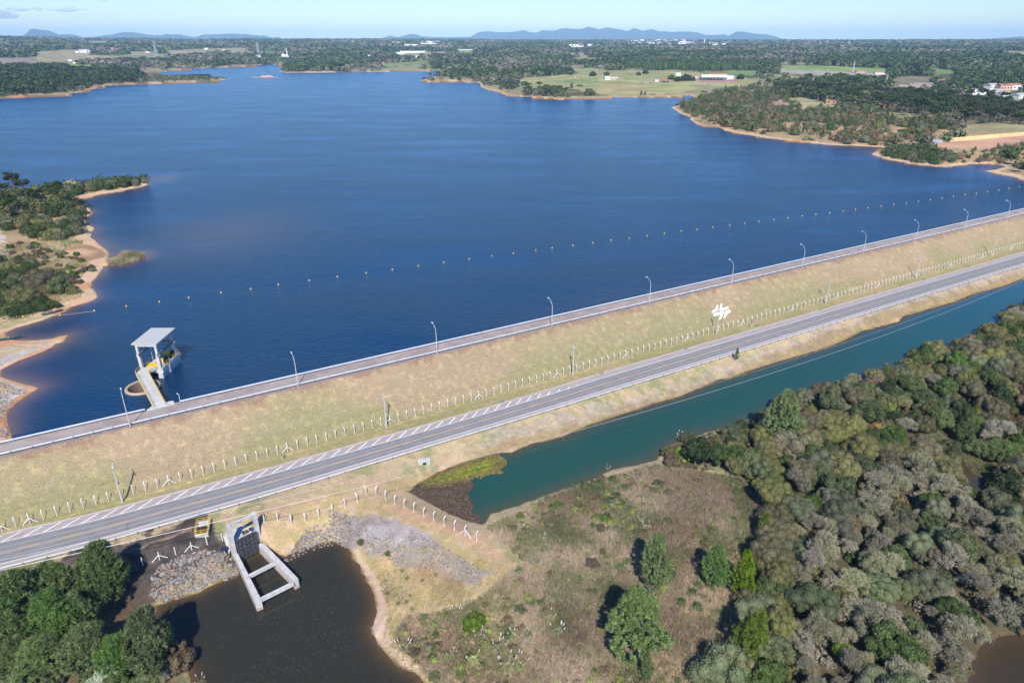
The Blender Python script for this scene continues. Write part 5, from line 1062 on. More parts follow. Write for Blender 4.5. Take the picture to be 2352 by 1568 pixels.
for px, py, key, R, hc, lb, z0 in hand:
    hc = hc * (1.3 if 'pine' in key else 1); x, y = at_crown(px, py, hc, z0); placed.append((x, y, R * .8)); k = 'shrub' if (R < 3 and key in ('lime', 'brown', 'green', 'silver', 'orange', 'greyolive') ) else KIND[key]
    plant(x, y, key, R, lb, None, k, uniq=True, hs=1.5 if 'pine' in key and key != 'bigpine' else 1.2 if key == 'bigpine' else 1.0)
q = P(1690, 834, -9.0); plant(*q, 'spire', 1.0, 'lone thin young pine between the guardrail and the canal', None, uniq=True, hs=1.7)
# the wood right of the canal
GB_ = PP([(1835,1190),(1960,1120),(2050,1075),(2200,1125),(2290,1180),(2400,1260),(2400,1500),(2240,1600),(1840,1640),(1800,1450),(1790,1290)], -10)
GRASSP = PP([(2095,1010),(2140,990),(2230,1030),(2300,1095),(2260,1130),(2200,1110),(2150,1070)], -11)
p, g = scatter(RFOR, 1, 100, [(STREAM, .5), (STREAM2, .5), (CAN, -.6)], 9000)
m = (p[:, 1] < 330) & (p[:, 1] > 44) & (abs(p[:, 0]) < p[:, 1] * .86 + 18); p = p[m]
R = np.clip(g.lognormal(.84, .38, len(p)), 1.3, 5.0)
o = np.argsort(-R[:1500]); p = np.vstack([p[:1500][o], p[1500:]]); R = np.r_[R[:1500][o], np.minimum(R[1500:], 2.2)]
inG = inside(p[:, 0].astype(np.float32), p[:, 1].astype(np.float32), GB_); inC = sdist(p[:, 0], p[:, 1], GRASSP) < -1
near_can = sdist(p[:, 0], p[:, 1], CAN); 
sel = ~inC; p, R, inG, near_can = p[sel], R[sel], inG[sel], near_can[sel]
idx = {(round(float(a[0]), 4), round(float(a[1]), 4)): i for i, a in enumerate(p)}
zl = lambda x, y: ('beside the canal bank' if sdist([x], [y], CAN)[0] < 14 else 'near the brown stream' if sdist([x], [y], STREAM)[0] < 16 else 'at the meadow edge' if x < 48 else 'deep in the right-hand wood')
for q, r in pack(p, R, .44, placed):
    i = idx[(round(float(q[0]), 4), round(float(q[1]), 4))]; u = g.random(); x, y = q; wh = zl(x, y)
    if inG[i]: key = 'bare' if u < .66 else 'brown' if u < .70 else 'greyolive' if u < .82 else 'green' if u < .90 else 'olive' if u < .97 else 'lime'
    else: key = 'olive' if u < .44 else 'greyolive' if u < .56 else 'green' if u < .78 else 'dark' if u < .85 else 'brown' if u < .88 else 'bare' if u < .94 else 'lime' if u < .99 else 'orange'
    if key in ('lime', 'orange'): r = min(r, 1.7)
    r = min(r, 3.9); nc_ = float(near_can[i]) < 9
    if nc_ and x < 75: r = min(r, 2.2)
    if key == 'bare': r = max(r, 1.9) * 1.2
    nm = {'olive': 'olive round-crowned tree', 'greyolive': 'grey-green domed tree', 'green': 'green leafy tree', 'dark': 'dark green tree', 'brown': 'brownish half-bare tree', 'bare': 'grey leafless tree', 'lime': 'bright yellow-green small tree', 'orange': 'orange-leaved small tree'}[key]
    sz = 'large ' if r > 3.1 else 'small ' if r < 1.9 else 'medium '
    lb = sz + nm + ' ' + ('in the grey scrub wood' if inG[i] and wh.startswith('deep') else wh); plant(x, y, key, r, lb, 'wood right of the canal: ' + lb, z=float(g.uniform(.3, .85)) * r * (0 if nc_ else 1))
# shrubs and pampas clumps of the meadow
MEAD = PP([(1190,1175),(1270,1140),(1380,1100),(1510,1068),(1640,1090),(1730,1110),(1740,1230),(1715,1350),(1670,1480),(1600,1568),(1580,1700),(1080,1700),(1000,1550),(900,1440),(930,1400),(1060,1390),(1170,1330),(1210,1300),(1120,1215)], -10)
pam = [(1,3,1340,490,.8),(1,3,1180,565,.7),(1,3,1385,565,.9),(1,3,1525,600,.7),(1,3,1650,570,.8),(1,3,1200,690,.9),(1,3,1325,640,.6),(1,3,1410,725,.6),(1,3,1380,785,.8),(1,3,1300,800,.9),(1,3,1430,855,.8),(1,3,1530,925,1.0),(1,3,1400,920,.9),(1,3,1350,1200,1.7),(1,3,1850,930,1.5),(1,3,1730,880,.9),(1,3,2060,1135,1.3),(1,3,2000,1330,1.6),(1,3,2240,1260,1.8),(1,3,2310,1420,1.9),
       (2,3,350,1000,1.5),(2,3,410,1130,1.6),(2,3,1220,200,1.3),(2,3,80,1400,1.7),(2,3,30,1150,1.4),(2,3,290,300,1.0),(2,3,80,200,1.0),(2,2,880,1190,.9),(2,2,1545,880,1.3),(0,3,1820,1480,1.1),(2,3,1180,130,1.0),(1,3,1800,1290,1.2)]
WHERE = ['nearest the gravel slope', 'by the pond path', 'on the open dry slope']
for j, (ci, ri, a, b_, s) in enumerate(pam):
    px = C(ci, ri, [(a, b_)])[0]; x, y = P(*px, -10.6); plant(x, y, 'pampas', s * 1.05, ('large' if s > 1.4 else 'medium' if s > .95 else 'small') + ' pampas clump with pale blades ' + ('on the dry slope right of the pond' if px[0] < 1010 else 'at the bottom left pond edge' if px[0] < 500 else 'in the brown meadow'), 'pampas clumps right of the pond')
p, g = scatter(MEAD, 1, 101, [(POND, 2), (CAN, .3)], 700); R = g.uniform(.5, 1.5, len(p))
for q, r in pack(p, R, 1.0, placed)[:130]:
    key = g.choice(['green', 'brown', 'greyolive', 'green', 'brown', 'olive']); cn = {'green': 'green', 'brown': 'brown', 'greyolive': 'grey-green', 'lime': 'yellow-green', 'olive': 'olive'}[key]
    plant(q[0], q[1], 'bush', r, f'{"tiny" if r < .9 else "low"} scrubby bush in the brown meadow between pond and wood', 'bushes of the meadow', 'shrub', hs=.75)
# left peninsula
LP1 = PP([(-60,452),(0,446),(150,438),(195,476),(208,500),(190,528),(120,552),(40,530),(-60,530)], 2); LP2 = PP([(140,440),(200,426),(260,418),(332,412),(337,421),(265,430),(220,438),(150,448)], 1.5)
LP3 = PP([(-60,600),(60,600),(110,610),(165,640),(175,665),(150,690),(80,715),(-60,730)], 2.5); LP4 = PP([(10,555),(100,560),(170,565),(195,600),(230,606),(175,660),(60,615),(20,590)], 2)
pl2 = []
for (bx, by), R, lb in [((139,473),4.6,'tall araucaria with a bare pale trunk on the left point, left of two'), ((181,475),4.8,'tall araucaria nearest the water on the left point'), ((10,470),5.2,'araucaria at the left frame edge'), ((40,466),5.0,'second araucaria from the left frame edge'), ((66,470),4.8,'dark araucaria crown in the left point wood'), ((30,498),5.0,'lower araucaria near the left frame edge'), ((95,468),4.2,'araucaria left of the two pale-trunked ones'), ((4,520),4.6,'araucaria cut by the left frame edge'),((75,492),4.4,'araucaria standing behind the olive crowns of the left point')]:
    x, y = P(bx, by, 2); pl2.append((x, y, 2.2)); plant(x, y, 'arau', R, lb, None, uniq=True)
for (bx, by), R, key, lb in [((95,655),5.6,'olive','broad flat olive tree in the middle of the left shore scrub'), ((55,690),5.4,'olive','flat olive tree nearer the beach in the left shore scrub'), ((135,665),4.0,'green','dark green tree right of the broad olive tree'), ((122,697),2.4,'green','round dark bush near the sandy beach'),
    ((18,625),3.6,'lime','bright green tree by the left frame edge'), ((310,422),4.4,'bare','pale leafless tree at the tip of the left point'), ((285,424),5.0,'green','green tree near the tip of the left point')]:
    x, y = P(bx, by, 2); pl2.append((x, y, R * .9)); plant(x, y, key, R, lb, None, 'shrub' if R < 3 else None, uniq=True)
for poly, n, r0, r1, ks, lbz, mx in ((LP1, 900, 2.4, 5.2, ['green','greyolive','olive','dark','greyolive','green','olive'], 'in the wood of the left point', 90), (LP2, 500, 2.2, 4.6, ['green','dark','greyolive','green','bare'], 'on the narrow left point', 45),
    (LP3, 700, 1.0, 3.2, ['green','greyolive','brown','green','olive','dark'], 'in the scrub of the left shore', 60), (LP4, 500, .8, 1.8, ['greyolive','brown','green','brown'], 'on the dry ground of the left shore', 40)):
    p, g = scatter(poly, 1, int(n + r0 * 10), [(RES, 1.0)], n); R = np.sort(g.uniform(r0, r1, len(p)))[::-1] * .85
    for q, r in pack(p, R, .62, pl2)[:mx]:
        key = g.choice(ks); cn = {'green': 'green', 'brown': 'brown', 'greyolive': 'grey-green', 'dark': 'dark green', 'olive': 'olive', 'bare': 'grey leafless'}[key]; sh = r < 1.8
        plant(q[0], q[1], key, r, f'{"large" if r > 3.4 else "mid-sized" if r > 1.8 else "low"} {cn} {"bush" if sh else "tree"} {lbz}', f'{cn} plants {lbz}', 'shrub' if sh else None)
# right shore: scrub point, bush strip, araucaria grove
RS1 = PP([(1560,246),(1600,228),(1660,212),(1740,206),(1770,216),(1850,254),(1960,260),(2060,279),(2150,294),(2240,313),(2120,330),(2020,330),(1950,326),(1810,312),(1700,298),(1655,285),(1620,280),(1592,262)], 3)
RS2 = PP([(2012,353),(2060,342),(2110,346),(2180,354),(2190,372),(2150,376),(2100,370),(2050,364)], 1.5); RS3 = PP([(2190,352),(2352,342),(2500,350),(2500,372),(2352,368),(2250,372),(2195,372)], 2)
AG = PP([(1772,222),(1850,224),(1930,240),(2000,252),(2060,264),(2110,282),(2200,296),(2352,292),(2500,290),(2500,257),(2352,252),(2200,238),(2080,224),(1950,216),(1880,211),(1790,209)], 3)
WALLP = [(2081,335.5),(2095,333.5),(2139,329.5),(2180,326),(2230,321.5),(2290,316.5),(2352,311.5),(2450,304),(2560,295)]
pl3 = []
x, y = P(2318, 362, 2); pl3.append((x, y, 7)); plant(x, y, 'green', 7.5, 'large round dark green tree standing alone near the right frame edge', None, uniq=True)
for poly, n, r0, r1, ks, lbz, mx, kk in ((RS1, 9000, 2.2, 8.0, ['olive','greyolive','green','greyolive','spire','olive','spire','brown'], 'on the scrub point of the right shore', 760, .50), (RS2, 900, 2.0, 5.5, ['green','greyolive','green','spire'], 'on the low right spit', 110, .55), (RS3, 900, 1.2, 4.0, ['greyolive','brown','green','spire'], 'below the yellow wall', 110, .75)):
    p, g = scatter(poly, 1, int(n + r0 * 10), [(RES, 4.0)], n)
    R = g.uniform(r0, r1, len(p)) * (.55 + .6 * vnoise(p[:, 0], p[:, 1], 45, 4)); keep = fbm(p[:, 0], p[:, 1], 38, 2, 50) > (.33 if poly is RS1 else .25); p, R = p[keep], R[keep]
    for q, r in pack(p, R, kk, pl3)[:mx]:
        key = g.choice(ks); r = r * .55 if key == 'spire' else r; cn = {'green': 'green', 'brown': 'brown', 'greyolive': 'grey-green', 'dark': 'dark green', 'olive': 'olive', 'spire': 'pointed green'}[key]
        plant(q[0], q[1], key, r, f'{"large" if r > 4.5 else "mid-sized" if r > 2.6 else "small"} {cn} tree {lbz}', f'{cn} trees {lbz}')
p, g = scatter(AG, 1, 300, [(RES, 6)], 5000); keep = (fbm(p[:, 0], p[:, 1], 90, 2, 60) > .33); p = p[keep]; R = g.uniform(5.0, 7.8, len(p)) * .86
for q, r in pack(p, R, .56, [])[:560]: plant(q[0], q[1], 'arau', r, 'dark umbrella-crowned araucaria in the grove on the right shore', 'araucarias of the right shore grove')
print('plants', len(PLANTS))

# ------------------------------------------------------------------ build the plants: 290 of a kind as things, the rest as one mass
g = np.random.default_rng(55); xs = np.array([q['x'] for q in PLANTS]); ys = np.array([q['y'] for q in PLANTS]); zs = height(xs, ys)
bykind = {}
for i, q in enumerate(PLANTS):
    q['z'] = float(zs[i]) + (q['z'] or 0); q['a'] = (1e3 if q['uniq'] else 0) + q['R'] / math.hypot(q['x'], q['y'], CH - q['z']); az = math.degrees(math.atan2(q['x'], q['y']))
    dpt = q['y'] * cpi + (CH - q['z']) * spi; xx = q['x'] / dpt * CF; yy = ((CH - q['z']) * cpi - q['y'] * spi) / dpt * CF; mg = q['R'] * 1.6 / dpt * CF + 12
    if (abs(xx) > 1176 + mg or yy > 784 + mg * 1.8): q['a'] *= .01
    bykind.setdefault(q['kind'], []).append(q)
FAR = []
for kd, L_ in bykind.items():
    L_.sort(key=lambda q: -q['a'])
    for j, q in enumerate(L_):
        if j >= 285: FAR.append(q); continue
        pr = PROTO[q['key']]; me, tr = pr[g.integers(0, len(pr))]; R = q['R']; sc = (R * g.uniform(.82, 1.2), R * g.uniform(.82, 1.2), R * g.uniform(.85, 1.25) * q['hs'])
        px = abs(math.degrees(math.atan2(q['x'], q['y']))) < 45
        if tr is None:
            o = link(q['kind'], me, None, (q['x'], q['y'], q['z'] - .05)); o.rotation_euler = (0, 0, g.uniform(0, 6.28)); o.scale = sc; top = o
        else:
            top = empty(q['kind'], (q['x'], q['y'], q['z'] + .12 * R * (q['key'] not in ('arau',)) - .1), g.uniform(0, 6.28), sc)
            top.rotation_euler = (g.normal(0, .07), g.normal(0, .07), top.rotation_euler[2]); link('crown', me, top); link('trunk', tr, top)
        tag(top, q['label'], CATS[q['kind']], q['group'])

# ------------------------------------------------------------------ far woods: one mass per belt
M['farleaf'] = bpy.data.materials.new('far foliage'); m_ = M['farleaf']; m_.use_nodes = True; b_ = m_.node_tree.nodes['Principled BSDF']; b_.inputs['Roughness'].default_value = .9; b_.inputs['Specular IOR Level'].default_value = .05
a_ = m_.node_tree.nodes.new('ShaderNodeAttribute'); a_.attribute_name = 'leaf'; m_.node_tree.links.new(a_.outputs['Color'], b_.inputs['Base Color'])
COLS = {'olive': (.13,.125,.05), 'greyolive': (.12,.125,.07), 'green': (.06,.085,.03), 'dark': (.04,.06,.025), 'brown': (.17,.125,.075), 'bare': (.19,.165,.125), 'arau': (.04,.06,.022), 'pine': (.05,.08,.028), 'lime': (.17,.20,.05), 'spire': (.07,.11,.03), 'orange': (.3,.2,.06), 'pinelime': (.15,.2,.04), 'bigpine': (.06,.09,.03), 'silver': (.3,.35,.2)}
def mass(name, label, X, Y, Z, R, H, colr, nc, umb, g):
    """domes of leaf cards; umb: flat crowns on a stem"""
    n = len(X); u = sph(n * nc, g, -.25).reshape(n, nc, 3); flat = np.where(umb, .32, H / R * .75)[:, None]; base = np.where(umb, H * .80, H * .30)[:, None]
    wob_ = 1 + .22 * np.sin(np.arctan2(u[:, :, 1], u[:, :, 0]) * 3 + g.uniform(0, 6, (n, 1)))
    Pn = np.stack([u[:, :, 0] * R[:, None] * wob_, u[:, :, 1] * R[:, None] * wob_, base + (u[:, :, 2] * R[:, None] * flat)], 2) + np.stack([X, Y, Z], 1)[:, None]
    sz = np.repeat(R * (.15 if nc >= 500 else .24 if nc >= 150 else .36 if nc >= 60 else .62 if nc >= 24 else .85 if nc >= 12 else 1.1), nc); V, F = cards(Pn.reshape(-1, 3), u.reshape(-1, 3) + [0, 0, .35], sz, g, .45, .8)
    cc = np.repeat(colr, nc, 0) * g.uniform(.7, 1.3, (n * nc, 1)); b = VB(); b.add(V, F, 0.0, 0, np.repeat(cc, 4, 0))
    k = 6; a = np.arange(k) * 2 * np.pi / k; ring = lambda f, h: np.stack([X[:, None] + R[:, None] * f * np.cos(a), Y[:, None] + R[:, None] * f * np.sin(a), (Z[:, None] + h)], 2)
    top = np.stack([X, Y, Z + np.where(umb, H * .93, H * .86)], 1)[:, None]; lowr = ring(.72, np.where(umb, H * .78, H * .12)[:, None] + 0 * a); mid = ring(.62, np.where(umb, H * .86, H * .62)[:, None] + 0 * a)
    V = np.concatenate([lowr, mid, top], 1).reshape(-1, 3); o = np.arange(n)[:, None] * 13; Fq = np.concatenate([o + np.array([[i, (i + 1) % k, k + (i + 1) % k, k + i]]) for i in range(k)]); Ft = np.concatenate([o + np.array([[k + i, k + (i + 1) % k, 12]]) for i in range(k)])
    n0 = b.n; b.add(V, Fq, 0.0, 0, np.repeat(colr * .85, 13, 0)); b.F[3].append(Ft + n0); b.M[3].append(np.zeros(len(Ft), int))
    um = np.where(umb)[0]
    if len(um):
        w_ = .32; tx, ty, tz, th = X[um], Y[um], Z[um], H[um] * .85
        for dx_, dy_ in ((w_, 0), (0, w_)):
            V = np.stack([np.stack([tx - dx_, ty - dy_, tz], 1), np.stack([tx + dx_, ty + dy_, tz], 1), np.stack([tx + dx_ * .6, ty + dy_ * .6, tz + th], 1), np.stack([tx - dx_ * .6, ty - dy_ * .6, tz + th], 1)], 1).reshape(-1, 3)
            b.add(V, np.arange(len(V)).reshape(-1, 4), 0.0, 0, np.tile([[.20, .16, .125]], (len(V), 1)))
    tag(link(name, b.mesh(name, [M['farleaf']], True)), label, 'woodland', None, 'stuff')
if FAR:
    X = np.array([q['x'] for q in FAR]); Y = np.array([q['y'] for q in FAR]); Z = np.array([q['z'] for q in FAR]); R = np.array([q['R'] for q in FAR]); um = np.array([q['key'] == 'arau' for q in FAR])
    H = np.where(um, R * 2.2, R * np.array([2.4 if q['key'] == 'spire' else 1.25 for q in FAR])); cc = np.array([COLS[q['key']] for q in FAR]) * g.uniform(.8, 1.2, (len(FAR), 1))
    nr_ = np.hypot(X, Y) < 420
    for sel_, nc_, lb_ in ((nr_, 700, 'smaller trees and bushes filling the gaps of the right-hand wood'), (~nr_, 150, 'further trees filling the groves and scrub of the right shore')):
        if sel_.any(): mass('understory', lb_, X[sel_], Y[sel_], Z[sel_], R[sel_], H[sel_], cc[sel_], nc_, um[sel_], g)
p, g = scatter(MEAD, 1, 705, [(POND, 2), (CAN, .3)], 1500); k = len(p); R = g.uniform(.25, .85, k) * (.5 + 1.0 * vnoise(p[:, 0], p[:, 1], 11, 13)); cc = np.array([COLS['green'], COLS['greyolive'], COLS['lime'], COLS['olive'], COLS['brown']])[g.integers(0, 5, k)] * g.uniform(.9, 1.5, (k, 1)); mass('meadow_scrub', 'low green and olive scrub dotting the dry meadow', p[:, 0], p[:, 1], height(p[:, 0], p[:, 1]) - .1, R, R * 1.1, cc, 70, np.zeros(k, bool), g)
p, g = scatter(RFOR, 1, 700, [(STREAM, .3), (STREAM2, .3), (CAN, -.3), (GRASSP, 0)], 9000); p = p[(p[:, 1] < 330) & (abs(p[:, 0]) < p[:, 1] * .9 + 14)][:5200]; k = len(p); R = g.uniform(.5, 1.5, k) * (.7 + .6 * vnoise(p[:, 0], p[:, 1], 12, 3))
cc = np.array([COLS['greyolive'], COLS['brown'], COLS['green'], COLS['bare'], COLS['olive']])[g.integers(0, 5, k)] * g.uniform(.6, 1.15, (k, 1)); mass('undergrowth', 'low undergrowth covering the floor of the right-hand wood', p[:, 0], p[:, 1], height(p[:, 0], p[:, 1]) - .2, R, R * 1.3, cc, 70, np.zeros(k, bool), g)
def cover(r0, r1, sp, seed, nc, name, label):
    g = np.random.default_rng(seed); n = int(2 * np.radians(43) * (r1 ** 2 - r0 ** 2) / 2 / (sp * sp) * 1.35) if sp > 0 else int(2 * np.radians(43) * np.log(r1 / r0) / sp ** 2 * 1.35)
    if sp > 0: r = np.sqrt(g.uniform(r0 ** 2, r1 ** 2, n)); size = np.full(n, sp)
    else: r = r0 * (r1 / r0) ** g.uniform(0, 1, n); size = -sp * r
    a = g.uniform(-np.radians(43), np.radians(43), n); X = r * np.sin(a); Y = r * np.cos(a)
    d = np.minimum(sdist(X, Y, RES), sdist(X, Y, LAGOON)); ok = d > 5 + 9 * g.random(n); s_, n_ = toSN(X, Y); ok &= n_ > 185
    for poly, c_ in FW:
        if poly[:, 1].max() < r0 * .7: continue
        for dl_ in (0, .035, .07, .105): ok &= ~inside((X * (1 + dl_)).astype(np.float32), (Y * (1 + dl_)).astype(np.float32), poly) | (g.random(n) < (.006 if dl_ == 0 else .10))
    for poly in (RS1, RS2, RS3, AG, LP1, LP2, LP3, LP4): ok &= ~inside(X.astype(np.float32), Y.astype(np.float32), poly)
    dens = fbm(X, Y, 160, 3, 70); ok &= g.random(n) < np.clip((dens - .365) * 6.5, .08, 1); big = fbm(X, Y, 420, 4, 40); ok &= ~((r > 3200) & (big > .60))
    az_ = X / np.maximum(Y, 1) * 1540 / cpi
    for hx, hy, hw in CLEAR:
        ha = hx / hy * 1540 / cpi; hr_ = math.hypot(hx, hy); ok &= ~((abs(az_ - ha) < hw * .5 + 1.5) & (r > hr_ * .86) & (r < hr_ + 14) & (g.random(n) < .93))
    X, Y, r, size, d = X[ok], Y[ok], r[ok], size[ok], d[ok]; n = len(X); Z = height(X, Y); ty = fbm(X, Y, 230, 3, 80) + g.normal(0, .10, n); cc = np.empty((n, 3)); um = np.zeros(n, bool)
    R = size * g.uniform(.40, .68, n); H = R * 1.5
    k1 = ty > .56; k2 = (ty > .47) & ~k1; k3 = (ty > .31) & ~k1 & ~k2; k4 = ~(k1 | k2 | k3)
    cc[k1] = COLS['arau']; cc[k2] = COLS['green']; cc[k3] = np.array(COLS['greyolive']) * .8; cc[k4] = np.array(COLS['bare']) * .7
    near = d < 30; cc[near & ~k1] = cc[near & ~k1] * .5 + np.array(COLS['greyolive']) * .5; R = np.where(near, R * .7, R); H = R * 1.5
    if r0 < 2500: um = k1 & (g.random(n) < .75); H = np.where(um, 15 + g.uniform(-3, 3, n), H)
    H = np.where(~um, np.clip(H, 3, 13 + 0 * H), H); R = np.where(um, np.maximum(R, 4.2), R)
    sp_ = inside(X.astype(np.float32), Y.astype(np.float32), SPIT_); H = np.where(sp_, 2.6, H); R = np.where(sp_, 2.6, R); um = um & ~sp_
    dk_ = inside(X.astype(np.float32), Y.astype(np.float32), DARKP) & ~sp_; cc[dk_] = np.array(COLS['arau']) * .8; um = um | (dk_ & (g.random(n) < .6)); H = np.where(dk_ & um, 14, H)
    inp = inside(X.astype(np.float32), Y.astype(np.float32), PLANT_); cc[inp] = COLS['pine']; um = np.where(inp, False, um); H = np.where(inp, g.uniform(19, 24, n), H); R = np.where(inp, 5, R)
    mass(name, label, X, Y, Z, R, H, cc * 1.25 * g.uniform(.75, 1.3, (n, 1)), nc, um, g); return n
FARM = [((191,121),15,9,40,'left half of the big white barn on the left hillside',None,'wallw','roofg',.5,'barn'), ((202,122),12,8,36,'right half of the big white barn on the left hillside',None,'wallw','roofw',.5,'barn'), ((178,121.5),7,4,14,'low annexe at the left of the white hillside barn',None,'wallw','roofw',.3,'barn'),
 ((162,141),8,5,12,'white house beside dark araucarias on the left farmland',None,'wallw','roofg',.4,'house'), ((172,146),6,4,10,'small shed below the left farmland house',None,'wallw','roofr',.2,'shed'), ((340,121.5),9,5,14,'white house with red roof left of the pylon',None,'wallw','roofr',.1,'house'),
 ((257,139.5),8,4,10,'white bungalow among trees behind the inlet',None,'wallw','roofw',0,'house'), ((272,141),7,4,10,'grey-roofed house right of the white bungalow',None,'wallw','roofg',.3,'house'), ((474,114),8,5,14,'lone white house on the left far plain',None,'wallw','roofw',.1,'house'), ((515,116),7,4,12,'red-roofed house on the left far plain',None,'wallw','roofr',.1,'house'),
 ((661,131),26,6,22,'long white works shed beside the white chimney',None,'wallw','roofw',.05,'works_shed'), ((594,131.5),16,5,20,'white shed with grey roof at the head of the inlet',None,'wallw','roofg',0,'works_shed'), ((651,130),4,11,10,'white silo block left of the chimney',None,'wallw','roofw',0,'silo'),
 ((803,111),7,5,14,'left of two white houses above the far shore',None,'wallw','roofw',0,'house'), ((823,111),6,5,14,'right of two white houses above the far shore',None,'wallw','roofr',0,'house'), ((848,129),8,4,12,'small house on the ridge left of the green field',None,'wallw','roofr',0,'house'), ((879,135.5),8,4,12,'white bungalow just above the green field',None,'wallw','roofw',0,'house'), ((958,132),6,4,12,'house at the dark trees right of the green field',None,'wallw','roofw',0,'house'),
 ((880,146),7,3,10,'red-roofed shed at the left tip of the green field',None,'wallp','roofr',0,'shed'), ((908,99.5),30,5,20,'long white wall-like shed near the horizon, leftmost',None,'wallw','roofw',0,'works_shed'), ((942,105.5),34,5,20,'long white shed row below the horizon shed',None,'wallw','roofw',0,'works_shed'), ((985,101.5),38,6,24,'red and white factory row near the horizon',None,'wallw','roofr',0,'works_shed'),
 ((948,122),58,5,22,'longest white shed on the far shore plain',None,'wallw','roofw',0,'works_shed'), ((920,124.5),22,4,20,'white shed left of the longest shed',None,'wallw','roofw',0,'works_shed'), ((1068,116),46,3,10,'long white wall behind a far green field',None,'wallw','roofw',0,'works_shed'),
 ((1396,184),13,5,9,'white modern farmhouse on the pasture, left part',None,'wallw','roofw',0,'farmhouse'), ((1412,184),15,4,8,'pinkish farmhouse wing on the pasture, among palms',None,'wallp','roofw',0,'farmhouse'), ((1508,187.5),10,3.2,6,'small pale caravan-like shed on the pasture',None,'wallw','roofg',.1,'shed'), ((1528,190),19,3.5,12,'open shed with orange tile roof on the pasture',None,'wallw','roofr',0,'open_shed'),
 ((1557,174),11,4,10,'small white building with green front behind round trees',None,'wallw','roofw',0,'farmhouse'), ((1638,184),56,6,24,'big open stable with long white roof',None,'wallw','roofw',-.05,'stable'), ((1648,178),44,6,14,'long red-tiled stable wing behind the white roof',None,'wallp','roofr',-.05,'stable'), ((1675,182),16,4.5,12,'white annexe at the right end of the stable',None,'wallw','roofw',0,'stable'), ((1594,179.5),13,4,10,'little white house left of the stable',None,'wallw','roofr',.5,'house'),
 ((2022,170.5),30,4,12,'long low red-roofed farm building beyond the lagoon field',None,'wallw','roofr',0,'farm_building'), ((1975,167.5),20,3.5,10,'brown roofed sheds left of the long low farm building',None,'wallp','roofr',0,'farm_building'), ((2073,129.5),14,5,14,'bright white house alone in the right-hand far trees',None,'wallw','roofw',0,'house'), ((2105,129),20,4,14,'pale low building right of the bright white house',None,'wallw','roofw',0,'house'),
 ((2224,146),9,5,12,'red-roofed house of the far right pair',None,'wallw','roofr',0,'house'), ((2241,147),9,5,12,'white house of the far right pair',None,'wallw','roofw',0,'house'), ((2276,151),7,4,10,'small red roof near the far right wood',None,'wallw','roofr',0,'house'),
 ((1906,238),22,4,10,'brown-roofed ranch house under the araucarias by the orange tree',None,'wally','roofr',-.1,'house'), ((2026,250),19,4.5,10,'ochre house half hidden by araucarias',None,'wally','roofr',0,'house'), ((1870,186),11,3.5,9,'small pale house in the far trees above the grove, right one',None,'wallw','roofw',0,'house'), ((1846,184),9,3.5,9,'small pale house in the far trees above the grove, left one',None,'wallw','roofg',0,'house'),
 ((2275,206),24,8,14,'large white house with grey roof at the right edge village',None,'wallw','roofg',.3,'house'), ((2304,207),28,8,16,'brown tile roofed building at the right edge village',None,'wallp','roofr',0,'house'), ((2328,206),18,8,14,'white house with balcony at the right edge village',None,'wallw','roofr',0,'house'), ((2238,217),42,4.5,12,'long white roofed row at the left end of the right edge village',None,'wallw','roofw',-.12,'house'), ((2286,215),22,5,12,'blue-grey roofed cabin in front of the village houses',None,'wallw','roofg',.5,'house'),
 ((2305,221),24,5,12,'grey-roofed house in the front row of the village',None,'wallw','roofg',.2,'house'), ((2340,226),26,5,14,'pale roofed house cut by the right frame edge',None,'wallw','roofg',.3,'house'), ((2350,211),16,6,12,'upper white house cut by the right frame edge',None,'wallw','roofw',0,'house'), ((2255,222),16,4,9,'white house peeping through the araucarias',None,'wallw','roofw',0,'house'), ((2170,219),9,4,9,'small white house at the left end of the village row',None,'wallw','roofw',0,'house')]
TOWNS = [(1433, 1601, 96, 103, 62, 'white house of the distant town below the mountains'), (1306, 1363, 105, 110, 18, 'pale house of the small far settlement left of the town'), (1626, 1670, 103, 107, 10, 'white house of the cluster just right of the distant town'), (960, 1010, 99, 103, 8, 'pale house in the far factory district')]
SPIT_ = PP([(318,166),(400,169),(500,174),(545,182),(512,188),(412,192),(330,194)], 1)
DARKP = world_poly([(-60,170),(60,150),(150,152),(240,162),(320,170),(340,186),(300,190),(220,200),(160,212),(60,218),(-60,222)], 3)
CLEAR = []
for _p, _w in [(q[0], q[1]) for q in FARM]:
    _h = hit([_p[0]], [_p[1]])[0]; CLEAR.append((_h[0], _h[1], _w))
for _x0, _x1, _y0, _y1, _n, _l in TOWNS:
    for _y in np.linspace(_y0, _y1, 3): _h = hit([(_x0 + _x1) / 2], [_y])[0]; CLEAR.append((_h[0], _h[1], _x1 - _x0))
PLANT_ = world_poly([(1436,166),(1500,165),(1600,165),(1700,168),(1745,162),(1720,150),(1600,147),(1500,146),(1440,150)], 3)
c1 = cover(420, 1500, 9.5, 401, 26, 'near_woodland', 'dark woodland along the far shores of the reservoir')
c2 = cover(1500, 3400, -.0078, 402, 14, 'middle_woodland', 'woodland patchwork between the fields beyond the reservoir')
c3 = cover(3400, 11500, -.0072, 403, 9, 'distant_woodland', 'distant woodland fading towards the mountains')
print('far trees', c1, c2, c3)

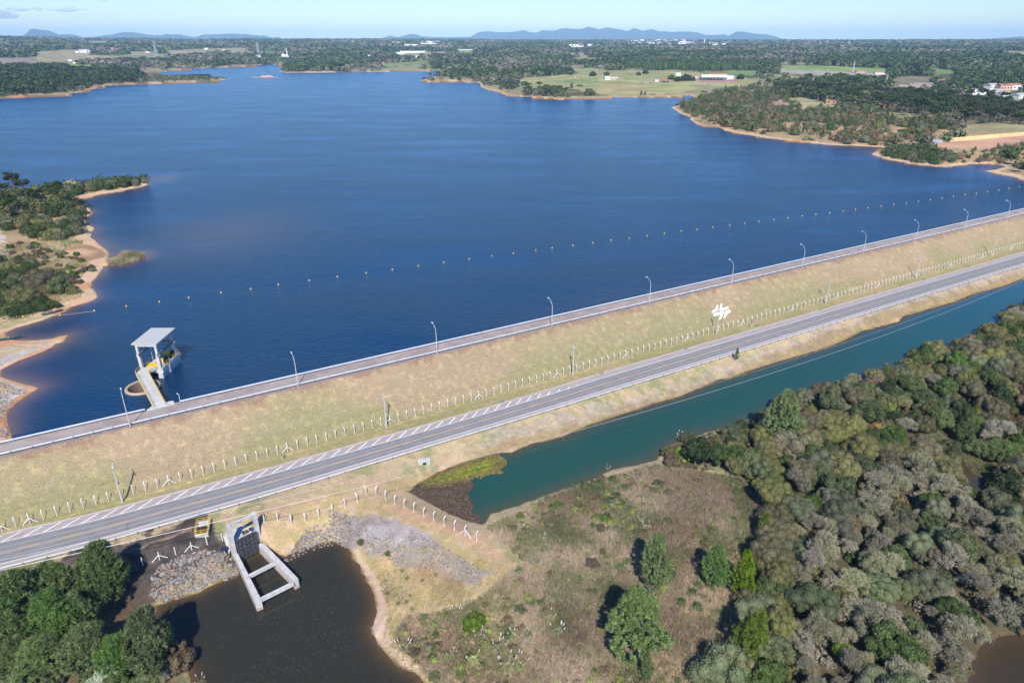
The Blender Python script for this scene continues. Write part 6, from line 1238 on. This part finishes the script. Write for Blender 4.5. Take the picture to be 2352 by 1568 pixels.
# ------------------------------------------------------------------ grass and riprap
def grassmass(name, label, poly, n, hmin, hmax, seed, mats, bl=5, avoid=(), wd=.05, zfn=None):
    p, g = scatter(poly, 1, seed, avoid, n); z = height(p[:, 0], p[:, 1]); k = len(p); s = g.uniform(hmin, hmax, k) * (.55 + .9 * vnoise(p[:, 0], p[:, 1], 6, 5))
    P0 = np.repeat(np.c_[p, z], bl, 0) + np.c_[g.normal(0, .16, (k * bl, 2)), np.zeros(k * bl)]; lean = g.normal(0, .42, (k * bl, 2)); S = np.repeat(s, bl)[:, None]
    P1 = P0 + np.c_[lean * S, S[:, 0] * g.uniform(.55, 1, k * bl)]; V, F = blades(P0, P1, wd * (.6 + S[:, 0]), g); b = VB(); pt = np.clip(vnoise(p[:, 0], p[:, 1], 9, 6) * 1.1 - .05 + g.normal(0, .18, k), 0, 1)
    mi = (vnoise(p[:, 0], p[:, 1], 5.5, 8) + g.normal(0, .16, k) > .62).astype(int); V3 = V; T = np.repeat(np.repeat(pt, bl), 3); b.add(V3, F, T); b.M[3] = [np.repeat(mi, bl)]
    tag(link(name, b.mesh(name, mats)), label, 'grass', None, 'stuff')
F_['strawg'] = foliage('green brown grass', (.17, .185, .07), (.40, .40, .18), rnd=0, transl=.4)
grassmass('dry_grass', 'brown and green dry grass covering the meadow between pond and wood', MEAD, 85000, .5, 1.2, 500, [F_['straw'], F_['strawg']], 6, [(CAN, .2)], .075)
EMBP = np.array([SN(-45, 151.9), SN(260, 151.9), SN(260, 164.2), SN(-45, 164.2)]); F_['strawd'] = foliage('short slope grass', (.19, .14, .085), (.40, .31, .19), rnd=0, transl=.3); F_['strawe'] = foliage('short green grass', (.16, .15, .07), (.31, .29, .14), rnd=0, transl=.3)
grassmass('short_grass', 'short dry grass tufts on the downstream slope of the dam', EMBP, 60000, .10, .24, 506, [F_['strawd'], F_['strawe']], 4, [], .06)
SLOPE = PP([(830,1250),(1000,1280),(1180,1330),(1060,1400),(930,1400),(900,1440),(1000,1560),(1000,1600),(880,1500),(870,1470),(895,1400),(870,1340)], -12); grassmass('dry_grass', 'short dry grass on the slope right of the pond', SLOPE, 9000, .25, .6, 501, [F_['straw'], F_['strawg']], 5, [(POND, .3)], .07)
BANK = np.vstack([PP([(940,1130),(1000,1088),(1100,1050),(1176,1028),(1300,992),(1400,955),(1500,922),(1600,890),(1764,835),(1934,780),(2074,722),(2239,670),(2352,636)], -10.3), PP([(2352,606),(2239,640),(2074,690),(1934,745),(1764,800),(1600,850),(1500,885),(1300,945),(1176,980),(1000,1040),(860,1085),(700,1130),(640,1160),(830,1120)], -8.2)])
grassmass('dry_grass', 'straw-coloured grass on the bank between the guardrail and the canal', BANK, 26000, .18, .5, 502, [F_['straw'], F_['strawg']], 4, [(CAN, -.5)], .06)
WESTP = np.vstack([PP([(-60,560),(60,555),(170,545),(205,540),(160,570),(150,590),(230,612),(200,660),(200,690),(150,710),(100,730),(0,760),(-60,770)], 2)]); grassmass('dry_grass', 'tall dry grass on the left shore of the reservoir', WESTP, 22000, .5, 1.2, 503, [F_['straw'], F_['strawg']], 4, [(RES, 5), (SANDFLAT, .5)], .14)
ISL = PP([(244,597),(257,595),(270,590),(287,577),(310,579),(331,583),(328,591),(305,600),(280,607),(250,608)], .3); grassmass('reeds', 'pale reeds on the small islet tip at the left shore', ISL, 5200, .5, 1.2, 504, [F_['straw'], F_['strawg']], 5, [], .12)
GR2 = GRASSP; grassmass('green_grass', 'green marsh grass beside the brown stream', GR2, 5000, .6, 1.3, 505, [F_['strawg'], F_['green']], 5, [(STREAM, -.5)], .09)
ALG = PP([(1013,1084),(1038,1073),(1113,1047),(1146,1040),(1157,1062),(1148,1089),(1088,1104),(1025,1114),(978,1117),(960,1108),(988,1094)], CANZ); F_['algae'] = foliage('yellow algae', (.20, .22, .05), (.33, .31, .08), rnd=0); F_['algb'] = foliage('brown algae', (.17, .11, .055), (.27, .22, .10), rnd=0)
def mat_sheet(name, label, poly, z, n, s, mats, seed, thr=.5, shift=0):
    c0 = poly.mean(0); big_ = c0 + (poly - c0) * 1.14; p, g = scatter(big_, 1, seed, [], int(n * 1.3)); rag = sdist(p[:, 0], p[:, 1], poly) + (fbm(p[:, 0], p[:, 1], 2.6, 3, 12) - .5) * 4.5 + g.normal(0, .25, len(p)); p = p[rag < 0.1]; k = len(p); e = sdist(p[:, 0], p[:, 1], poly); P_ = np.c_[p, np.full(k, z) + g.uniform(0, .10, k)]; V, F = cards(P_, np.tile([0, 0, 1.], (k, 1)), s, g, .25, .9)
    b = VB(); b.add(V, F, np.repeat(g.uniform(0, 1, k), 4)); b.M[4] = [((-e + g.normal(0, .5, k)) < thr).astype(int)]; tag(link(name, b.mesh(name, mats)), label, 'water plants', None, 'stuff')
mat_sheet('algae', 'yellow-green algae mat at the head of the teal canal', ALG, CANZ + .02, 9000, .5, [F_['algae'], F_['algb']], 510, 2.2)
WEED = PP([(938,1132),(970,1116),(1025,1114),(1083,1106),(1083,1117),(1076,1134),(1084,1159),(1092,1180),(1100,1206),(1058,1191),(1013,1169),(963,1142)], CANZ); F_['weed'] = foliage('dark weed', (.06, .04, .028), (.13, .09, .06), rnd=0, transl=0); mat_sheet('water_weed', 'dark brown weed floating at the closed end of the canal', WEED, CANZ + .015, 15000, .42, [F_['weed']] * 2, 511)
p = resample(PP(can_near[:-1], CANZ), .35); g = np.random.default_rng(9); k = len(p); P_ = np.repeat(p, 5, 0) + g.normal(0, .5, (k * 5, 2)); V, F = cards(np.c_[P_, np.full(len(P_), CANZ + .05)], np.tile([0, 0, 1.], (len(P_), 1)), .45, g, .3, .8); b = VB(); b.add(V, F, np.repeat(g.uniform(0, 1, len(P_)), 4)); tag(link('shore_weed', b.mesh('shore_weed', [F_['brown']])), 'brown weed fringe along the road side of the canal', 'water plants', None, 'stuff')
# rocks
def rockmesh(seed):
    g = np.random.default_rng(seed); u = sph(16, g); import bmesh
    bm = bmesh.new(); [bm.verts.new(tuple(v * [1, .8, .6] * g.uniform(.8, 1.1))) for v in u]; bmesh.ops.convex_hull(bm, input=bm.verts); me = bpy.data.meshes.new('rock'); bm.to_mesh(me); bm.free(); return me
RK = []
for i in range(6): me = rockmesh(i); me.materials.append([M['rock'], mat('brown rock', (.29, .21, .16), .9, noise=(1, (.26, .18, .13), .4, .7)), mat('grey rock', (.29, .295, .30), .9, noise=(1, (.22, .215, .21), .4, .7))][i % 3]); RK.append(me)
RA = PP([(352,1338),(370,1318),(430,1292),(500,1276),(545,1272),(552,1296),(545,1312),(500,1318),(460,1338),(420,1352),(375,1372),(345,1365)], -11.3); RBp = PP([(688,1262),(728,1246),(760,1238),(800,1240),(815,1225),(800,1195),(760,1185),(740,1205),(705,1215),(675,1240),(655,1268)], -11)
RC = PP([(650,1285),(690,1266),(730,1250),(760,1243),(798,1248),(790,1254),(758,1252),(728,1260),(690,1275),(655,1290)], -13)
cnt = 0
for poly, n, r0, r1, lb in ((RA, 900, .26, .62, 'loose grey boulder in the riprap left of the sluice gate'), (RBp, 700, .25, .55, 'grey stone in the riprap right of the sluice gate'), (RC, 300, .3, .5, 'brown wet stone at the pond edge right of the sluice gate')):
    p, g = scatter(poly, 1, 600 + n, [], n); R = g.permutation(np.sort(g.uniform(r0, r1, len(p)) ** 1.0)[::-1])
    mx = {900: 150, 700: 100, 300: 45}[n]
    for q, r in pack(p, R, .60, [])[:mx]:
        z = gz(*q); o = link('rock', RK[g.integers(0, 6)], None, (q[0], q[1], z + r * .12), (g.uniform(-.4, .4), g.uniform(-.4, .4), g.uniform(0, 6.28))); o.scale = (r * g.uniform(.9, 1.4), r, r * g.uniform(.8, 1.2)); tag(o, lb, 'rock', lb.replace('boulder', 'boulders').replace('stone ', 'stones ').replace('loose ', ''))
        if n == 300: o.location.z = max(z, PONZ - .15) + .05
# gravel: crushed stone on the slope and the bank
def gravel(name, label, poly, z, n, s, seed, mats, avoid=()):
    p, g = scatter(poly, 1, seed, avoid, n); m = vnoise(p[:, 0], p[:, 1], 3.5, 9) > .28; p = p[m]; zz = height(p[:, 0], p[:, 1]); k = len(p); u = np.array([[1,0,0],[-.5,.87,0],[-.5,-.87,0],[0,0,.9]]); sc = g.uniform(.5, 1.4, (k, 1, 1)) * s
    a = g.uniform(0, 6.28, k); ca, sa = np.cos(a), np.sin(a); Rm = np.stack([np.stack([ca, -sa, 0 * a], 1), np.stack([sa, ca, 0 * a], 1), np.stack([0 * a, 0 * a, 1 + 0 * a], 1)], 1)
    V = (np.einsum('kij,vj->kvi', Rm, u) * sc + g.normal(0, .25, (k, 4, 3)) * sc + np.c_[p, zz][:, None]).reshape(-1, 3); o = np.arange(k)[:, None] * 4; F = np.concatenate([o + np.array([[0, 1, 3]]), o + np.array([[1, 2, 3]]), o + np.array([[2, 0, 3]])])
    b = VB(); b.add(V, F, np.repeat(g.uniform(0, 1, k), 4)); tag(link(name, b.mesh(name, mats)), label, 'gravel', None, 'stuff')
F_['stone'] = foliage('crushed stone', (.13, .108, .09), (.40, .345, .295), rnd=0, transl=0)
GS = PP([(780,1180),(870,1197),(960,1232),(1100,1305),(1120,1320),(1085,1338),(980,1300),(900,1275),(830,1238),(775,1232)], -10); gravel('gravel', 'grey crushed stone covering the slope right of the pond', GS, 0, 16000, .16, 520, [F_['stone']])
GK = PP([(1060,1032),(1250,977),(1500,905),(1800,800),(2100,690),(2352,608),(2352,628),(2100,715),(1800,826),(1500,925),(1250,1002),(1120,1032)], -9.3); gravel('gravel', 'grey crushed stone on the canal bank below the guardrail', GK, 0, 12000, .2, 521, [F_['stone']])
GL = PP([(0,870),(34,890),(55,893),(78,892),(50,905),(25,925),(15,950),(16,1003),(-5,1003),(-40,980),(-60,890)], .8); gravel('gravel', 'grey crushed stone on the spit at the left end of the dam', GL, 0, 6000, .25, 522, [F_['stone']], [(RES, .3)])
F_['riprap'] = foliage('small riprap', (.12, .105, .09), (.32, .28, .235), rnd=0, transl=0)
gravel('small_riprap', 'small grey stones between the boulders left of the sluice gate', RA, 0, 2600, .26, 523, [F_['riprap']]); gravel('small_riprap', 'small stones between the rocks right of the sluice gate', RBp, 0, 3000, .22, 524, [F_['riprap']])
# foam flecks drifting on the pond
p, g = scatter(POND, 1, 530, [], 9000); fx, fy = P(700, 1480, PONZ); dd = np.hypot(p[:, 0] - fx, (p[:, 1] - fy) * 1.0); m = g.random(len(p)) < np.exp(-(dd / 13) ** 2) * .8; p = p[m]; k = len(p)
V, F = cards(np.c_[p, np.full(k, PONZ + .012)], np.tile([0, 0, 1.], (k, 1)), .07, g, .02, .8); b = VB(); b.add(V, F, .5); F_['foam'] = foliage('foam', (.38, .38, .37), (.5, .5, .48), rnd=0, transl=0); tag(link('foam', b.mesh('foam', [F_['foam']])), 'white foam flecks drifting on the dark pond', 'foam', None, 'stuff')

# ------------------------------------------------------------------ far buildings, farm, pylons, wall
M['wallw'] = mat('white plaster wall', (.78, .76, .72), .8); M['roofr'] = mat('red tile roof', (.42, .17, .10), .85, noise=(.6, (.30, .13, .09), .4, .7)); M['roofw'] = mat('pale sheet roof', (.74, .73, .72), .6); M['roofg'] = mat('grey fibre roof', (.40, .38, .37), .85)
M['wally'] = mat('ochre plaster wall', (.40, .28, .16), .8); M['glass'] = mat('dark window', (.03, .04, .05), .15); M['wallp'] = mat('pinkish wall', (.62, .42, .34), .85)
def house(px, wpx, hm, dm, label, group=None, wallm='wallw', roofm='roofr', rz=0.0, name='house', opened=False, hitp=None, cat='house'):
    h = hitp if hitp is not None else hit([px[0]], [px[1]])[0]; t = math.hypot(h[0], h[1]) / math.cos(CP) * .95 if h[1] > 0 else 500; t = float(h[1] * cpi + (CH - h[2]) * spi)
    W = wpx / CF * t; D_ = dm; r = empty(name, tuple(h), rz); tag(r, label, cat, group); rh = min(D_, W) * .18 + .4; hb = hm
    if opened:
        b = MB()
        for x in np.linspace(-W / 2 + .3, W / 2 - .3, max(3, int(W / 6))):
            for y in (-D_ / 2 + .3, D_ / 2 - .3): b.box((x, y, hb / 2), (.4, .4, hb))
        b.box((0, D_ / 2 - .6, hb * .4), (W - 1, .2, hb * .8)); b.build('pillar_frame', M[wallm], r); MB().box((0, 0, .1), (W - .5, D_ - .5, .3)).build('floor', M['glass'], r)
    else:
        MB().box((0, 0, hb / 2 - .5), (W, D_, hb + 1)).build('wall', M[wallm], r)
        if wpx > 9:
            n = max(2, int(W / 5))
            for k in range(n):
                x = -W / 2 + W * (k + .5) / n
                MB().box((x, -D_ / 2 - .03, hb * .5), (W / n * .38, .08, hb * .38)).build('window', M['glass'], r)
    e = .5; V = [(-W/2-e, -D_/2-e, hb), (W/2+e, -D_/2-e, hb), (W/2+e, D_/2+e, hb), (-W/2-e, D_/2+e, hb), (-W/2-e, 0, hb + rh), (W/2+e, 0, hb + rh)]
    link('roof', mesh('roof', V, [(0,1,5,4), (2,3,4,5), (0,4,3), (1,2,5), (0,3,2,1)], [M[roofm]]), r); return r
for px, wp, hm, dm, lb, gp, wm_, rm_, rz, nm in FARM: house(px, wp, hm, dm, lb, gp, wm_, rm_, rz, nm, nm in ('open_shed',) or lb.startswith('big open stable'), cat=nm.replace('_', ' '))
g = np.random.default_rng(77)
for x0, x1, y0, y1, n, lb in TOWNS:
    X = g.uniform(x0, x1, n); Y = g.uniform(y0, y1, n); Hh = hit(X, Y); src = {}
    for k in range(n):
        t = float(Hh[k][1]); c = int(g.integers(0, 3)); s = float(g.uniform(.7, 1.4)) * t / 5500; r = empty('house', tuple(Hh[k] + [0, 0, 3]), float(g.uniform(-.4, .4)), s)
        if c not in src:
            a = MB().box((0, 0, 4), (22, 14, 9)).build('wall', M['wallw'], r); V = [(-12,-8,8.4),(12,-8,8.4),(12,8,8.4),(-12,8,8.4),(-12,0,12),(12,0,12)]
            q = link('roof', mesh('roof', V, [(0,1,5,4),(2,3,4,5),(0,4,3),(1,2,5),(0,3,2,1)], [M[['roofw', 'roofr', 'roofg'][c]]]), r); src[c] = (a.data, q.data)
        else: link('wall', src[c][0], r); link('roof', src[c][1], r)
        tag(r, lb, 'house', lb.replace('house', 'houses'))
def mast(px, hpx, w, label, cat, name, lattice=True, m='galv', arms=0):
    h = hit([px[0]], [px[1]])[0]; t = float(h[1] * cpi + (CH - h[2]) * spi); H = hpx / CF * t; r = empty(name, tuple(h)); tag(r, label, cat)
    if not lattice: MB().tube([(0, 0, 0), (0, 0, H * .5), (0, 0, H)], [w, w * .8, w * .6], 10).build('shaft', M[m], r); return
    b = MB(); W0 = H * .13; k = .35 * t / 3000 * 1.6
    for i in range(4):
        a = math.pi / 4 + i * math.pi / 2; b.bar((math.cos(a) * W0, math.sin(a) * W0, 0), (math.cos(a) * W0 * .22, math.sin(a) * W0 * .22, H * .72), k); b.bar((math.cos(a) * W0 * .22, math.sin(a) * W0 * .22, H * .72), (0, 0, H), k * .8)
        a2 = a + math.pi / 2; L_ = [0, .2, .38, .52, .63, .72]
        for j in range(5):
            f1 = W0 * (1 - .78 * L_[j] / .72); f2 = W0 * (1 - .78 * L_[j + 1] / .72); b.bar((math.cos(a) * f1, math.sin(a) * f1, H * L_[j]), (math.cos(a2) * f2, math.sin(a2) * f2, H * L_[j + 1]), k * .55); b.bar((math.cos(a2) * f1, math.sin(a2) * f1, H * L_[j]), (math.cos(a) * f2, math.sin(a) * f2, H * L_[j + 1]), k * .55)
    b.build('lattice', M['galv'], r)
    for z, w_ in ((.72, .16), (.82, .13), (.91, .10)): MB().bar((-H * w_, 0, H * z), (H * w_, 0, H * z), k).build('crossarm', M['galv'], r)
mast((361,139),44,1,'tall lattice pylon on the left farmland','pylon','transmission_tower'); mast((594,127),28,1,'lattice pylon at the head of the inlet','pylon','transmission_tower'); mast((1959,166),22,1,'lattice pylon at the edge of the right green field','pylon','transmission_tower'); mast((2033,201),30,1,'faint lattice pylon just left of the lagoon','pylon','transmission_tower'); mast((1948,110),15,1,'small distant pylon on the right horizon wood','pylon','transmission_tower')
mast((660,131),19,2.6,'white chimney tower of the works by the inlet','tower','chimney_tower',False,'wallw'); mast((1617,104),13,5,'thin white mast in the distant town','tower','water_tower',False,'wallw'); mast((1438,107),5,5,'small white water tower left of the distant town','tower','water_tower',False,'wallw'); mast((681,118),4,5,'small white tank tower right of the works chimney','tower','water_tower',False,'wallw')
# yellow wall with its banner
wp = hit([p[0] for p in WALLP], [p[1] for p in WALLP]); wq = resample(wp, 5.0); r = empty('boundary_wall', tuple(wq[0])); tag(r, 'long ochre-yellow boundary wall on the right shore, crumbling at its left end', 'wall'); M['wallo'] = mat('ochre wall paint', (.80, .56, .27), .85, noise=(.15, (.66, .44, .20), .45, .7))
wb = MB(); cap = MB(); g = np.random.default_rng(5)
for i in range(len(wq) - 1):
    a, b_ = wq[i] - wq[0], wq[i + 1] - wq[0]; c = (a + b_) / 2; L_ = math.hypot(*(b_ - a)[:2]); az = math.atan2((b_ - a)[1], (b_ - a)[0]); hh = 3.3 * (g.uniform(.55, .95) if i < 9 else 1); wb.box((c[0], c[1], c[2] + hh / 2 - .4), (L_ - .02, .25, hh + .8), az); cap.box((a[0], a[1], a[2] + hh / 2), (.34, .36, hh + .25), az)
wb.build('wall_panel', M['wallo'], r); cap.build('pillar', M['wallp'], r)
i = int(np.argmin([abs(p[0] - P(2139, 329, 2)[0]) for p in wq])); a, b_ = wq[i], wq[i + 1]; az = math.atan2((b_ - a)[1], (b_ - a)[0]); bn = empty('banner', tuple((a + b_) / 2 + [math.sin(az) * .3, -math.cos(az) * .3, 0]), az); tag(bn, 'faded blue-white banner hanging on the yellow wall', 'banner'); MB().box((0, 0, 1.7), (8.0, .06, 2.9)).build('cloth', mat('banner blue', (.22, .27, .42), .7, noise=(.5, (.45, .47, .55), .45, .6)), bn); MB().box((-4.1, 0, 1.7), (.12, .1, 3.1)).box((4.1, 0, 1.7), (.12, .1, 3.1)).build('frame', M['white'], bn)
# islet with rubble
h = P(607, 178, 0); r = empty('islet', (*h, 0)); tag(r, 'small rocky islet with pale rubble blocks in the upper lake', 'islet'); V, F = balls([np.array([0, 0, -1.2]), np.array([-26, 3, -.8]), np.array([24, -2, -1.0])], [1, 1, 1], 14, 8); V = V.reshape(3, -1, 3); c = np.array([[0, 0, -1.2], [-26, 3, -.8], [24, -2, -1.0]]); V = ((V - c[:, None]) * np.array([[[26, 7, 2.6]], [[14, 5, 2.0]], [[17, 5, 2.0]]]) + c[:, None]).reshape(-1, 3); link('bank', mesh('bank', V, F, [mat('islet soil', (.45, .28, .19), .95)]), r)
b = MB(); g = np.random.default_rng(3)
for k in range(26): b.box((g.uniform(-8, 22), g.uniform(-4, 4), g.uniform(1.0, 2.8)), tuple(g.uniform(2, 5, 3)), g.uniform(0, 3))
tag(b.build('rubble', M['wallp'], r), kind='stuff')
# cattle and palms on the pasture
def cow_mesh():
    b = MB(); b.tube([(-.95, 0, 1.0), (-.8, 0, 1.05), (-.2, 0, 1.0), (.5, 0, 1.05), (.85, 0, 1.15), (1.15, 0, 1.3), (1.35, 0, 1.25), (1.62, 0, 1.05)], [.15, .34, .40, .38, .27, .17, .19, .09], 10)
    for x in (-.75, .6):
        for y in (-.2, .2): b.tube([(x, y, .95), (x + .05, y, .5), (x, y, .0)], [.15, .08, .06], 6)
    b.tube([(-.97, 0, 1.15), (-1.08, 0, .8), (-1.05, 0, .5)], [.04, .03, .04], 5); b.bar((1.3, .05, 1.38), (1.25, .3, 1.45), .05); b.bar((1.3, -.05, 1.38), (1.25, -.3, 1.45), .05); return b
cm = cow_mesh(); cms = [mesh('body', cm.v, cm.f, [mat(n_, c_, .8)]) for n_, c_ in (('brown hide', (.16, .07, .04)), ('white hide', (.7, .68, .62)), ('black hide', (.03, .025, .02)))]
for px, c_, rz, lb in [((1474,191.5),0,.3,'brown cow at the left of the grazing group'), ((1481,194.5),1,1.9,'white cow lower in the grazing group'), ((1488,193),1,.2,'second white cow in the middle of the grazing group'), ((1493,192),0,2.5,'brown cow right of the white cows'), ((1498,191),0,.4,'brown cow nearest the open shed'), ((1321,179),1,.1,'white cow in the fenced green paddock'), ((1334,179.5),0,.5,'brown cow in the fenced green paddock'), ((1627,194.5),2,.5,'dark cow below the stable')]:
    h = hit([px[0]], [px[1]])[0]; o = link('cow', cms[c_], None, tuple(h), (0, 0, rz)); o.scale = (1.5, 1.5, 1.5); tag(o, lb, 'cow', 'cattle on the pasture')
g = np.random.default_rng(12); b = MB(); b.tube([(0, 0, -.3), (.1, 0, 3), (0, 0, 6.5)], [.3, .22, .18], 7); tm = mesh('trunk', b.v, b.f, [M['bark_pale']]); b = VB(); 
for k in range(16):
    a = k * 2.4; e = g.uniform(.5, 1.0); pts = [np.array([math.cos(a) * s * 2.6, math.sin(a) * s * 2.6, 6.5 + 1.1 * math.sin(s * 2.6) * e - s * s * .9]) for s in np.linspace(0, 1, 7)]; u = np.array([-math.sin(a), math.cos(a), 0]) * .28
    V = np.array([p_ + sg * u * (1 - abs(2 * i / 6 - 1) ** 3 * .8) for i, p_ in enumerate(pts) for sg in (-1, 1)]); b.add(V, np.array([(2 * i, 2 * i + 1, 2 * i + 3, 2 * i + 2) for i in range(6)]), float(g.uniform(0, 1)))
fm = b.mesh('fronds', [F_['green']])
for k, (px, py) in enumerate([(1388,185),(1396,186),(1404,185.5),(1413,186),(1420,184.5),(1433,184),(1440,177),(1445,179)]):
    h = hit([px], [py])[0]; r = empty('palm_tree', tuple(h), k); tag(r, f'small palm tree by the white farmhouse, {ORD[k]} from the left', 'palm tree', 'palms by the farmhouse'); link('trunk', tm, r); link('fronds', fm, r)
for px, py, R, key, lb in [(1361,175,9,'dark','round dark tree on the pasture left of the farmhouse'),(1394,174,8,'green','broad tree standing behind the farmhouse'),(1466,173,6.5,'green','round tree on the pasture beneath the pine plantation'),(1482,170,8,'dark','tall dark tree below the pine plantation'),(1541,183,9,'green','round tree right of the orange-roofed shed'),(1556,187,8,'dark','second round tree right of the orange-roofed shed'),(1575,186,12,'dark','largest round tree beside the stable'),(1590,186,7,'green','tree between the largest round tree and the stable'),(1313,206,6,'spire','lone pointed tree on the shore side of the pasture'),(1472,222,4.5,'spire','pointed conifer on the pasture shoreline, left one'),(1481,222,4,'spire','pointed conifer on the pasture shoreline, right one'),(1355,220,10,'green','clump of green trees on the pasture shoreline'),(1700,182,9,'dark','tall dark tree right of the stable'),(1838,190,10,'dark','dark tree above the araucaria grove, left of two'),(1856,188,11,'dark','dark tree above the araucaria grove, right of two'),(1911,238,4,'orange','orange-yellow tree beside the ranch house'),(2083,303,3,'orange','small golden tree in the scrub above the yellow wall')]:
    h = hit([px], [py])[0]; me, tr = PROTO[key][0]; top = empty(KIND[key], tuple(h + [0, 0, .8]), px, R if key != 'spire' else R * .7); link('crown', me, top); link('trunk', tr, top); tag(top, lb, CATS[KIND[key]])
# pasture fence and paddock rail
def post_fence(px, label, h_=1.4, gap=6, m='wallw'):
    q = hit([p[0] for p in px], [p[1] for p in px]); q = resample(q, gap); r = empty('wooden_fence', tuple(q[0])); tag(r, label, 'fence'); pm = MB().box((0, 0, h_ / 2), (.22, .22, h_)); me = None
    for p_ in q[:100]:
        if me is None: me = pm.build('post', M[m], r, tuple(p_ - q[0])).data
        else: link('post', me, r, tuple(p_ - q[0]))
    for hh in (.6, 1.2): MB().tube([tuple(p_ - q[0] + [0, 0, hh]) for p_ in q], .05, 4).build('rail', M[m], r)
post_fence([(1309,181),(1311,188),(1330,190),(1375,186),(1390,183)], 'white paddock rail around the greener part of the pasture')
post_fence([(1390,185),(1450,187),(1500,189),(1518,191)], 'fence crossing the pasture from the farmhouse to the open shed')
post_fence([(1560,194),(1600,192),(1660,197),(1700,199)], 'fence in front of the stable yard')
post_fence([(1770,233),(1830,232),(1880,231)], 'fence along the brown field above the scrub point')

# ------------------------------------------------------------------ clouds, haze
cmat = bpy.data.materials.new('cloud'); cmat.use_nodes = True; N = cmat.node_tree.nodes; N.remove(N['Principled BSDF']); pv = N.new('ShaderNodeVolumePrincipled'); pv.inputs['Color'].default_value = (.98, .95, .98, 1); pv.inputs['Density'].default_value = .010; pv.inputs['Anisotropy'].default_value = -.3; cmat.node_tree.links.new(pv.outputs[0], N['Material Output'].inputs['Volume'])
for (cx, cy, wx, hy, lb) in ((6, 33, 34, 15, 'small white cloud cut by the left frame edge'), (50, 22, 56, 9, 'long thin white cloud in the upper left sky'), (148, 22, 46, 9, 'lilac-grey flat cloud right of the long white one'), (188, 23, 12, 4, 'tiny cloud wisp, rightmost of the row'), (235, 1, 20, 4, 'faint cloud wisp at the top edge')):
    dx, dy, dz = ray(cx, cy); R0 = 17000; hr = math.hypot(dx, dy); o_ = np.array([dx / hr * R0, dy / hr * R0, CH + dz / hr * R0]); s = R0 / CF; g = np.random.default_rng(int(cx)); k = 34
    cs_ = np.array([[np.clip(g.normal(0, .22), -.5, .5) * wx * s, g.uniform(-40, 40), g.uniform(-.22, .2) * hy * s] for _ in range(k)]); rs_ = g.uniform(.14, .36, k) * hy * s * 1.3; V, F = balls(cs_, rs_, 12, 8, .75); V[:, 0] = V[:, 0] + (V[:, 0] - np.repeat(cs_[:, 0], len(V) // k)) * 1.6
    V[:, 2] += (fbm(V[:, 0] + 500, V[:, 1] + 500, 60, 2, 3) - .5) * 18
    tag(link('cloud', mesh('cloud', V, F, [cmat], smooth_=True), None, tuple(o_)), lb, 'cloud', 'clouds in the upper left sky')
hz = MB().box((0, 15500, 262), (70000, 33400, 560)); hm_ = bpy.data.materials.new('haze'); hm_.use_nodes = True; N = hm_.node_tree.nodes; N.remove(N['Principled BSDF']); pv = N.new('ShaderNodeVolumePrincipled')
pv.inputs['Color'].default_value = (.42, .69, .93, 1); pv.inputs['Density'].default_value = 4.7e-5; pv.inputs['Anisotropy'].default_value = -.35; hm_.node_tree.links.new(pv.outputs[0], N['Material Output'].inputs['Volume'])
ho = hz.build('haze', hm_); tag(ho, None, None, None, 'stuff')
